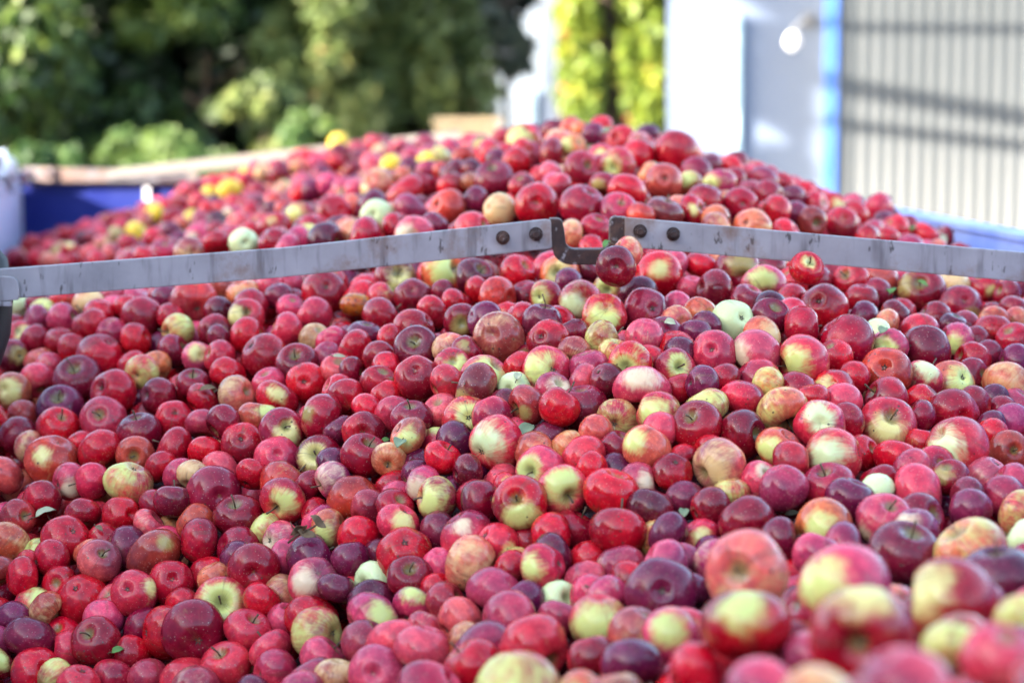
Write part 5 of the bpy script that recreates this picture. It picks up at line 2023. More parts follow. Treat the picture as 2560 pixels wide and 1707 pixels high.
-1547,7452,-519,411
-1279,5316,-506,361
-1007,3412,-831,336
-1000,2402,-1093,355
-1145,3193,-966,347
156,6895,-219,346
-602,7535,-178,345
293,7448,-238,387
-1013,4687,-412,315
1189,1118,-411,293
-720,7746,-194,346
-272,1386,-582,336
-181,6295,-153,319
-1552,6759,-526,298
-358,6750,-207,389
374,5568,-156,296
809,6021,-306,349
-108,6523,-198,306
-931,1243,-820,358
457,5066,-172,316
-322,6180,-174,333
-527,1998,-827,348
-983,6584,-357,313
-1103,3077,-1047,324
-1184,5469,-480,349
-1169,3126,-1043,357
-586,7893,-226,290
754,2069,-469,388
-213,2509,-776,340
-1010,3500,-811,420
1032,3154,-587,316
-1165,3698,-792,372
-528,2075,-886,338
826,2427,-517,385
35,6823,-212,290
1169,1049,-398,360
795,2882,-597,310
1027,1260,-411,357
-522,6305,-254,348
-259,1921,-701,342
144,1110,-439,352
-1419,6870,-474,290
-1081,7399,-342,315
-170,6016,-134,376
-992,5154,-421,361
-312,4539,-270,409
-68,2079,-690,355
-115,1139,-525,316
260,6709,-185,316
-1422,5656,-557,420
242,6886,-204,342
1053,3470,-535,290
-1066,4371,-476,403
430,4576,-214,389
-174,1395,-584,400
-138,6452,-182,354
-125,7495,-175,372
-1381,5478,-550,307
-518,1187,-648,377
505,5785,-197,347
793,1664,-450,334
-942,4069,-537,308
-33,2299,-715,301
-733,6301,-296,350
811,4993,-270,337
1269,971,-417,340
-774,7582,-238,379
-158,4822,-226,290
-677,2895,-1006,302
-901,3217,-932,345
-1067,6778,-371,343
27,1408,-498,302
341,3774,-368,306
-755,3781,-612,349
519,6341,-241,361
445,6127,-183,290
157,5807,-134,359
-12,5321,-132,353
744,6532,-318,294
-524,6244,-232,361
-1082,3670,-738,368
263,1856,-541,290
-736,2663,-1036,359
-618,1873,-856,387
690,5971,-257,363
-799,2394,-1000,420
726,5162,-267,346
-1227,3855,-766,371
-135,6223,-173,290
-962,2923,-1025,376
-1253,6618,-419,344
847,5388,-318,398
-890,4672,-389,392
-314,1711,-705,324
-1267,7450,-395,349
687,2156,-514,299
453,4659,-220,296
-704,1957,-883,302
-1290,5946,-486,365
234,6007,-166,354
-149,7168,-163,363
839,4453,-344,356
816,1921,-465,339
667,1305,-391,330
-930,4570,-408,357
-244,6490,-189,351
-896,2248,-1039,336
-910,6321,-366,361
-1295,3955,-751,290
-223,7873,-218,338
-1245,3347,-938,356
-906,3772,-667,344
-290,7754,-192,303
607,2937,-589,326
210,4677,-176,324
-554,1700,-795,341
610,6968,-280,344
207,6531,-193,372
-25,4732,-228,340
-1307,5715,-489,366
-564,5758,-283,375
-572,1630,-755,372
781,1060,-383,354
942,3149,-564,380
-1235,3912,-720,359
49,5768,-134,420
1005,2373,-530,361
266,1480,-437,321
-1144,2739,-1125,365
-1174,5208,-459,316
494,2027,-518,364
-79,5828,-131,329
-87,4216,-303,309
-1186,4245,-602,355
-104,4704,-238,315
-26,6267,-142,374
-61,6952,-174,356
-1080,6425,-392,406
-74,7066,-200,307
-664,2513,-972,389
-432,7508,-157,374
-620,7822,-199,315
376,7368,-278,331
1087,1885,-462,375
283,7341,-244,384
353,4958,-121,299
-1171,7389,-372,319
-234,7650,-184,326
516,7705,-293,355
855,4945,-299,323
512,6501,-246,313
-952,7305,-297,302
-423,1234,-650,294
-1385,5989,-484,329
196,7739,-255,360
166,7148,-220,354
-1103,4822,-452,314
760,3166,-573,324
637,5544,-232,313
-1150,2838,-1111,365
842,3039,-572,290
1063,1663,-459,351
108,5550,-132,357
-1008,5969,-414,330
-576,1374,-713,364
-411,1838,-752,376
264,4085,-286,321
-31,972,-466,321
-1491,7554,-487,366
897,1060,-421,294
571,1565,-443,416
-209,7441,-166,312
1112,1118,-438,313
452,5852,-170,341
997,4232,-391,374
-1005,6943,-314,364
586,999,-389,325
233,1164,-408,420
584,2315,-554,310
-735,6915,-270,290
-162,6630,-176,290
813,5694,-313,362
-90,1960,-672,331
-904,6903,-291,401
-1283,5186,-519,338
-231,5239,-211,339
-1227,3192,-997,359
-761,6677,-297,397
-640,7186,-212,376
421,1328,-413,318
-1089,2020,-1023,352
507,969,-380,330
747,1709,-443,357
491,7868,-337,370
-1029,5324,-432,290
-770,3653,-651,352
416,7120,-259,290
629,7302,-302,332
110,1510,-507,372
-1123,3297,-960,324
886,3538,-517,311
589,6825,-274,339
781,2488,-535,357
423,4148,-294,360
-949,5269,-430,300
246,977,-421,327
-898,3677,-659,290
-618,976,-657,348
-832,2319,-1039,378
-321,7353,-152,299
874,4313,-380,314
-237,5118,-247,329
337,1616,-474,314
-134,6344,-185,336
683,1090,-383,358
-41,1709,-556,370
929,2696,-546,327
339,4733,-183,332
-39,1165,-501,353
-635,6725,-249,349
-1008,3619,-763,316
-1183,4052,-669,373
-1017,6093,-396,360
100,1734,-539,339
-89,5014,-191,388
-33,5193,-160,317
-456,2972,-920,355
-1238,4797,-542,311
-195,5396,-190,341
-51,3922,-386,322
-994,6641,-348,304
-786,1368,-806,389
301,7171,-241,323
454,5466,-159,364
791,5833,-285,317
32,7190,-206,325
-1248,6449,-456,350
670,7840,-360,331
153,1205,-418,331
681,5419,-236,314
-823,2505,-1030,357
26,3623,-418,326
-1099,6143,-433,348
235,1353,-443,392
-1068,2621,-1081,323
-229,5827,-181,361
388,5236,-135,387
630,4146,-326,353
-1017,4429,-453,382
-447,2754,-916,373
373,6589,-242,372
-655,5753,-302,362
322,6911,-259,295
-1150,3351,-931,377
-802,5703,-363,374
-1137,7530,-357,372
589,6176,-225,331
-243,7552,-189,290
-980,3016,-1004,349
400,2376,-571,337
-346,2518,-841,323
-1130,7297,-362,372
554,7752,-347,386
673,5773,-246,329
23,6440,-183,337
-254,6271,-168,330
-1286,7338,-396,328
788,6073,-271,313
-32,7456,-208,331
303,2558,-636,368
-648,6883,-254,322
-897,968,-792,301
-474,2173,-866,339
-72,6681,-169,314
395,2164,-561,319
317,1110,-397,334
-386,1036,-609,376
775,998,-401,306
-667,6547,-293,327
-295,7045,-193,329
945,1736,-457,316
744,5754,-277,371
-244,7182,-171,329
841,5587,-299,296
-649,6305,-300,321
-1304,5488,-531,386
882,2725,-579,365
736,1224,-380,329
988,2875,-568,380
747,6611,-285,351
-742,1668,-860,302
682,7021,-333,325
119,5747,-131,370
-189,4516,-283,340
-1339,7620,-411,335
-696,7812,-225,403
418,7843,-299,335
-200,4866,-256,290
-1095,5639,-452,321
786,2570,-561,362
-316,5475,-192,363
481,5950,-165,395
700,7498,-359,320
-660,7726,-194,328
-489,7654,-194,321
157,6306,-175,393
645,7212,-330,298
-903,6204,-339,358
-813,2961,-1010,366
-48,1579,-540,327
508,6999,-293,363
-1135,5499,-457,323
879,2210,-525,365
40,5267,-128,378
989,3809,-431,316
-196,1595,-613,290
453,1833,-467,420
779,2719,-576,339
-1513,7396,-492,322
-945,1848,-955,355
-169,5762,-168,290
-512,5345,-295,290
778,4155,-371,293
-593,5602,-306,363
676,4402,-328,370
-1415,6123,-487,363
224,6171,-143,328
-235,1053,-546,316
-1112,4938,-472,386
-1417,5733,-532,364
-194,6173,-173,339
896,1619,-459,357
-968,5919,-387,340
39,5831,-106,290
728,1943,-497,367
-1551,7872,-449,306
-595,1209,-702,356
497,5663,-188,344
-372,4878,-278,365
-1275,4888,-542,346
-693,7058,-232,290
-117,2792,-780,378
-289,2835,-825,357
-263,6647,-194,404
349,2628,-591,319
679,7756,-365,309
-723,1498,-812,331
-832,3610,-682,337
-1244,4287,-585,392
-1194,7040,-359,336
234,4312,-227,383
866,4069,-385,320
-495,6407,-254,325
-1546,7665,-496,355
-859,2213,-1007,329
-353,7067,-191,343
265,5339,-133,385
-30,6162,-159,365
1143,2558,-545,290
-211,4587,-282,313
-364,3872,-467,365
-1322,7228,-439,326
-899,4038,-573,395
-91,4420,-247,290
38,6978,-223,358
-463,2255,-875,395
511,4850,-211,320
826,1769,-458,314
-899,4873,-412,344
-635,5079,-311,374
116,6574,-189,377
-1274,5584,-470,356
263,2287,-617,339
507,5898,-202,290
-88,2336,-733,401
1,7749,-207,333
-1040,1118,-873,389
369,5900,-147,344
-868,2389,-1056,341
-1408,5337,-561,367
1001,1367,-448,320
1052,2915,-562,351
-1502,7316,-512,369
100,6732,-215,294
-679,7445,-216,327
253,1605,-449,364
-7,6569,-180,362
537,5402,-192,326
32,5683,-120,355
570,6612,-238,362
-125,5800,-159,290
90,7359,-194,352
-900,1343,-828,373
591,7380,-302,400
-979,4302,-451,321
546,5091,-167,369
372,5375,-110,347
-638,1433,-765,346
268,6815,-215,361
314,6741,-241,320
-686,5454,-342,365
166,1817,-519,305
-1137,7789,-332,335
-1227,5266,-471,392
422,4851,-192,346
197,2029,-565,343
784,2117,-501,333
613,7773,-315,371
78,1008,-430,346
597,7559,-317,345
126,4489,-199,297
533,4164,-317,357
746,953,-390,290
-1359,5408,-551,305
-751,5801,-348,348
-1304,5240,-496,330
1038,3425,-573,357
-69,7619,-174,293
639,2145,-486,301
-795,2584,-1041,366
70,5350,-139,364
727,7124,-319,367
-297,7462,-164,310
-322,6668,-224,349
-710,1776,-859,310
-907,2497,-1053,394
573,2634,-591,305
1172,1206,-442,415
894,3821,-443,359
-511,5581,-277,307
102,4828,-166,354
-686,2817,-973,308
-458,7024,-209,315
-1083,4018,-635,344
1026,3231,-597,304
655,5138,-212,357
-1165,5063,-486,318
-432,2588,-891,311
-1236,6320,-439,346
-434,6648,-220,322
754,6231,-271,356
-265,1168,-561,362
-397,5564,-241,324
72,6013,-118,353
606,1799,-471,302
767,2945,-571,345
-727,6526,-311,317
818,4110,-364,371
-388,5111,-286,411
560,6120,-193,382
-367,5282,-255,293
937,1979,-498,304
-122,1019,-501,386
330,6522,-216,290
1035,3602,-532,355
-294,1245,-603,358
-961,6764,-347,326
442,6238,-204,358
-1045,5250,-459,345
-634,5217,-316,348
418,2726,-596,290
371,7884,-317,295
-1504,6473,-513,377
-514,953,-625,316
-683,5997,-315,324
-545,6014,-255,358
467,1037,-391,332
-1027,4146,-540,343
-927,5509,-387,358
365,2208,-535,332
675,7566,-317,404
894,5304,-329,378
-203,2365,-770,300
-1005,3754,-690,363
-164,6911,-165,329
438,6534,-203,306
516,6165,-226,340
-675,4385,-375,290
-1230,3723,-799,321
-448,5230,-260,332
-985,6453,-380,366
-1362,7865,-411,394
-57,2480,-710,367
725,6449,-290,339
-1205,3519,-871,334
146,2634,-693,292
724,1270,-427,326
-1079,3329,-889,337
40,4599,-202,290
-1139,6464,-411,322
-672,973,-694,356
243,7219,-251,369
1091,2459,-545,339
-1301,6974,-437,385
-930,4476,-424,301
-621,2032,-911,290
-514,6143,-257,317
56,6122,-131,361
1214,1759,-494,373
427,2128,-517,333
-1016,4096,-583,341
210,3642,-383,355
-297,5394,-213,299
1113,2911,-553,343
205,1271,-450,345
-702,3204,-893,342
-1465,7442,-484,323
884,2818,-551,313
-355,2334,-827,314
-697,3971,-515,372
-808,959,-764,339
561,1206,-383,294
-1149,3438,-880,406
-700,6974,-215,328
-287,5534,-197,356
-429,1681,-716,317
1007,1038,-386,325
-384,6499,-200,290
-64,6386,-170,371
-543,7072,-216,308
875,1988,-488,291
1101,955,-383,363
-599,6373,-267,317
-1256,3637,-862,290
325,3544,-409,308
-191,1646,-635,308
-473,2862,-928,395
-859,2011,-986,363
-865,6270,-344,344
-981,3336,-885,388
740,1138,-403,325
-145,6075,-173,331
357,1304,-403,323
-603,2894,-964,313
-474,6891,-219,400
-721,1256,-768,328
233,2485,-620,327
-768,2270,-1006,382
340,6064,-139,365
-416,2018,-815,290
-180,2079,-708,328
-199,3849,-427,318
476,3513,-443,340
534,6683,-278,389
-299,2706,-829,346
27,7294,-194,346
1211,1696,-462,368
1085,3082,-592,308
-357,7710,-176,345
404,1483,-402,345
-1392,5812,-521,320
-1256,4441,-570,351
-1248,6883,-405,321
74,2238,-638,393
-1297,4519,-588,412
315,2790,-612,373
109,5685,-140,301
898,4261,-375,303
639,2215,-513,357
790,1256,-412,335
-1318,4315,-609,371
-487,5667,-272,290
-1039,6171,-417,317
1221,1578,-485,377
-1348,5153,-513,290
-540,3075,-911,355
254,1228,-417,299
-524,6584,-243,402
-1104,3770,-729,290
250,1055,-438,320
-690,5647,-328,360
149,7398,-209,335
508,3862,-389,391
-744,2820,-1019,326
-126,5077,-215,365
172,7808,-269,342
-343,5845,-221,325
-436,5963,-230,362
-1284,4068,-707,352
-1083,3166,-1001,364
-348,2234,-830,339
-116,7562,-195,353
-961,4233,-484,338
-689,6731,-274,300
-350,6544,-220,360
-949,1416,-864,290
-1487,6210,-535,334
1068,2666,-558,346
477,6756,-234,290
144,2374,-662,323
-258,5758,-183,308
1035,2302,-533,323
-859,1205,-819,356
-1285,7705,-408,319
-577,6876,-246,376
117,6976,-195,339
-1195,3017,-1077,290
687,6390,-272,376
-567,4404,-358,366
-819,7389,-221,305
1023,3863,-466,326
-230,7040,-179,346
-89,1893,-617,344
-866,7485,-249,388
-152,5441,-180,319
-113,1380,-539,302
-823,1481,-821,376
-1125,5135,-487,290
-176,4264,-324,362
887,1459,-458,290
-553,7672,-189,393
452,5382,-170,356
-775,3245,-891,355
942,2266,-533,294
-945,4937,-415,362
-267,7407,-181,369
-47,6094,-147,363
360,5150,-124,336
-1131,5784,-464,318
514,7215,-306,338
708,6681,-284,296
310,7710,-254,353
876,2068,-464,371
3,7361,-210,363
-116,7334,-172,355
387,6448,-186,327
-289,2479,-841,327
46,1483,-515,338
-46,7522,-175,340
289,1345,-397,290
694,6561,-295,388
-628,7243,-180,290
-955,7099,-266,358
-1388,4945,-575,334
628,7455,-333,343
169,7334,-215,338
-38,6499,-151,337
-590,2646,-957,304
-1219,4117,-620,337
-1434,6033,-542,327
-1040,3235,-951,290
-1007,2818,-1062,328
-200,7509,-177,290
-97,2617,-762,348
-1514,6569,-521,290
757,6796,-327,317
-708,5188,-339,330
-327,7534,-169,325
-1099,2262,-1075,330
-496,7494,-169,334
-659,6610,-262,362
-865,2555,-1077,373
-536,2297,-894,317
-123,3766,-420,379
-398,6294,-228,315
912,1552,-434,320
1135,2215,-531,350
-1142,3025,-1029,343
1273,1095,-410,371
-1118,2612,-1115,322
-560,1537,-763,344
185,4612,-181,362
-378,6645,-230,290
-430,5457,-264,342
-1132,7095,-369,290
-777,1569,-837,392
-1128,4759,-471,326
-883,7105,-256,329
696,5564,-265,290
305,7555,-288,351
-903,5114,-410,290
-1419,7738,-431,309
-1299,4786,-567,372
664,7273,-346,345
757,1599,-457,308
-1114,7687,-330,317
725,5854,-248,368
973,1608,-466,387
-671,1091,-689,335
-1347,5874,-511,323
-50,2248,-691,330
-14,5792,-153,352
802,6336,-291,387
-1350,6704,-440,290
-1625,7652,-478,300
-351,1447,-647,300
491,6281,-202,354
-463,6112,-249,340
625,1952,-475,326
-712,7889,-239,377
-336,5953,-202,338
-1081,6992,-343,317
-24,4466,-217,319
-323,5027,-271,329
-553,2584,-927,290
245,2553,-617,305
-267,2532,-818,348
910,1777,-439,290
457,1646,-428,339
-356,1143,-584,404
-607,5943,-294,393
706,6291,-254,344
-88,4787,-226,338
-939,6112,-357,295
-381,7880,-208,399
118,7753,-234,396
949,3551,-543,420
409,1085,-393,366
-908,7264,-267,409
-521,7211,-194,359
24,2132,-660,357
532,7350,-309,301
-535,7017,-199,308
-456,1899,-776,328
-886,4784,-396,415
-1347,7317,-432,365
-616,5297,-335,344
-732,5270,-347,342
-170,6113,-132,347
596,7613,-350,351
-1127,4142,-597,290
713,4846,-270,347
81,2069,-619,324
560,1052,-386,324
-924,3526,-762,391
-926,7570,-267,340
-1126,5256,-441,360
574,4108,-316,357
-713,1121,-748,405
-860,1147,-768,377
-924,3085,-980,290
-285,7588,-169,348
-296,4004,-412,290
-1099,4695,-454,300
-850,1408,-828,344
793,3281,-571,328
791,4282,-344,306
925,4857,-359,309
704,5226,-238,349
-113,5701,-153,317
168,7614,-234,363
261,7601,-251,290
-672,1690,-816,364
747,5910,-287,366
548,5270,-163,321
373,2438,-600,297
825,4521,-344,290
-157,4981,-243,290
470,6380,-200,318
816,2005,-494,331
-1126,6537,-413,325
643,6275,-260,290
-1117,6858,-374,290
-1071,4748,-450,345
925,2246,-482,337
40,1278,-471,354
-23,4973,-184,399
476,5257,-158,352
-1403,7611,-435,308
538,7446,-312,326
-780,6801,-288,370
-952,3458,-805,370
-358,6245,-187,376
666,6211,-246,290
327,5078,-113,342
-188,6768,-177,301
-1202,3262,-984,381
86,7679,-214,391
-392,6812,-216,290
433,4480,-238,322
718,1639,-440,308
-959,7525,-293,342
-237,1488,-587,379
-793,7783,-235,314
586,6303,-252,380
-562,6791,-222,348
-713,1195,-770,326
981,2041,-475,305
-609,7369,-194,319
916,2949,-574,367
245,1990,-557,311
-360,6871,-184,326
-1400,7457,-454,340
-758,5405,-351,344
195,1647,-500,290
-247,6359,-175,320
-876,3000,-1014,367
-697,1839,-852,290
-823,3145,-922,344
431,1426,-422,332
451,1985,-491,315
-1489,6114,-545,355
-1129,2136,-1092,302
1125,1978,-505,323
160,1475,-445,298
566,6395,-230,338
67,7039,-187,364
890,2548,-556,349
412,7286,-292,357
363,7212,-257,385
731,1377,-407,319
397,5420,-158,394
-353,1882,-743,311
-436,5290,-278,348
493,6039,-188,378
-1198,7684,-372,290
-1189,6551,-432,310
41,2651,-718,378
331,6193,-150,369
522,3954,-373,359
-26,1491,-545,398
1018,3542,-529,333
-264,2195,-752,299
-614,1280,-719,357
-796,6241,-334,309
835,2932,-593,292
-970,7713,-304,348
-669,1293,-755,342
600,6538,-250,398
1221,1372,-458,303
-150,7275,-189,347
-86,2469,-765,295
251,6754,-236,364
489,7259,-267,352
274,3843,-363,346
-1022,1022,-850,323
-372,2087,-778,301
651,1181,-400,315
-1071,7870,-307,382
670,974,-367,309
-643,3083,-924,315
-93,4941,-229,319
770,3403,-550,408
-345,5518,-228,295
263,2159,-578,290
-1332,6071,-490,383
-546,2361,-925,290
-518,5895,-231,290
-1101,5437,-436,290
-219,2864,-782,311
-118,5506,-145,341
39,7566,-214,344
809,2325,-540,327
-860,2921,-1032,298
-1297,4113,-653,378
-1271,4225,-647,331
-1029,1398,-890,370
429,5620,-153,299
-1051,3038,-1023,348
700,2782,-587,369
-1090,2353,-1085,326
261,5770,-123,355
689,6119,-256,321
356,2136,-522,318
110,1402,-475,367
-825,5629,-380,292
168,4138,-289,347
-1018,7133,-280,323
1106,1396,-460,386
-924,7673,-266,326
-176,1715,-644,301
-1466,5827,-550,361
-573,6502,-251,340
-684,7597,-185,349
-446,7408,-185,381
-1196,7872,-368,335
-497,1390,-720,334
-1068,4607,-461,322
-170,1062,-532,294
457,3766,-386,293
183,4392,-232,338
-1173,6976,-393,355
852,3894,-435,338
-915,6982,-305,290
510,2573,-560,338
682,2386,-552,323
-389,7337,-179,366
542,7134,-315,349
-491,4276,-359,295
-1284,4403,-611,324
202,2999,-636,310
866,1691,-461,379
-1023,7603,-280,322
-1380,7396,-446,301
594,4702,-241,307
731,2671,-577,347
-410,967,-620,362
29,1557,-545,359
-44,1102,-472,308
524,1398,-402,362
421,7421,-308,290
-284,2215,-805,337
-1215,6797,-418,355
-611,6237,-286,347
-693,7538,-185,310
688,4262,-322,328
1169,1942,-473,347
-257,4848,-245,319
355,5832,-130,334
-1338,5649,-509,362
-979,2744,-1068,293
1106,2322,-513,414
-197,2604,-783,290
128,5276,-126,321
-563,7748,-167,361
954,4177,-390,364
-1405,6790,-481,384
-745,1936,-925,341
936,1032,-386,356
446,5160,-145,360
-278,3933,-414,344
1082,2843,-547,305
627,6023,-214,295
1179,2046,-506,309
-601,4521,-359,329
-611,6644,-235,333
88,6310,-172,370
287,2074,-560,290
700,4159,-323,356
-1093,6075,-432,362
-1083,4434,-497,326
863,1033,-374,317
-137,2508,-775,347
292,5197,-108,291
181,3590,-390,306
175,3794,-371,333
-758,1760,-902,342
447,7562,-278,350
-790,6482,-325,337
-853,7633,-245,300
490,2352,-530,332
421,6762,-259,337
-639,1578,-806,343
-816,5859,-364,382
181,2232,-621,373
-266,4171,-354,406
426,3019,-588,356
1137,2636,-530,290
-351,5146,-238,339
563,2131,-513,365
-1020,5885,-406,315
948,1267,-424,364
-603,2969,-954,308
346,5756,-146,333
300,974,-436,290
840,5767,-290,313
171,1327,-446,358
-543,2222,-904,290
-429,4305,-345,335
-124,1801,-653,311
-455,3092,-886,357
1063,2571,-550,391
567,2007,-473,348
-955,4653,-432,321
1052,1770,-474,360
171,963,-437,343
440,7733,-294,343
-748,6739,-297,290
-356,7777,-180,387
114,6374,-182,340
-180,7376,-191,326
-470,1264,-687,347
-154,2729,-780,389
-1259,7842,-379,347
-67,1660,-592,341
686,7673,-344,314
-484,4714,-295,382
145,4230,-257,355
-390,2783,-893,384
297,1411,-421,341
553,7679,-339,298
-1365,6836,-450,327
-791,6311,-325,341
852,5182,-272,370
637,1538,-403,374
-944,6709,-338,303
-25,1232,-479,349
-269,2010,-741,290
-420,7105,-202,350
259,7123,-259,363
320,4815,-176,397
-18,1030,-474,324
-1075,2454,-1107,290
-1203,4353,-548,409
965,1481,-431,293
145,2067,-607,299
-608,3135,-878,298
569,7052,-316,338
407,5794,-153,301
-914,5633,-389,420
60,1954,-621,302
-538,1902,-845,339
-186,6362,-154,300
-1132,7029,-352,290
507,5316,-186,322
-397,1614,-709,335
-1,4073,-331,290
1039,2234,-525,318
-247,5594,-176,360
375,6840,-222,301
-429,5624,-247,355
864,1385,-410,312
-1059,3795,-703,302
181,6251,-128,357
841,1444,-409,332
-1493,7256,-496,290
-638,4135,-450,370
-1142,3986,-653,420
-71,1816,-637,324
-506,1743,-758,316
-1159,7200,-369,418
-406,3827,-494,290
83,6914,-177,290
-1019,1233,-843,403
-946,6250,-356,290
-389,5720,-212,363
277,7661,-279,353
-482,4644,-290,337
-1017,2657,-1078,352
286,7807,-298,321
-705,7230,-218,295
-343,5787,-207,320
-1131,2299,-1113,336
-948,4752,-407,364
-297,7206,-187,318
95,7426,-234,356
384,6223,-183,340
809,5313,-289,292
614,2626,-546,342
-875,3796,-624,290
-775,1997,-940,330
-576,1804,-808,357
219,7508,-245,303
-427,4933,-273,355
530,2685,-603,369
1100,2769,-569,330
-1300,6502,-435,345
4,1341,-514,390
24,7897,-241,387
298,2352,-575,360
564,6019,-197,297
-540,5472,-292,317
-647,6671,-282,346
-481,7789,-207,373
34,4528,-200,313
1017,1525,-450,333
-325,1819,-697,350
583,2247,-519,290
615,5295,-195,315
891,3006,-575,308
-326,2018,-768,318
-884,6590,-335,378
592,1434,-389,420
-448,1027,-602,290
-847,3067,-995,326
-96,4492,-258,353
-913,2123,-1035,367
-1133,6605,-407,369
513,6215,-187,317
-1016,7817,-283,323
-244,1697,-674,328
-1098,1768,-1003,324
-210,4794,-263,375
1017,3999,-432,372
62,2459,-694,322
-154,4069,-365,350
533,1790,-475,329
580,3866,-383,327
-652,2675,-976,364
-782,3003,-968,363
78,2556,-690,377
356,4640,-180,298
-187,1172,-539,297
-265,2328,-824,296
-1119,2879,-1068,318
-1433,7821,-424,301
950,3971,-400,349
150,6761,-197,369
-1421,5549,-527,361
207,7083,-205,342
636,6070,-251,357
-1057,7086,-340,290
-17,1775,-610,366
-186,4439,-280,325
519,2254,-554,384
-1078,1945,-1009,309
216,5898,-117,316
1114,1233,-437,299
-335,1398,-607,341
650,6498,-256,298
-729,6613,-288,355
1075,2190,-497,340
409,6700,-211,342
174,2775,-676,359
-694,1629,-808,340
576,5149,-172,315
-464,1354,-661,376
697,7430,-361,373
1112,1291,-416,382
-166,7620,-207,319
-632,1137,-687,290
613,5471,-203,299
453,6473,-197,356
614,2498,-571,302
91,1157,-449,379
352,7613,-304,395
-792,1229,-775,311
-230,2284,-792,367
-1076,2100,-1036,355
-50,2141,-689,296
919,4409,-374,290
-54,5120,-191,335
-556,4338,-359,304
-878,5565,-388,309
1024,3920,-441,310
302,7060,-221,388
-601,2183,-921,297
-486,1618,-720,345
-1074,2744,-1109,296
-219,2704,-807,331
-649,1756,-851,382
-817,2759,-1015,342
965,3321,-586,337
1132,990,-425,304
-866,3252,-888,376
674,2931,-599,350
611,7695,-351,351
-62,5960,-158,354
-316,952,-577,328
617,4760,-253,299
-85,5213,-189,369
-486,2360,-882,385
-1472,5995,-522,308
438,7483,-311,346
190,2502,-667,364
97,1316,-478,290
102,7126,-224,334
-1178,3914,-692,343
284,2851,-608,345
-626,3880,-540,324
-186,1776,-658,353
-171,7745,-180,319
1064,2378,-499,373
-45,6616,-173,290
532,3688,-380,316
623,6851,-320,354
-1340,4862,-549,359
-846,2630,-1069,342
-649,4461,-362,338
-933,3609,-733,336
-50,3719,-417,357
-566,4800,-311,295
-931,2398,-1058,323
-1261,5674,-507,332
980,4293,-406,341
-831,6058,-323,328
-721,3008,-951,290
-1267,4647,-568,372
-1144,4807,-503,324
-1264,3995,-701,342
807,3201,-586,290
117,7025,-232,329
-349,2655,-890,340
46,7110,-194,318
-1262,7047,-380,345
-584,7162,-185,292
-1001,3143,-971,367
-637,6178,-283,293
410,6346,-189,324
-988,4983,-442,323
-1276,6789,-436,325
-745,6010,-340,408
-449,1107,-614,361
1175,1629,-452,342
-892,1413,-877,290
764,6706,-321,330
746,5053,-244,310
392,6102,-181,322
745,1779,-469,352
191,5072,-134,400
151,1726,-505,307
-1301,5068,-542,317
-102,2018,-651,337
1051,3023,-569,298
712,3766,-447,340
935,3096,-594,291
-1502,7638,-454,384
-623,7588,-200,315
-302,1330,-584,325
724,5307,-230,290
-1022,2065,-1056,340
400,951,-401,305
263,6231,-173,351
-1443,6351,-514,339
-1356,7502,-453,305
-638,6054,-266,316
-745,7673,-236,377
-748,5879,-325,371
1059,2123,-518,405
-779,6396,-336,313
-631,5487,-294,349
-1089,4072,-597,302
682,3879,-405,290
723,6646,-329,325
-513,1334,-699,315
465,4317,-233,294
942,4110,-384,355
-1391,6204,-503,317
601,5050,-210,311
82,3840,-383,313
588,1762,-433,308
-962,7895,-267,294
7,3180,-617,312
1037,2450,-506,377
-395,4763,-306,370
-382,6359,-232,329
1126,1792,-490,290
-851,7559,-222,318
-128,5278,-192,360
547,4593,-243,311
-727,2358,-986,307
771,2277,-500,341
-1293,6708,-450,343
877,1204,-391,323
709,3253,-575,361
-298,2765,-821,315
-56,7789,-201,290
-1509,6335,-504,344
-90,1225,-513,290
359,4127,-303,366
290,4441,-212,349
657,5862,-265,315
-1116,1963,-1051,345
-971,7635,-281,309
110,4119,-300,334
-654,3023,-941,296
-925,1985,-974,342
170,7539,-215,339
-282,4667,-291,351
-1105,3525,-844,298
-1304,6156,-496,363
-986,1327,-876,336
-638,6809,-256,372
-29,5551,-146,308
675,3959,-371,336
212,5455,-106,319
-468,1794,-760,312
-126,5368,-186,337
-457,2484,-915,376
575,6239,-246,320
-328,6374,-181,386
-703,1426,-766,290
341,2089,-550,297
-759,3149,-923,290
-248,5448,-193,308
1003,1199,-413,369
-1487,6845,-475,312
340,5454,-145,349
-879,6710,-308,330
322,7391,-283,297
-690,2407,-962,364
188,1402,-456,333
353,3309,-489,296
-1352,7563,-399,327
333,6411,-207,327
360,7315,-245,354
201,7436,-228,363
-141,2587,-794,304
-599,2843,-992,308
-1410,5275,-551,316
539,1727,-467,359
774,5579,-266,299
244,4558,-212,315
523,1643,-446,372
406,1691,-444,321
638,1865,-446,362
-116,6839,-171,335
-767,1834,-914,339
166,1533,-457,350
-1381,5127,-560,350
-1092,7144,-341,318
-367,1689,-694,290
1169,2281,-527,290
-407,1740,-726,357
-1074,5500,-451,336
-839,5247,-369,377
-1301,5826,-498,381
1140,1494,-478,358
1261,1213,-437,361
-17,7654,-218,370
-136,3642,-448,365
-45,5694,-141,350
-1076,4870,-476,341
-1194,6659,-397,320
742,3010,-576,372
-809,2076,-976,372
533,6441,-262,325
818,1858,-478,342
-894,3312,-859,414
59,7832,-259,347
895,4981,-322,321
559,1851,-443,348
335,6468,-212,303
469,1927,-500,290
-661,6390,-302,352
-344,5226,-236,311
-138,6999,-194,346
9,2938,-705,312
-995,3675,-713,370
857,2642,-549,302
-606,5697,-310,321
651,4036,-379,303
-873,1649,-911,353
-385,7545,-180,315
-1106,1850,-1031,317
334,1465,-427,328
870,4594,-366,341
-1272,4968,-516,391
-459,1952,-831,290
-1036,7427,-285,345
-155,2664,-759,360
717,7301,-319,348
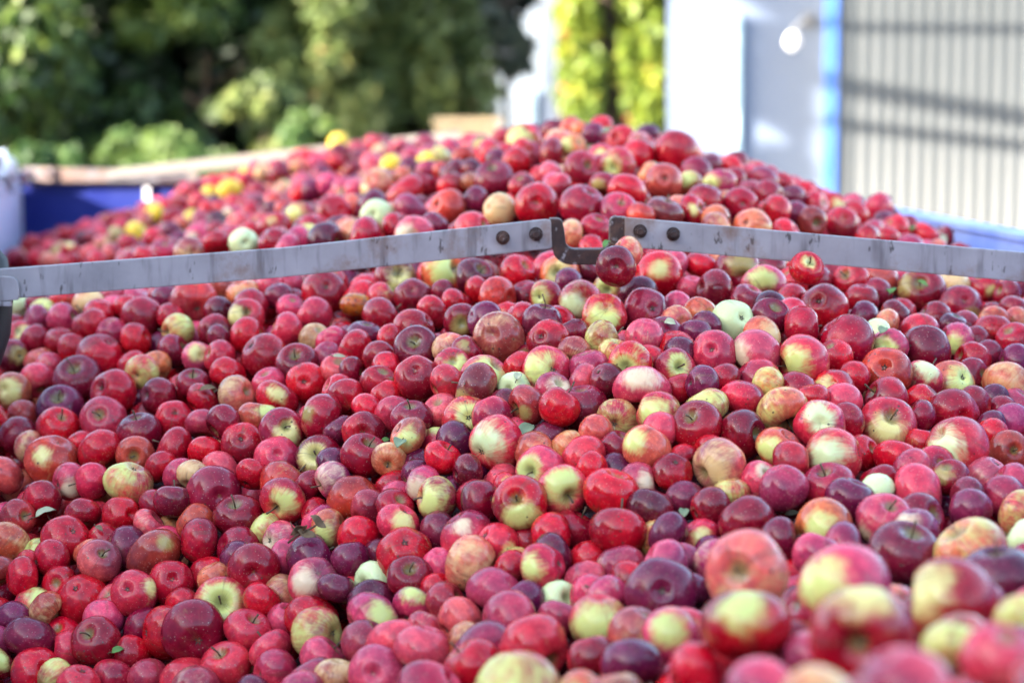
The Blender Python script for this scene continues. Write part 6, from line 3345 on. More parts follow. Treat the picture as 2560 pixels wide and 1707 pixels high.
1018,3692,-511,297
-1223,5984,-479,319
-279,2396,-799,359
-649,5567,-326,362
586,4259,-318,314
-1149,2551,-1098,354
243,3778,-386,290
106,6674,-180,318
746,5427,-259,305
-298,2638,-857,364
-1544,7737,-484,335
-1206,3651,-808,320
332,5007,-147,290
-1395,7207,-470,290
1088,1050,-428,382
612,2439,-530,333
912,1932,-455,308
680,7162,-337,290
1048,1598,-452,306
672,4753,-270,324
-68,6332,-134,290
194,6667,-210,385
394,4362,-228,304
-567,2830,-938,356
-964,2556,-1077,361
-462,3678,-564,313
-837,5417,-374,317
-1169,4910,-496,329
-739,1000,-728,331
-1517,6947,-480,345
-1167,2647,-1131,363
-152,2346,-748,290
575,3265,-539,323
-472,6821,-228,382
193,6063,-153,333
-49,6791,-171,355
-404,4022,-426,379
540,7519,-291,330
1002,1710,-454,356
-98,6643,-204,290
-36,6847,-173,290
188,4828,-148,394
-123,6275,-154,318
-1128,2191,-1084,303
797,1170,-408,377
1004,2674,-532,378
585,1498,-413,340
-70,6875,-213,335
-142,4178,-322,365
474,7399,-296,321
91,6872,-218,291
879,2852,-599,318
486,6428,-227,302
1085,2973,-572,351
-949,981,-775,305
443,2311,-565,308
-1455,7590,-446,290
-1089,3872,-663,290
374,5504,-114,388
355,1671,-474,327
206,7870,-274,290
130,4711,-201,343
-1152,2944,-1050,328
1167,1423,-442,305
822,4355,-339,365
-524,5198,-313,323
510,4516,-216,290
711,1018,-381,322
-779,4674,-380,329
-397,6163,-227,389
1160,2376,-516,355
119,3891,-349,343
-972,7239,-260,331
993,2146,-521,367
886,1808,-485,373
211,3517,-420,320
10,3032,-680,290
-722,2286,-964,315
-415,6927,-187,368
-466,7560,-172,324
-913,4123,-534,299
-1064,7259,-319,295
521,4086,-301,290
-295,6446,-180,350
-189,2016,-732,290
-138,1698,-605,323
112,6833,-182,321
-142,4890,-241,360
-1321,7390,-413,328
-1197,5892,-475,304
836,2147,-522,329
-537,3151,-885,293
-1142,6255,-433,333
-837,4857,-395,305
904,5146,-331,290
-815,6949,-285,355
-986,1552,-893,339
46,7424,-192,320
117,2466,-670,316
-565,1135,-705,341
404,6643,-239,314
263,3683,-388,322
-876,4494,-413,300
43,1055,-472,290
985,3196,-564,307
-408,3039,-857,303
-1455,5917,-520,344
-814,5790,-368,320
-297,7125,-183,372
-986,1700,-945,290
206,1455,-466,290
237,5619,-120,319
165,6111,-115,321
-88,3558,-467,290
-534,1081,-647,331
297,4947,-127,291
-1017,4775,-410,366
-943,5977,-364,317
725,4108,-371,290
359,1365,-388,363
665,2442,-555,309
27,4906,-179,319
537,5013,-209,290
-351,3109,-818,319
750,6156,-273,325
254,4612,-187,317
130,4348,-243,332
658,2336,-528,304
355,7140,-261,290
583,6918,-308,332
-829,4714,-390,344
-929,3637,-684,300
-1248,6183,-442,290
409,3728,-368,290
938,3484,-560,305
-450,5548,-263,304
-313,4748,-291,327
542,5621,-171,355
-217,2098,-760,302
480,4226,-302,420
745,7028,-320,333
-1368,7000,-468,319
-633,5868,-307,308
-568,5889,-253,302
-830,1958,-928,377
-281,1767,-689,304
-136,5629,-164,290
142,2841,-683,323
68,1592,-498,382
-863,3562,-717,315
214,7287,-257,310
-632,2745,-1004,302
-1048,6355,-403,340
-604,7710,-194,293
-842,4311,-438,354
-39,5886,-142,392
-994,1763,-954,323
468,6806,-261,341
-818,7328,-224,337
-102,6016,-118,390
-315,6117,-184,291
808,5231,-294,374
-744,5475,-331,317
634,2761,-595,351
42,2373,-684,352
-1394,5067,-570,326
-385,6057,-225,340
-1351,7458,-417,290
-288,1452,-626,391
-831,3373,-791,411
240,4480,-189,359
-912,5845,-368,341
-100,7430,-181,319
315,7508,-244,308
-101,6744,-210,398
182,1854,-554,292
-1643,7821,-489,312
-901,3892,-591,314
-168,1315,-545,303
349,6341,-170,354
656,3176,-581,359
-1064,7370,-294,310
716,2572,-564,290
-1154,4097,-621,300
-958,4369,-438,347
-657,1217,-746,370
-556,6409,-256,317
538,7285,-325,398
-259,6883,-171,305
-1180,5755,-478,317
-1076,3388,-905,324
547,2366,-539,313
822,2239,-514,294
-1251,4576,-538,290
-741,7083,-213,328
642,1712,-467,346
-1184,6880,-379,313
-1055,3450,-857,311
343,3191,-541,290
104,4185,-276,333
-1145,7722,-360,302
844,3337,-552,341
-1353,6275,-504,290
-1094,7205,-329,332
398,3794,-380,294
-276,1583,-652,353
296,1903,-538,343
-80,4350,-247,343
-1183,3402,-937,294
-667,3667,-629,330
-727,2108,-967,340
-739,4598,-379,385
758,4370,-341,328
450,5001,-178,310
-967,6849,-334,321
-1255,7769,-387,329
-1354,4570,-617,404
584,2563,-564,369
-1103,5030,-471,337
-594,2075,-866,407
-734,6239,-316,334
-357,2137,-809,290
-1367,4755,-572,407
-1325,4937,-556,343
-177,6824,-179,290
-400,5826,-236,350
-1163,2486,-1123,367
522,5716,-172,322
286,6331,-197,290
-976,3816,-676,312
-1015,4018,-585,353
538,1156,-416,315
962,4452,-356,290
922,4342,-401,326
359,2240,-586,290
212,1784,-533,311
-410,6991,-201,312
1087,3204,-574,379
579,4898,-236,347
755,3601,-503,333
-523,5711,-278,290
-206,1115,-541,349
-1286,7274,-416,353
631,3601,-457,311
368,1120,-424,290
-427,6413,-233,351
234,1706,-482,322
-1570,7226,-500,310
768,4905,-296,322
152,2293,-646,290
-418,5903,-225,308
93,2698,-710,347
-1019,2581,-1065,305
438,2583,-586,354
827,3770,-462,329
-418,2946,-868,339
984,2717,-578,340
-1176,4547,-537,306
-1247,3490,-917,333
-136,6391,-144,347
-701,1995,-936,364
-723,3892,-564,369
224,4979,-139,357
-460,4236,-383,295
-1053,5762,-408,326
897,3989,-421,320
169,7682,-228,346
348,1172,-399,366
-508,5275,-267,330
-997,3202,-929,329
-402,6584,-209,311
-498,7893,-199,332
-771,1162,-767,354
867,5638,-348,338
689,5039,-252,341
-105,6586,-157,290
603,3729,-423,329
446,7347,-295,325
-368,1301,-606,330
781,6442,-329,312
-1541,6615,-544,308
-1185,2782,-1085,357
-878,6822,-303,358
-1537,6693,-499,329
-646,7880,-203,338
-1158,7617,-341,290
73,7257,-230,356
-871,1056,-782,358
-852,7227,-245,364
-983,3091,-1009,330
59,5462,-141,355
-1217,7077,-405,290
528,7605,-289,290
-357,1230,-639,295
-284,6555,-199,326
-1605,7394,-506,344
568,5324,-171,326
-146,955,-510,342
-80,6239,-171,331
-498,5980,-233,295
-730,4509,-381,343
-786,6863,-280,290
318,4357,-212,333
-237,6817,-173,347
-313,5709,-212,325
837,4015,-391,357
-1141,6402,-394,297
-928,5177,-421,350
-1466,7039,-490,340
673,5616,-222,341
-1185,7458,-369,417
-1428,7323,-478,332
43,1728,-557,310
780,4824,-279,294
-5,3815,-361,298
404,3618,-398,322
-216,2918,-810,353
-233,4673,-253,311
-720,5942,-333,300
764,4219,-344,342
-1117,4356,-521,314
-452,3733,-537,297
488,6928,-271,309
-1122,5566,-468,360
305,5252,-131,314
905,2467,-532,290
-1411,6287,-519,368
-976,6359,-387,345
133,4414,-184,303
-836,6194,-357,404
-1222,3449,-886,294
-449,6210,-247,304
692,3636,-460,320
-1542,7062,-486,353
331,3699,-396,364
-974,7176,-284,290
-844,6360,-356,316
-104,7240,-160,301
115,5184,-138,306
-679,4325,-398,299
656,5029,-202,312
-264,6144,-166,377
618,2688,-551,293
-1075,6635,-354,374
-701,4938,-334,353
-404,4211,-374,294
93,4647,-174,348
828,2850,-556,309
249,4832,-154,290
-553,4748,-301,310
-369,4574,-295,337
-501,6510,-243,297
-641,7019,-235,366
-501,5117,-316,373
-1109,6303,-429,307
-484,3030,-870,307
-168,3967,-399,382
-191,7210,-182,290
-1149,6104,-432,332
-1624,7589,-524,358
485,4049,-349,290
-1109,3729,-766,313
286,1285,-436,344
-628,7301,-202,364
-1365,7149,-457,350
-625,4295,-349,315
-9,5989,-132,290
977,2954,-582,312
-1004,4200,-527,290
153,1606,-469,356
450,4760,-212,378
462,3593,-423,365
-149,6536,-153,352
-1205,7762,-354,339
-673,5336,-330,328
72,3770,-369,353
-146,4752,-239,326
-956,3891,-607,323
-808,7025,-273,337
-859,4548,-379,308
-502,7363,-163,323
-416,7824,-171,304
-486,5501,-279,349
-247,5680,-199,344
57,6558,-150,332
874,3399,-530,345
-1080,7562,-334,351
41,4747,-203,290
-169,5843,-147,342
127,5372,-121,309
-743,5726,-323,336
366,2293,-545,346
-1551,7814,-456,290
-263,4996,-248,369
131,7289,-211,290
-93,2188,-682,329
-1279,6371,-455,336
-450,5029,-281,341
262,4724,-191,329
-873,4606,-400,330
-1148,5838,-468,305
-935,7455,-264,316
-251,4235,-344,290
-664,3579,-663,342
-1351,5936,-476,299
-1266,7213,-379,306
-453,3946,-469,290
-995,4517,-452,348
392,3154,-557,293
-1338,4625,-575,290
-1055,3965,-657,347
658,1799,-434,342
524,5181,-172,349
328,3096,-583,290
-1327,4285,-662,308
-1262,5440,-516,330
-800,7457,-242,350
997,4132,-417,365
-492,4352,-352,321
1,6203,-119,322
1,2750,-738,290
911,3876,-413,337
-1060,4478,-460,295
-851,5138,-369,344
-432,4882,-314,342
-503,6967,-225,349
185,4447,-218,290
813,6242,-301,373
-631,3788,-574,357
-319,3652,-515,332
151,3450,-448,290
-999,4354,-485,362
811,4693,-296,297
204,2432,-643,354
-1088,4220,-534,315
-1249,5062,-524,290
-287,2952,-823,320
729,4459,-334,352
373,3958,-346,297
-1181,6718,-417,335
-961,5854,-402,317
-1208,3979,-685,319
-175,5673,-138,290
370,7777,-268,290
-154,4657,-268,377
995,2482,-545,321
-171,3901,-407,340
94,5058,-147,326
-108,4279,-305,345
-535,4026,-461,309
-381,6693,-190,290
-550,5653,-284,327
978,3460,-533,290
-1437,5459,-543,307
-1401,6696,-463,301
34,5611,-113,352
-1001,4601,-429,358
-884,7042,-287,334
33,4472,-209,301
-864,5057,-410,290
-803,4366,-402,302
518,1574,-402,317
-225,4019,-402,382
-680,4269,-408,304
-497,3901,-497,341
-868,4924,-396,316
-920,7744,-270,317
131,4057,-321,331
137,3653,-406,315
-561,5942,-239,298
-1014,6289,-401,297
-372,6439,-207,335
-384,4356,-348,290
-29,4574,-226,295
628,5788,-215,290
880,3077,-577,290
128,2604,-650,303
589,4637,-240,354
-1131,7897,-310,290
-467,6166,-219,295
702,1903,-449,362
-359,7479,-167,305
239,4146,-277,372
-298,6788,-206,314
-1149,3577,-819,311
227,5518,-118,290
-688,6142,-271,308
-1145,5697,-459,329
-1229,4903,-499,332
129,4977,-159,310
-91,3846,-403,397
370,6950,-225,376
-705,7663,-186,321
663,4889,-269,393
481,7627,-301,301
-461,7206,-181,321
-833,6840,-268,290
463,3709,-400,321
-1241,7534,-390,347
-1020,5608,-396,290
70,4065,-299,357
-818,4789,-395,290
-1103,3836,-706,334
-61,5295,-161,325
-1184,3858,-716,317
-722,6845,-277,362
-884,6109,-375,345
194,2930,-662,337
-493,4882,-323,290
-987,5743,-398,355
-396,5328,-243,313
498,4630,-246,307
501,5125,-139,311
-846,6635,-304,299
-53,7310,-177,335
823,2750,-547,320
888,3760,-479,290
384,5008,-118,341
-1259,6242,-447,342
85,6177,-116,290
70,2913,-698,341
763,4535,-340,358
-1049,5378,-454,347
80,7508,-195,298
214,1837,-506,295
-219,4369,-311,323
363,2856,-628,308
-1345,6920,-456,297
-572,6113,-243,323
-692,7284,-195,350
33,3965,-349,334
-1176,4178,-625,339
-796,4073,-508,310
-149,4546,-250,290
-1279,5515,-475,322
-1247,6073,-486,290
924,2609,-529,290
708,5687,-234,290
-849,3997,-565,315
-1078,4310,-528,336
-1344,6558,-470,290
197,2563,-663,321
64,4963,-168,300
998,2576,-522,375
-207,4939,-233,341
-891,4389,-440,306
532,4290,-301,328
647,4216,-331,332
-1311,7803,-398,343
643,3822,-419,290
-270,4100,-355,353
-464,6344,-242,318
230,2763,-646,290
-717,6779,-269,313
-1058,3732,-722,337
-204,5314,-212,305
210,2722,-676,291
-1006,7041,-329,353
-907,3414,-772,295
175,3860,-372,299
-1068,5839,-413,337
-572,4135,-432,354
-1547,7121,-569,290
-617,7116,-240,290
-411,6940,-255,341
-972,5605,-476,321
-896,4343,-494,372
-366,4247,-405,334
-802,6693,-347,306
412,4819,-249,366
-158,5171,-240,386
370,5126,-204,291
557,3632,-453,368
-789,5337,-435,304
-110,3723,-488,290
-252,4898,-291,369
-357,3792,-526,412
-1101,3468,-919,341
-1242,4172,-700,336
-651,3493,-733,360
358,4782,-247,329
325,4180,-323,290
-336,3238,-790,326
-1188,4430,-615,290
762,3693,-517,349
-1222,4511,-611,338
-937,4396,-494,357
182,4892,-200,343
-1220,6262,-524,330
-247,4083,-406,290
886,3392,-616,387
783,4955,-361,378
93,4597,-242,413
-855,5948,-405,316
-198,4703,-309,351
-1556,6781,-592,366
-410,4551,-365,386
152,2568,-711,383
462,4303,-302,336
613,3904,-444,306
-594,3250,-880,311
-740,4734,-399,366
-801,3446,-801,378
-273,3377,-681,373
-1135,3887,-761,371
-550,3312,-819,339
-790,3747,-665,383
-195,5517,-240,361
-1059,5843,-475,342
-143,3578,-524,339
247,5035,-199,310
-572,4766,-390,326
-1069,3763,-802,365
-1117,5963,-490,290
738,3461,-591,343
-667,3282,-856,312
-659,4369,-426,310
634,4589,-342,343
814,3629,-529,320
-1547,7259,-585,350
364,3957,-405,314
-1071,4267,-594,303
-1081,4703,-523,364
-1081,4147,-631,313
530,3548,-488,335
-293,3006,-841,314
17,4279,-320,373
-469,3468,-716,335
279,3652,-444,329
-757,5029,-429,290
-398,3140,-862,360
1,4203,-345,320
-580,4696,-379,361
241,3405,-498,290
-1523,6494,-579,375
493,5098,-212,349
518,4388,-333,412
-178,3639,-502,363
985,3665,-563,371
-861,3664,-719,323
999,3501,-597,326
323,4079,-358,314
119,4009,-364,383
-405,4386,-399,361
-350,4509,-358,369
-177,4333,-366,355
1018,3763,-539,310
-1277,4491,-652,335
-734,5132,-423,290
380,4706,-221,348
-104,2945,-765,377
-1407,5906,-590,348
-1145,3797,-805,312
213,4136,-337,309
-731,3344,-862,313
-286,4506,-370,347
552,4120,-384,351
-252,4328,-353,338
328,5038,-191,290
582,4340,-332,356
-818,3229,-959,396
-1303,4362,-684,319
711,4716,-351,326
-1578,7323,-589,336
604,5284,-255,340
-984,7206,-346,346
608,3109,-600,369
-633,4267,-457,308
-1045,3594,-833,401
-447,4172,-457,379
219,4794,-206,370
-968,5747,-474,362
-908,5629,-464,310
102,5071,-209,377
709,4206,-419,360
-1614,7829,-562,356
-506,4698,-361,290
-120,4365,-348,378
-956,6804,-394,351
-850,3903,-624,319
288,4918,-198,328
-729,3459,-760,315
-527,4267,-425,389
84,3922,-414,352
-1048,6473,-452,375
-553,4588,-374,369
37,3453,-527,384
-881,3913,-676,316
601,5050,-269,328
210,4222,-315,356
919,4048,-453,343
-1455,6583,-537,370
-1144,4596,-565,329
-180,3381,-639,338
-513,4396,-399,332
-468,6774,-283,311
-539,4847,-381,396
-318,4430,-356,325
17,4970,-247,304
-1006,3809,-744,368
-924,3671,-764,335
-1172,6167,-498,349
290,3998,-370,387
-854,4159,-543,377
-307,4074,-418,330
-511,5478,-348,324
-1154,4021,-730,290
-446,4491,-375,372
158,4553,-226,303
-778,3639,-728,335
591,4044,-420,355
-803,3512,-782,348
-448,3160,-896,306
-357,4038,-465,321
-195,5361,-261,309
-823,6836,-324,295
638,4952,-281,359
-993,4061,-650,335
125,4502,-257,350
963,4483,-438,373
-482,3193,-867,290
-1150,3741,-843,303
619,4469,-351,298
-150,2937,-820,344
-788,3357,-851,347
151,4421,-280,322
-588,3193,-925,356
877,3718,-520,354
695,3100,-607,351
1040,3568,-593,407
-454,5731,-275,345
-726,3287,-872,299
330,4720,-249,290
131,3301,-549,399
368,4250,-309,298
-1222,4602,-593,312
-467,7269,-227,383
328,3876,-405,358
-1321,6539,-534,316
-784,4313,-482,377
-707,4101,-519,362
124,2922,-732,331
231,4467,-274,406
-1252,6445,-521,310
-698,7017,-276,342
407,3694,-422,343
673,4118,-406,321
728,4369,-400,309
-893,6250,-428,293
730,3986,-430,299
-69,4026,-392,361
-1440,7633,-515,346
-492,3263,-853,304
-1248,4303,-666,293
-674,5094,-404,345
990,4080,-470,338
752,4292,-408,357
-647,4704,-394,290
474,4829,-273,331
-359,3177,-823,310
-186,3468,-578,346
57,3259,-614,379
-904,4228,-546,321
462,4932,-252,317
741,6400,-369,405
-1095,3991,-718,401
-1380,6633,-535,403
-708,4861,-419,370
-1034,3715,-791,290
-813,5420,-444,387
-1363,6421,-518,322
692,3401,-559,376
260,4669,-251,381
445,3947,-412,306
-932,3771,-740,367
-133,4417,-304,290
-650,5009,-413,321
137,5122,-157,391
-749,3979,-564,329
-647,4766,-385,343
-647,3893,-599,321
-601,4074,-481,362
-228,3931,-460,334
832,3171,-646,371
781,4865,-373,340
-1486,6697,-545,359
-1522,6412,-591,359
48,4159,-333,291
494,4747,-262,339
78,4911,-234,319
264,3471,-479,324
-8,2937,-770,360
-1481,6953,-564,343
-821,4379,-465,368
-943,4084,-624,323
276,3939,-412,390
91,4307,-311,375
-70,4892,-282,377
15,3775,-427,384
-277,3160,-804,350
-889,3402,-857,308
652,5154,-295,402
-939,4158,-588,385
-1084,5902,-474,300
-652,5260,-410,351
-200,4403,-359,337
-1029,4886,-511,297
-405,4662,-374,324
-391,4126,-438,406
-1174,6051,-496,317
-980,3438,-887,375
-638,4920,-396,340
-7,3921,-427,343
97,2834,-730,342
-298,5549,-263,395
67,4832,-242,334
533,4684,-279,364
919,3933,-458,381
-252,3261,-718,352
-217,3170,-760,292
280,4507,-236,290
-404,4986,-321,356
391,4324,-317,398
-536,4091,-468,391
529,7222,-381,368
-253,5395,-256,373
-66,4660,-257,319
756,4104,-437,351
-220,3785,-508,383
-853,6027,-385,322
553,3883,-441,368
-585,5496,-354,296
-660,4023,-534,365
-721,3712,-675,346
-277,5292,-250,292
456,4410,-307,309
-133,5475,-232,327
-992,5502,-471,306
18,5024,-205,331
-1268,6300,-512,344
957,4666,-418,406
259,4186,-331,290
886,4930,-392,355
-233,5048,-302,313
947,4241,-439,352
-56,4389,-328,358
-1374,4869,-613,328
-761,4148,-520,319
630,4306,-380,350
80,4089,-372,351
-774,5241,-431,290
-553,4916,-387,344
162,4278,-305,380
684,4054,-428,294
-387,3951,-467,355
-404,4312,-407,304
-52,3773,-461,348
379,4040,-377,354
110,3424,-484,306
-1119,6025,-488,327
-505,5877,-280,290
832,3564,-583,332
-996,5660,-463,343
-916,5690,-462,372
-948,3905,-680,336
-462,4012,-461,322
-828,6522,-366,376
-168,4505,-343,309
-252,4430,-343,334
-104,4967,-289,373
299,3536,-464,360
-1654,7887,-549,353
-978,3648,-803,324
699,4490,-381,290
-570,7152,-262,381
-1430,5453,-627,329
841,4750,-363,347
-1036,5752,-466,301
569,4849,-278,364
78,4229,-319,366
-785,4887,-428,351
-1284,4068,-771,348
-1019,4151,-611,317
-699,3621,-691,334
-960,4276,-540,362
-1225,3904,-809,290
-865,3533,-800,298
-1145,4342,-583,341
-607,7452,-238,308
184,4047,-376,291
-668,4524,-382,297
-1508,6264,-597,331
779,4787,-378,372
523,4927,-259,369
47,3998,-404,364
-350,3617,-569,307
668,5280,-306,389
562,4478,-332,290
-1138,4130,-676,391
118,4984,-218,338
717,4584,-362,365
-1327,6370,-518,330
-242,4144,-415,290
-595,5675,-367,304
609,4702,-330,340
-683,5321,-415,304
-158,4600,-325,391
532,4230,-353,350
-492,4647,-390,338
-833,4069,-559,301
-819,3303,-910,338
360,4897,-228,360
655,3751,-453,315
-56,4300,-343,352
480,4548,-262,352
-1124,3558,-901,351
173,3096,-640,374
-668,5822,-333,350
-905,6165,-398,326
217,4315,-291,343
-902,5460,-449,293
-956,6513,-430,398
-686,4194,-488,326
-84,4088,-368,339
-184,3092,-798,352
-648,3223,-926,350
-791,5941,-366,338
10,5269,-193,363
64,4701,-234,373
-1450,5709,-623,331
-287,4287,-398,372
465,4465,-299,290
-1189,3939,-762,361
-167,3709,-464,326
937,3829,-518,378
-1028,4786,-516,333
812,4687,-371,373
-1227,6701,-480,323
-1407,5167,-607,333
-502,4531,-396,320
-336,4193,-423,361
-1035,4510,-534,366
-302,4365,-385,328
-1326,6462,-531,290
-748,6167,-349,356
821,4153,-438,420
-607,7328,-254,290
-15,3399,-565,305
949,4174,-455,340
-316,3668,-579,310
1012,3824,-518,318
409,5004,-213,290
-1070,4328,-585,332
516,5312,-247,353
271,4976,-204,326
763,3774,-507,368
252,3577,-450,335
-561,4199,-449,392
-689,7643,-242,315
-940,7057,-321,367
-534,3392,-767,348
-488,3837,-536,358
312,5114,-185,304
-1063,4432,-559,386
-61,5048,-239,290
54,3376,-541,398
-1565,6915,-563,320
883,5324,-395,316
-312,4894,-322,293
-1096,3695,-814,314
-1187,4659,-590,375
-1582,7170,-575,319
104,5402,-166,332
303,4260,-311,334
-1511,7058,-570,329
72,5144,-183,338
-1210,4231,-682,347
-406,3553,-629,301
-23,5101,-239,292
-798,4974,-407,335
641,3276,-602,382
-175,5010,-299,367
-1001,3949,-695,308
-1402,5079,-630,299
-554,5043,-391,313
-866,5357,-442,383
-838,3831,-651,318
-266,4564,-352,333
-286,3787,-509,290
-1308,4144,-741,317
-823,6786,-348,290
-1061,6250,-446,378
-1421,5350,-627,303
686,3894,-462,333
972,3927,-499,322
-1496,6132,-612,357
-1051,3530,-867,299
605,4413,-352,324
-997,5924,-474,336
-616,4852,-385,365
-491,4336,-414,337
729,5797,-340,290
-813,3971,-612,355
-69,4712,-283,290
-249,3670,-548,352
-636,4637,-396,331
-1480,6867,-562,360
200,4542,-273,324
-1010,4239,-585,367
457,4649,-284,349
882,3880,-487,330
-182,4835,-317,396
163,4357,-292,301
-882,3732,-709,350
934,4750,-387,368
-1457,6438,-565,375
-43,3330,-600,290
-1054,3656,-798,290
116,5306,-175,312
-851,4547,-463,291
-1605,7394,-598,304
387,4645,-241,329
-1240,5015,-572,368
524,4015,-404,329
-885,4112,-581,300
-758,4215,-506,420
-651,3717,-657,322
876,4220,-448,369
-41,4960,-252,290
-354,6116,-239,332
-1579,7069,-589,389
191,3406,-476,311
-728,4335,-423,302
845,4862,-394,387
-447,4422,-359,386
299,4349,-300,328
-84,4827,-281,298
-722,7236,-279,290
-1058,4206,-617,341
-702,4791,-386,319
-453,4247,-435,290
-448,4599,-379,296
89,3480,-484,338
816,3284,-637,316
-628,3945,-541,380
921,4313,-457,290
-1083,4846,-536,349
-802,3803,-685,290
-1184,3858,-809,290
554,4537,-320,290
-32,3074,-694,327
-1305,4236,-710,381
-860,6309,-412,317
-8,4885,-237,384
-759,5190,-432,295
-818,3576,-761,345
-295,3842,-506,313
-647,5155,-409,393
-1440,6797,-551,340
4,4348,-313,328
-1017,4663,-484,313
-982,5856,-469,393
-636,3144,-937,370
-978,3563,-836,293
867,5046,-381,352
-1148,5415,-510,290
-647,5511,-354,311
-1350,4799,-637,352
-337,5053,-324,290
-75,4500,-322,290
-1152,4293,-625,290
-822,3692,-682,334
-945,4671,-489,325
-348,5165,-327,349
-1156,4406,-570,325
666,4646,-358,318
770,5037,-300,344
586,3045,-605,337
-877,3612,-776,309
-745,3210,-941,314
-192,5437,-248,417
-507,4771,-389,352
757,5197,-301,290
-238,4486,-332,313
352,3353,-525,327
-1377,6533,-536,300
221,4396,-283,324
-1393,7161,-517,297
325,4661,-227,339
-1165,3666,-865,290
-352,4953,-314,291
-858,3451,-825,310
-742,4975,-417,290
-870,5196,-420,310
-253,4739,-340,290
-765,7106,-275,333
247,5102,-177,304
806,5162,-315,360
422,4088,-385,305
-678,3551,-734,324
194,3997,-390,295
-1156,6234,-507,408
-208,4645,-340,334
-1158,5347,-528,308
555,4748,-268,329
-1475,5878,-594,359
-720,6049,-387,315
40,5097,-219,364
471,4162,-340,290
-911,6405,-428,294
-924,3526,-828,337
-1098,6208,-533,334
-808,3386,-900,290
-596,6105,-411,305
-328,4558,-418,410
-697,5414,-458,345
769,5223,-408,290
-549,6038,-392,303
503,4788,-349,395
-1470,7122,-585,372
568,5452,-338,363
139,4206,-348,319
314,4275,-372,327
438,6468,-354,315
-1324,6849,-570,330
803,5103,-393,356
-598,5201,-445,353
-259,4794,-388,352
128,4538,-333,372
-1,5526,-276,322
-765,3816,-733,388
722,4833,-385,388
-535,4968,-421,344
-1115,6436,-529,346
-939,6764,-459,376
380,4665,-330,341
370,6074,-314,388
612,5672,-320,303
820,6146,-428,308
-1040,6148,-512,395
240,4022,-422,362
-67,4609,-347,322
-175,5123,-342,350
-87,5199,-286,361
16,4743,-338,321
571,4665,-378,290
-78,4733,-358,420
-523,3243,-920,370
-376,5061,-405,354
360,3258,-607,300
-678,3918,-652,381
-552,5258,-442,383
-743,4141,-594,333
276,4335,-359,358
309,3327,-586,352
726,4908,-366,300
-717,3304,-927,328
-262,3278,-802,304
289,4609,-316,312
166,4631,-303,370
-146,4116,-456,294
-760,6518,-420,336
674,5094,-359,330
302,4472,-340,366
717,4554,-448,319
-877,3979,-715,418
574,4753,-361,299
215,4583,-327,290
-250,4038,-516,339
281,4952,-265,290
-314,4903,-398,354
-373,4315,-466,358
-1039,4259,-658,358
-1327,6936,-572,339
-898,4368,-551,290
-257,4967,-370,406
-1368,7000,-560,346
659,4735,-374,330
-212,5176,-343,358
-531,5105,-424,345
378,5562,-279,420
-712,4198,-564,372
-1226,6586,-542,406
-367,3264,-859,420
-417,5607,-359,290
-1498,7351,-589,351
-182,3682,-554,290
-837,3521,-855,306
-619,6257,-418,357
-1413,6920,-570,350
-476,3335,-854,326
-269,3777,-567,313
168,4138,-383,372
-468,4972,-406,330
404,4956,-266,290
-36,5334,-281,293
-638,4159,-525,386
-124,4948,-360,290
-757,5642,-479,353
-1528,6497,-662,347
-782,5570,-470,346
810,5450,-406,360
66,3553,-547,351
-788,5743,-486,311
-421,5114,-405,334
-360,4413,-457,377
752,5831,-408,375
-970,6196,-504,353
621,4378,-413,334
-1086,6372,-516,362
-699,5237,-444,297
-24,3963,-488,420
-166,3612,-584,305
243,4402,-349,338
-1467,5858,-675,376
698,5322,-372,341
-601,5899,-387,357
-535,5189,-402,359
-305,3480,-698,366
33,4402,-333,326
-743,5726,-457,304
-837,4350,-555,370
638,4272,-428,297
633,5958,-363,343
-292,3135,-874,420
250,4772,-284,313
-1045,4185,-683,366
-400,4859,-385,327
-1637,7757,-631,348
-856,3723,-791,360
-1193,6366,-539,366
-703,5499,-434,323
-577,5548,-433,337
370,4577,-337,358
-868,3575,-851,361
263,4544,-329,340
583,5613,-356,317
-614,6039,-406,381
672,4358,-444,332
-1455,5792,-657,360
-1211,6668,-541,356
-463,4911,-396,334
777,5366,-413,317
659,4960,-372,311
811,3702,-604,376
411,5963,-316,328
3,4593,-326,352
-574,4179,-536,344
116,4671,-286,358
500,4728,-326,305
315,4041,-435,365
591,4915,-362,293
-564,3337,-872,331
-1575,7618,-630,350
246,4119,-405,363
-91,4283,-412,323
-467,5074,-411,342
-769,5463,-464,311
-815,6696,-429,364
-442,4327,-453,347
926,3875,-567,349
110,4880,-288,290
-93,5276,-287,420
380,4733,-325,345
-422,5021,-399,320
-1391,7219,-577,290
-617,5314,-463,409
-477,5153,-419,363
-965,4222,-628,302
745,5721,-400,349
-953,4340,-560,301
-498,3542,-733,311
-352,3205,-893,347
-219,4088,-503,290
-340,4824,-398,290
419,4518,-318,388
-251,4868,-372,378
-344,4494,-440,290
79,4469,-352,329
-1576,7708,-623,372
-259,4264,-454,333
-627,5597,-442,328
-143,4775,-360,330
-317,3551,-671,292
-753,5850,-469,315
-784,3883,-716,386
480,4548,-330,337
448,5512,-294,366
-1258,6730,-551,324
-654,4061,-590,376
-641,5524,-441,290
570,4811,-341,365
-123,4840,-356,336
-1466,7838,-542,323
450,6342,-336,365
-642,4882,-446,347
404,4064,-438,365
-447,4422,-434,290
-869,3468,-878,306
69,4578,-337,334
727,5119,-387,352
557,4612,-361,317
-128,3775,-539,290
-840,5723,-462,331
-829,3644,-807,329
-517,4134,-541,337
782,6105,-424,300
-1639,7827,-624,290
113,5033,-268,397
-584,5983,-403,295
643,4867,-358,361
-806,4190,-594,359
-1368,6813,-553,326
67,5158,-255,371
-597,5367,-426,342
-24,4675,-350,325
938,3720,-620,322
642,5037,-363,344
-340,4748,-388,377
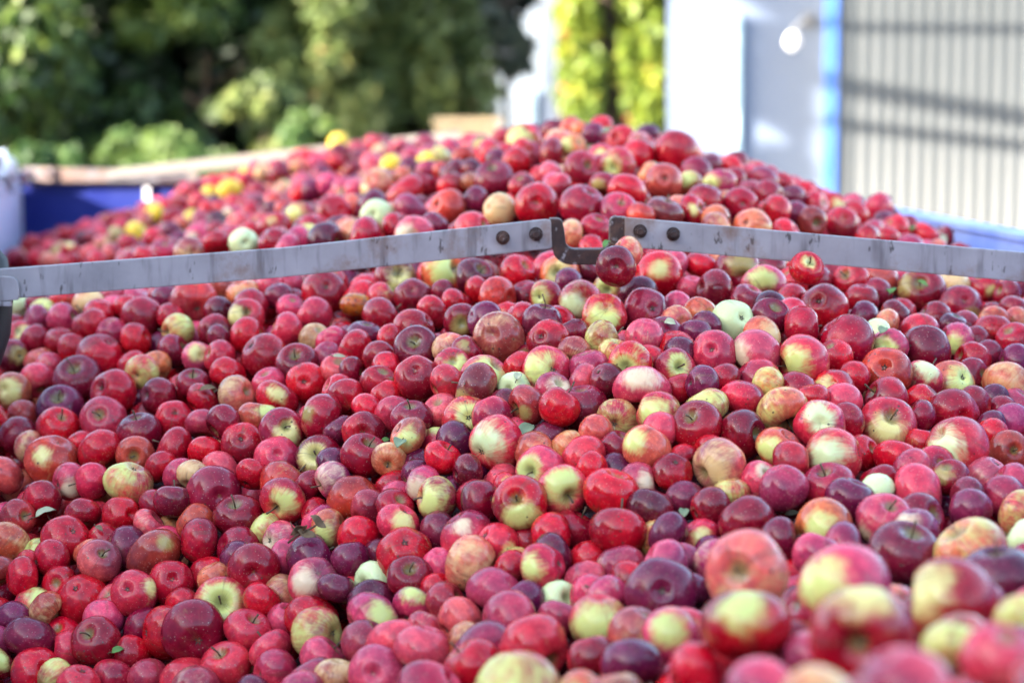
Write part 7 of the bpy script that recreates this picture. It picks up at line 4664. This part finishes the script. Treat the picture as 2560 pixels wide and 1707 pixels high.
-175,5010,-370,377
-980,4145,-677,345
-296,5040,-397,363
-863,3370,-920,386
-638,6163,-415,311
-453,5816,-375,351
-949,4445,-540,378
485,7655,-410,359
-241,3325,-764,290
693,5243,-364,312
-818,3922,-674,358
-1628,7663,-633,307
-672,6359,-416,290
301,4676,-323,325
-676,3332,-886,326
255,4901,-282,290
842,4255,-504,336
469,4276,-372,329
-433,4124,-527,341
-912,3687,-830,357
357,4452,-313,326
-538,5342,-430,335
-851,3786,-773,343
842,3767,-588,293
-1119,4454,-602,299
-333,5323,-348,329
371,5023,-256,356
-580,5829,-382,332
646,5471,-330,294
-1300,6652,-542,347
440,6405,-345,343
-924,6618,-457,301
-301,4343,-455,366
33,3378,-622,318
395,5249,-276,290
-914,6698,-445,341
-807,4297,-542,295
815,5172,-381,336
-748,5968,-460,314
-148,3512,-615,310
-717,5578,-474,367
-999,6390,-516,334
-605,5688,-432,290
429,4879,-274,369
-755,3358,-915,351
323,4541,-320,290
37,4645,-348,313
955,3800,-581,389
-582,6202,-403,337
489,4961,-323,352
-450,5508,-363,351
396,4952,-357,312
-727,6301,-500,401
-24,4972,-368,290
307,5221,-279,312
-243,3381,-793,407
-260,5282,-396,349
478,6780,-451,340
278,4869,-328,369
-663,5887,-472,308
-562,5632,-455,387
-61,5066,-374,296
576,5355,-364,319
621,5195,-386,292
454,4426,-425,373
-1063,7707,-523,364
578,5095,-376,311
68,4718,-359,340
556,5267,-374,305
-502,5678,-463,392
-826,7042,-458,350
-758,4296,-598,382
350,4900,-357,379
-492,3463,-857,410
-566,3344,-934,320
265,5339,-321,323
-416,6487,-424,325
141,5271,-317,330
276,4185,-423,317
-43,6469,-341,345
83,4870,-366,313
-160,5223,-357,346
-502,3320,-911,367
315,4769,-342,361
-396,6279,-409,350
-818,3937,-752,294
-306,5176,-401,361
462,5034,-352,297
-327,5089,-435,322
186,4896,-343,328
118,5772,-301,334
155,5607,-306,368
143,5425,-287,367
321,6222,-373,317
-110,5680,-342,390
-1258,7426,-598,420
-1645,7832,-696,367
-115,5184,-389,379
-90,5567,-330,300
127,5000,-342,325
-440,3295,-909,359
-749,6953,-455,292
-106,4448,-456,309
141,5334,-312,332
-730,6884,-444,407
-5,4896,-364,353
-420,6137,-400,304
-379,5133,-449,292
-1157,4581,-696,333
447,4897,-357,373
-500,5772,-458,332
150,5828,-338,340
116,4939,-352,353
-824,6421,-495,332
-119,5292,-376,403
260,4451,-404,399
244,4811,-360,312
189,3492,-608,290
-1032,4271,-717,290
601,5320,-408,292
-103,5011,-385,384
363,4838,-355,290
-1102,7336,-498,384
316,5026,-339,367
63,5911,-303,381
23,5008,-373,299
148,5494,-304,329
-598,6683,-434,324
-980,4280,-652,337
440,5093,-354,365
389,5045,-346,379
-679,6721,-447,321
-557,5720,-457,361
-506,5951,-455,323
-413,5356,-417,325
-790,6113,-495,389
-894,7033,-451,313
168,4240,-442,341
-1075,7470,-506,342
460,6484,-437,346
-760,3692,-792,330
276,5418,-317,333
-757,3416,-899,303
-693,4246,-612,342
-1125,7759,-532,337
345,6313,-394,319
-707,4176,-636,306
-402,5241,-454,334
82,7402,-391,323
284,5520,-326,312
-673,6393,-493,391
423,4148,-478,351
259,5073,-327,353
468,5667,-383,388
146,4699,-345,330
-54,5948,-323,326
-1621,7509,-699,343
-900,6867,-536,290
-99,5519,-425,420
174,5611,-382,329
13,5382,-380,351
-547,3516,-905,398
-81,5596,-420,308
336,5178,-352,315
-113,7267,-451,331
-75,5435,-418,310
-177,3425,-780,377
-44,5377,-419,366
77,5034,-375,305
95,5167,-375,306
165,5416,-385,370
132,5809,-401,332
177,5912,-405,347
16,5256,-385,354
-818,7540,-490,339
-855,7660,-494,321
-533,3438,-935,356
-292,5971,-433,388
159,5346,-383,370
-819,6795,-534,341
-496,6254,-482,366
-29,5315,-404,318
138,5989,-415,318
-14,5484,-405,370
-320,5871,-450,299
-108,5736,-412,290
190,5034,-365,290
-329,6130,-449,373
120,5521,-397,308
-144,5634,-399,383
-1135,7339,-587,343
160,6054,-375,352
-1031,7347,-584,323
-887,6993,-544,354
-561,3610,-876,373
-13,5819,-410,305
-74,5663,-420,363
-109,5384,-395,306
-842,7320,-474,345
-1501,6163,-797,321
79,5331,-394,404
-1542,6625,-758,349
33,5123,-376,312
-904,7162,-545,337
150,6112,-413,420
-372,6701,-479,319
-963,3886,-965,387
-1499,6137,-864,372
-491,7638,-503,361
-1273,5018,-836,361
-1545,6719,-835,371
-398,7101,-520,362
-1642,7752,-831,376
-497,7787,-519,324
-839,7619,-584,309
-399,7014,-523,290
-487,7368,-482,300
-405,7180,-525,337
"""
# ---------------------------------------------------------------- apples
RED = dict(R=(.68, .004, .016), D=(.31, .003, .018), P=(.19, .010, .038), K=(.80, .060, .100), O=(.78, .130, .050))
def palette(code, rg):
    reds = [RED[c] for c in code if c in RED] or [RED['R'], RED['K']]
    wts = [.65, .35][:len(reds)] if len(reds) > 1 else [1.]
    red = np.sum([np.array(c) * w_ for c, w_ in zip(reds, wts)], 0)
    red = red * rg.uniform(.85, 1.15) * np.array([1, rg.uniform(.8, 1.3), rg.uniform(.8, 1.25)])
    m = code[0]
    grd = np.array([.82, .70, .24]); base = 1.0
    if m in 'DP': grd = np.array([.42, .30, .09])
    if m == 'K': grd = np.array([.84, .62, .38]); base = .92
    if m == 'O': grd = np.array([.86, .56, .24]); base = .66
    if m == 'H': grd = np.array([.72, .75, .22]); base = .86
    if m == 'M': base = .9
    if m == 'Y': grd = np.array([.72, .73, .20]); base = .46 if len(code) == 1 else .58
    if m == 'G': grd = np.array([.72, .78, .36]); base = -.05 if len(code) == 1 else .2
    if 'G' in code: grd = np.array([.72, .80, .38])
    if 'Y' in code and m in 'HKO': base -= .25
    if m == 'Q': grd = np.array([.90, .60, .035]); base = -.6
    if m == 'T': grd = np.array([.62, .24, .02]); red = np.array([.50, .05, .01]); base = .45
    return red, grd * rg.uniform(.80, .94), base

def unit_apple(nr, ns):
    key = (nr, ns)
    if key not in _ua:
        th = np.linspace(0, 1, nr); th = math.pi * (th + .06 * -np.sin(2 * math.pi * th))      # rings denser at the poles
        ph = np.arange(ns) * 2 * math.pi / ns
        T, Ph = np.meshgrid(th[1:-1], ph, indexing='ij')
        n = np.stack([np.sin(T) * np.cos(Ph), np.sin(T) * np.sin(Ph), np.cos(T)], -1).reshape(-1, 3)
        n = np.concatenate([[[0, 0, 1.]], n, [[0, 0, -1.]]]); phi = np.concatenate([[0], Ph.ravel(), [0]])
        m = nr - 2; f = []
        for k in range(ns): f.append((0, 1 + k, 1 + (k + 1) % ns))
        for i in range(m - 1):
            for k in range(ns):
                a, b = 1 + i * ns + k, 1 + i * ns + (k + 1) % ns; f += [(a, a + ns, b + ns), (a, b + ns, b)]
        last = 1 + m * ns
        for k in range(ns): f.append((last, 1 + (m - 1) * ns + (k + 1) % ns, 1 + (m - 1) * ns + k))
        _ua[key] = (n, phi, np.array(f, np.int32))
    return _ua[key]
_ua = {}

def apple_geometry(r, code, rg, gdir=None, scabby=False, nr=17, ns=24):
    """vertices in the apple's own frame (stem up) and the per-vertex skin attributes"""
    n, phi, f = unit_apple(nr, ns)
    rho = np.hypot(n[:, 0], n[:, 1]); z = n[:, 2].copy()
    hgt = rg.uniform(.74, .97); cav = rg.uniform(.28, .44); bas = rg.uniform(.16, .28); sg = rg.uniform(.24, .34); sb = rg.uniform(.22, .30)
    Z = z * hgt
    Z -= np.where(z > 0, cav * np.exp(-(rho / sg) ** 2), 0); Z += np.where(z < 0, bas * np.exp(-(rho / sb) ** 2), 0)
    k = 1 + rg.uniform(.02, .08) * z
    lob = 1 + rg.uniform(.012, .05) * np.cos(5 * phi + rg.uniform(0, 6)) * (1 - z) * .5 * np.minimum(1, rho * 2)
    v = np.stack([n[:, 0] * k * lob, n[:, 1] * k * lob, Z], 1)
    for _ in range(3):                                                                     # lopsided growth, flats, dents
        d = np.array([rg.gauss(0, 1) for _ in range(3)]); d /= np.linalg.norm(d); dt = n @ d
        v *= (1 + rg.uniform(-.075, .075) * dt * np.abs(dt))[:, None]
    v[:, 0] *= rg.uniform(.95, 1.03)
    for _ in range(rg.choice([0, 1, 1, 2])):
        d = np.array([rg.gauss(0, 1) for _ in range(3)]); d /= np.linalg.norm(d)
        v *= (1 - rg.uniform(.02, .06) * np.exp(-((1 - n @ d) / rg.uniform(.05, .16))))[:, None]
    v *= 1.05 * r / np.hypot(v[:, 0], v[:, 1]).max()
    red, grd, base = palette(code, rg)
    rd = np.array([rg.gauss(0, 1) for _ in range(3)]); rd /= np.linalg.norm(rd)
    b = base + .16 * (n @ rd)
    if gdir is None and code[0] in 'HM':
        gdir = np.array([rg.gauss(0, 1), rg.gauss(0, 1), rg.gauss(0, .6)]); gdir /= np.linalg.norm(gdir)
    if gdir is not None:
        ang = np.arccos(np.clip(n @ gdir, -1, 1))
        lo, hi = (.0, .98) if 'H' in code else (.05, .95) if 'M' in code else (.0, .65)
        b = b * (1 - (1 - np.clip((ang - lo) / (hi - lo), 0, 1)) * 1.08)
    seed = np.array([rg.uniform(0, 90) for _ in range(3)])
    d2 = np.array([rg.gauss(0, 1) for _ in range(3)]); d2 /= np.linalg.norm(d2)             # one cheek riper and darker than the other
    kk = np.clip((n @ d2 + .5) / 1.2, 0, 1); kk = kk * kk * (3 - 2 * kk) * rg.choice([.15, .4, .7, .9])
    dark = np.maximum(red * np.array([.38, .40, .75]), np.array([.085, .007, .018]))
    rv_ = red * (1 - kk[:, None]) + dark * kk[:, None]
    pole = np.where(z > 0, np.exp(-(rho / (sg * 1.25)) ** 2), .75 * np.exp(-(rho / (sb * .6)) ** 2))
    rr = np.maximum(rho, 1e-3)
    at_ = dict(lc=n * 1.0 + seed, st=np.stack([n[:, 0] / rr * 1.9, n[:, 1] / rr * 1.9, z * .42], 1) + seed,
               blush=b, pole=pole, scab=np.full(len(n), 1.75 if code[0] == 'T' else .55 if scabby else rg.choice([0, .03, .07, .14, .28])),
               red=rv_, grd=np.tile(grd, (len(n), 1)))
    topz = (hgt - cav) * r; botz = (-hgt + bas) * r
    return v, f, at_, topz, botz

def mesh_from(name, v, f, at_):
    me = bpy.data.meshes.new(name); nv, nf = len(v), len(f)
    me.vertices.add(nv); me.vertices.foreach_set('co', np.asarray(v, np.float32).ravel())
    me.loops.add(3 * nf); me.loops.foreach_set('vertex_index', np.asarray(f, np.int32).ravel())
    me.polygons.add(nf); me.polygons.foreach_set('loop_start', np.arange(nf, dtype=np.int32) * 3)
    me.polygons.foreach_set('use_smooth', np.ones(nf, bool)); me.update()
    for k, a in at_.items():
        a = np.asarray(a, np.float32)
        if k in ('lc', 'st'): me.attributes.new(k, 'FLOAT_VECTOR', 'POINT').data.foreach_set('vector', a.ravel())
        elif k in ('red', 'grd'): me.attributes.new(k, 'FLOAT_COLOR', 'POINT').data.foreach_set('color', np.concatenate([a, np.ones((len(a), 1), np.float32)], 1).ravel())
        else: me.attributes.new(k, 'FLOAT', 'POINT').data.foreach_set('value', a)
    me.materials.append(M_apple)
    return me

def frame(axis, rg):
    z = Vector(axis).normalized(); x = z.orthogonal().normalized()
    q = Matrix.Rotation(rg.uniform(0, 6.283), 3, z) @ x
    return Matrix((q, z.cross(q), z)).transposed()

def random_axis(pos, rg):
    t = (Vector((0, 0, CAM_Z)) - Vector(pos)).normalized(); side = t.orthogonal().normalized()
    q = Matrix.Rotation(rg.uniform(0, 6.283), 3, t) @ side
    k = rg.uniform(-.62, .62)
    return (q * math.sqrt(1 - k * k) + t * k).normalized()

def add_stem(o, r, topz, rg, side=1):
    L = r * rg.uniform(.45, .75); b1, b2 = rg.uniform(-.3, .3), rg.uniform(-.3, .3)
    p = [Vector((0, 0, topz - .003)), Vector((b1 * .25 * L, b2 * .25 * L, topz + L * .45)), Vector((b1 * L, b2 * L, topz + L))]
    MB().tube(p, [.0013, .0011, .0017], 6).build('stem', M_stem, o, smooth=True)

def add_calyx(o, r, botz, rg):
    mb = MB(); s = r * .13
    for k in range(5):
        a = k * 2 * math.pi / 5 + rg.uniform(-.2, .2); c, sn = math.cos(a), math.sin(a); px_, py_ = -sn, c; L = s * rg.uniform(.8, 1.4)
        mb.add([(c * s * .25 + px_ * s * .3, sn * s * .25 + py_ * s * .3, botz - .0004), (c * s * .25 - px_ * s * .3, sn * s * .25 - py_ * s * .3, botz - .0004),
                (c * L * .8, sn * L * .8, botz - s * .55), (c * L, sn * L, botz - s * rg.uniform(.2, .7)), (c * s * .5, sn * s * .5, botz - s * .05)],
               [[0, 1, 2], [0, 2, 3], [1, 3, 2], [0, 4, 1], [0, 3, 4], [1, 4, 3]])
    mb.build('calyx', M_calyx, o)

def vec(s): return Vector([int(q) / 100 for q in s.split(',')]).normalized() if s else None

for i, line in enumerate(BIG.strip().split('\n')):
    pr, code, s_, c_, g_, x_, label = line.split(';')
    X, Y, Z, r = (int(q) / 1e4 for q in pr.split(',')); Z += CAM_Z
    rg = random.Random(1000 + i)
    s_, c_, g_ = vec(s_), vec(c_), vec(g_)
    axis = s_ if s_ is not None else -c_ if c_ is not None else random_axis((X, Y, Z), rg)
    Rm = frame(axis, rg)
    gl = np.array(Rm.transposed() @ g_) if g_ is not None else None
    v, f, a_, topz, botz = apple_geometry(r, code, rg, gl, x_ == 'x', 21, 30)
    me = mesh_from('apple', v, f, a_)
    o = bpy.data.objects.new('apple', me); col.objects.link(o)
    o.matrix_basis = Matrix.Translation((X, Y, Z)) @ Rm.to_4x4()
    tag(o, label, 'apple', 'apples heaped in the trailer')
    t = (Vector((0, 0, CAM_Z)) - Vector((X, Y, Z))).normalized(); k = axis.dot(t)
    if s_ is not None or (k > -.25 and c_ is None and rg.random() < .55): add_stem(o, r, topz, rg)
    if c_ is not None or (k < .1 and s_ is None): add_calyx(o, r, botz, rg)

# every other apple of the heap, joined
HEAP = np.array([-.80, 3.25, -.85, -.45, 3.15, -.82, -.10, 2.75, -.72, .14, 2.25, -.59, .28, 1.8, -.47, .35, 1.45, -.38, .44, 1.9, -.455, .60, 2.6, -.53, .42, 2.75, -.57, .18, 2.95, -.61, -.11, 3.1, -.64, -.43, 3.3, -.68, -.78, 3.4, -.70, -.8, 3.65, -.62, -.45, 3.5, -.59, -.11, 3.3, -.555, .19, 3.15, -.53, .48, 3.1, -.52, .72, 3.2, -.54, -.85, 4.0, -.53, -.45, 3.75, -.49, -.11, 3.45, -.45, .19, 3.3, -.43, .5, 3.35, -.435, .8, 3.6, -.47, -.87, 4.25, -.40, -.5, 4.05, -.385, -.12, 3.8, -.36, .21, 3.65, -.345, .55, 3.7, -.35, .87, 3.95, -.373, -.93, 4.6, -.375, -.13, 4.05, -.335, .22, 3.9, -.33, .56, 3.95, -.335, .92, 4.3, -.35, .04, 4.2, -.222, .23, 4.15, -.218, .68, 4.75, -.25, .89, 5.1, -.27, -.22, 4.55, -.242, -.64, 5.4, -.288, -1.44, 7.4, -.44, .09, 4.5, -.174, .40, 4.5, -.174, -.155, 5.0, -.194, -.67, 6.4, -.255, -1.05, 7.1, -.28, .1, 4.9, -.124, .28, 4.85, -.12, .16, 5.2, -.066, .40, 5.0, -.11, -.34, 6.8, -.172, -.49, 7.5, -.125, -.1, 6.2, -.11, -.8, 2.5, -1.0, -.3, 2.0, -.72, -1.2, 3.5, -.85, -1.3, 4.5, -.55, 1.05, 2.5, -.5, 1.0, 1.5, -.42, .5, 1.0, -.36, 0, 1.3, -.46, 1.0, 4, -.37, .95, 5.5, -.33, .8, 7, -.32, .3, 7.8, -.25, -1.3, 5.8, -.46, -1.6, 7.6, -.46, .5, 6, -.16]).reshape(-1, 3)
def heap_height(p):
    """smooth height of the heap (relative to the eye) through the measured points"""
    tps = lambda q: np.where(q > 0, q * q * np.log(np.maximum(q, 1e-9)), 0)
    xy = HEAP[:, :2]; n = len(xy); M = np.zeros((n + 3, n + 3))
    M[:n, :n] = tps(np.linalg.norm(xy[:, None] - xy[None], axis=2)) + np.eye(n) * .03
    M[:n, n] = 1; M[:n, n + 1:] = xy; M[n, :n] = 1; M[n + 1:, :n] = xy.T
    w_ = np.linalg.solve(M, np.concatenate([HEAP[:, 2], np.zeros(3)]))
    return tps(np.linalg.norm(p[:, None] - xy[None], axis=2)) @ w_[:n] + w_[n] + p @ w_[n + 1:]
V, Fc, AT, n0 = [], [], {}, 0
def put(X, Y, Z, r, code, s_, c_, g_, scabby, rg, nr, ns):
    global n0
    axis = s_ if s_ is not None else -c_ if c_ is not None else random_axis((X, Y, Z), rg)
    Rm = frame(axis, rg); gl = np.array(Rm.transposed() @ g_) if g_ is not None else None
    v, f, a_, tz, bz = apple_geometry(r, code, rg, gl, scabby, nr, ns)
    V.append(v @ np.array(Rm).T + np.array((X, Y, Z))); Fc.append(f + n0); n0 += len(v)
    for k, q in a_.items(): AT.setdefault(k, []).append(q)
for i, line in enumerate(SMALL.strip().split('\n')):
    q = (line + ';;;;').split(';')
    X, Y, Z, r = (int(k) / 1e4 for k in q[0].split(','))
    put(X, Y, Z + CAM_Z, r, q[1], vec(q[2]), vec(q[3]), vec(q[4]), q[5] == 'x', random.Random(5000 + i), 13, 18)
codes = ['R'] * 7 + ['D'] * 4 + ['RD'] * 4 + ['P'] * 3 + ['K'] * 4 + ['KR'] * 3 + ['O', 'OK', 'H', 'M', 'M']
for i, line in enumerate(FILL.strip().split('\n')):
    X, Y, Z, r = (int(k) for k in line.split(',')); rg = random.Random(9000 + i)
    put(X / 1e3, Y / 1e3, Z / 1e3 + CAM_Z, r / 1e4, rg.choice(codes), None, None, None, False, rg, 10, 14)
# dark sheet added inside the heap: gap shade put into its colour
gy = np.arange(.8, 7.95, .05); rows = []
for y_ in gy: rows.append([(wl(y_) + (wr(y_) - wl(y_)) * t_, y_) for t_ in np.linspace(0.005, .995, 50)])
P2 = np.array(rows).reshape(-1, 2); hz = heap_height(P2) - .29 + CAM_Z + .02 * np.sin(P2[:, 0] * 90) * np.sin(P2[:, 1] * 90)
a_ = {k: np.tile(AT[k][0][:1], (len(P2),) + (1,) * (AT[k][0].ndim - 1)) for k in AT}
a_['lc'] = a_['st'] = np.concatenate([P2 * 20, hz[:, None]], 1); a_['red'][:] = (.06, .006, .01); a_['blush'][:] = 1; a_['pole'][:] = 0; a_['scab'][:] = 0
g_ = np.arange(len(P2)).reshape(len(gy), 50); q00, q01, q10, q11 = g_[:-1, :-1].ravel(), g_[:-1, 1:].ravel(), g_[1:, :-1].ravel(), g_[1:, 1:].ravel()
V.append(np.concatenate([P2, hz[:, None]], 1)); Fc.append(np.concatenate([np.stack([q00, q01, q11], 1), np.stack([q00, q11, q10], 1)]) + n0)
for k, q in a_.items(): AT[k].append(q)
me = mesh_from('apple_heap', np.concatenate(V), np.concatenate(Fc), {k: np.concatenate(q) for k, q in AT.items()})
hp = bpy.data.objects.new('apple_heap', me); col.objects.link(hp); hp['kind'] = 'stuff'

# ---------------------------------------------------------------- leaves and twigs among the apples
def leaf_mat(name, c, back):
    m, nt, bs = new_mat(name); co = objco(nt); n = noise(nt, 60, 4, co)
    c1 = ramp(nt, n.outputs[0], [(.3, tuple(q * .75 for q in c)), (.7, c)])
    geo = N(nt, 'ShaderNodeNewGeometry')
    nt.links.new(mixc(nt, geo.outputs['Backfacing'], c1, back), bs.inputs['Base Color']); bs.inputs['Roughness'].default_value = .75; bs.inputs['Specular IOR Level'].default_value = .25
    return m
LM_ = dict(grey=leaf_mat('grey_green_leaf', (.24, .30, .17), (.30, .36, .22)), green=leaf_mat('green_leaf', (.12, .24, .06), (.2, .3, .12)),
           pale=leaf_mat('pale_leaf', (.46, .46, .28), (.42, .43, .27)), brown=leaf_mat('dry_leaf', (.20, .13, .07), (.26, .19, .12)))
def fallen_leaf(u, v, dep, lng, wid, ang, kind, label, curl=.25, tilt=35, stem=.5):
    """u, v photo pixel; dep metres along the ground; ang: direction of the tip in degrees"""
    p0 = at(u, v, dep); L, W_ = lng * dep / FPX, wid * dep / FPX
    n = 8; vs = []; fs = []
    for i in range(n + 1):
        t = i / n; wd = W_ * .5 * math.sin(math.pi * min(1, t ** .8)) ** .75 if 0 < t < 1 else 0.0004
        zc = -curl * L * (t - .5) ** 2 * 2
        for s_ in (-1, -.5, 0, .5, 1):
            vs.append(Vector(((t - .5) * L, s_ * wd, zc + abs(s_) * wd * .45 * (1 + .3 * math.sin(9 * t + s_)))))
    for i in range(n):
        for k in range(4): a = i * 5 + k; fs.append([a, a + 5, a + 6, a + 1])
    M_ = Matrix.Rotation(R(90) - R(tilt), 3, 'X') @ Matrix.Rotation(R(ang), 3, 'Z')
    me = bpy.data.meshes.new('leaf'); me.from_pydata([tuple(M_ @ q) for q in vs], [], fs); me.update()
    o = link('leaf', me, LM_[kind], None, True, p0)
    md = o.modifiers.new('thick', 'SOLIDIFY'); md.thickness = .0005
    if stem:
        a_, b_ = M_ @ Vector((-L * .5, 0, -curl * L * .5)), M_ @ Vector((-L * (.5 + stem * .6), .1 * L, -curl * L * .9))
        MB().tube([a_, (a_ + b_) / 2 + Vector((0, 0, .002)), b_], [.0009, .0008, .0008], 6).build('leaf_stalk', M_stem, o, smooth=True)
    return tag(o, label, 'leaf', 'loose leaves on the heap')
fallen_leaf(1317, 1072, 3.334, 64, 40, 62, 'grey', 'large grey green leaf standing up between apples in mid heap', tilt=60)
fallen_leaf(114, 1277, 3.550, 58, 28, 38, 'pale', 'curled pale leaf hanging in front of a dark red apple', tilt=70)
fallen_leaf(999, 1105, 3.354, 36, 34, 250, 'grey', 'round grey leaf lying on a pale pink apple', tilt=60)
fallen_leaf(1295, 938, 3.431, 30, 22, 80, 'pale', 'small pale leaf beside the apple with a yellow shoulder', tilt=60)
fallen_leaf(964, 1099, 3.455, 24, 15, 20, 'green', 'tiny green leaf left of the round grey leaf', tilt=50)
fallen_leaf(247, 1318, 3.447, 28, 14, -40, 'brown', 'small dry leaf tucked between two glossy red apples', tilt=60)
fallen_leaf(294, 1623, 3.197, 32, 20, 25, 'green', 'small green leaf near the lower left edge', tilt=50)
fallen_leaf(519, 969, 3.757, 42, 17, 10, 'brown', 'curled brown leaf between dark red apples under the left bar', tilt=50)
fallen_leaf(848, 889, 3.719, 34, 10, -5, 'pale', 'narrow pale leaf on a red apple stem', tilt=40)
fallen_leaf(2208, 823, 3.618, 30, 26, 60, 'grey', 'grey green leaf behind a dark apple under the right bar', tilt=60)
fallen_leaf(1522, 326, 5.062, 28, 24, 30, 'grey', 'round grey leaf on the ridge of the heap', tilt=70)
fallen_leaf(1472, 366, 5.149, 34, 20, 80, 'green', 'upright green leaf just below the ridge', tilt=70)
fallen_leaf(2353, 595, 5.014, 42, 26, -60, 'pale', 'pale green leaf hanging over an apple by the blue side wall', tilt=70)
fallen_leaf(2282, 570, 4.876, 28, 14, 40, 'green', 'thin green leaf above the right bar by the blue side wall', tilt=60)
fallen_leaf(1517, 606, 3.735, 46, 17, 68, 'green', 'green leaf curling out of the rusty bracket', tilt=70)
fallen_leaf(1710, 1277, 3.074, 44, 26, 85, 'grey', 'grey green leaf beside a plum purple apple', tilt=70)
fallen_leaf(2307, 706, 3.995, 34, 14, -48, 'green', 'narrow green leaf under the right bar on a maroon apple', tilt=60)
fallen_leaf(2228, 723, 3.984, 34, 26, 75, 'green', 'broad green leaf in the shadow under the right bar', tilt=70)
fallen_leaf(1675, 805, 3.539, 30, 22, -15, 'pale', 'pale green leaf next to a purple apple in mid heap', tilt=50)
fallen_leaf(1980, 1281, 3.116, 36, 14, 8, 'pale', 'pale leaf scrap deep between dark apples', tilt=30)
tp = at(758, 1336, 3.233)
tw = MB().tube([tp + Vector((-.022, .0, -.012)), tp + Vector((-.006, -.004, .002)), tp + Vector((.012, -.002, .010)), tp + Vector((.03, .004, .020))], [.0017, .0022, .0016, .0009], 6)
tw.tube([tp + Vector((-.004, -.004, .002)), tp + Vector((-.014, -.008, .012)), tp + Vector((-.018, -.006, .02))], [.0014, .001, .0006], 5)
two = tw.build('twig', M_stem, smooth=True, loc=tp)
tag(two, 'dry brown twig with crumpled leaves lying between pink apples', 'twig')
for k, (dx, dz, a_) in enumerate(((.022, .020, 40), (-.006, .010, 150), (.006, .002, 20))):
    n_ = 6; vs = []; fs = []
    for i in range(n_ + 1):
        t = i / n_; wd = .006 * math.sin(math.pi * t) ** .7 if 0 < t < 1 else .0003
        for s_ in (-1, 0, 1): vs.append(((t - .5) * .028, s_ * wd, .004 * math.sin(7 * t + k) + abs(s_) * wd * .7))
    for i in range(n_):
        for q in range(2): a = i * 3 + q; fs.append([a, a + 3, a + 4, a + 1])
    me = bpy.data.meshes.new('dry_leaf'); M_ = Matrix.Rotation(R(a_), 3, 'Y') @ Matrix.Rotation(R(60), 3, 'X')
    me.from_pydata([tuple(M_ @ Vector(q)) for q in vs], [], fs); me.update()
    o = link('dry_leaf', me, LM_['brown'], two, True, (dx, -.006, dz)); md = o.modifiers.new('thick', 'SOLIDIFY'); md.thickness = .0005
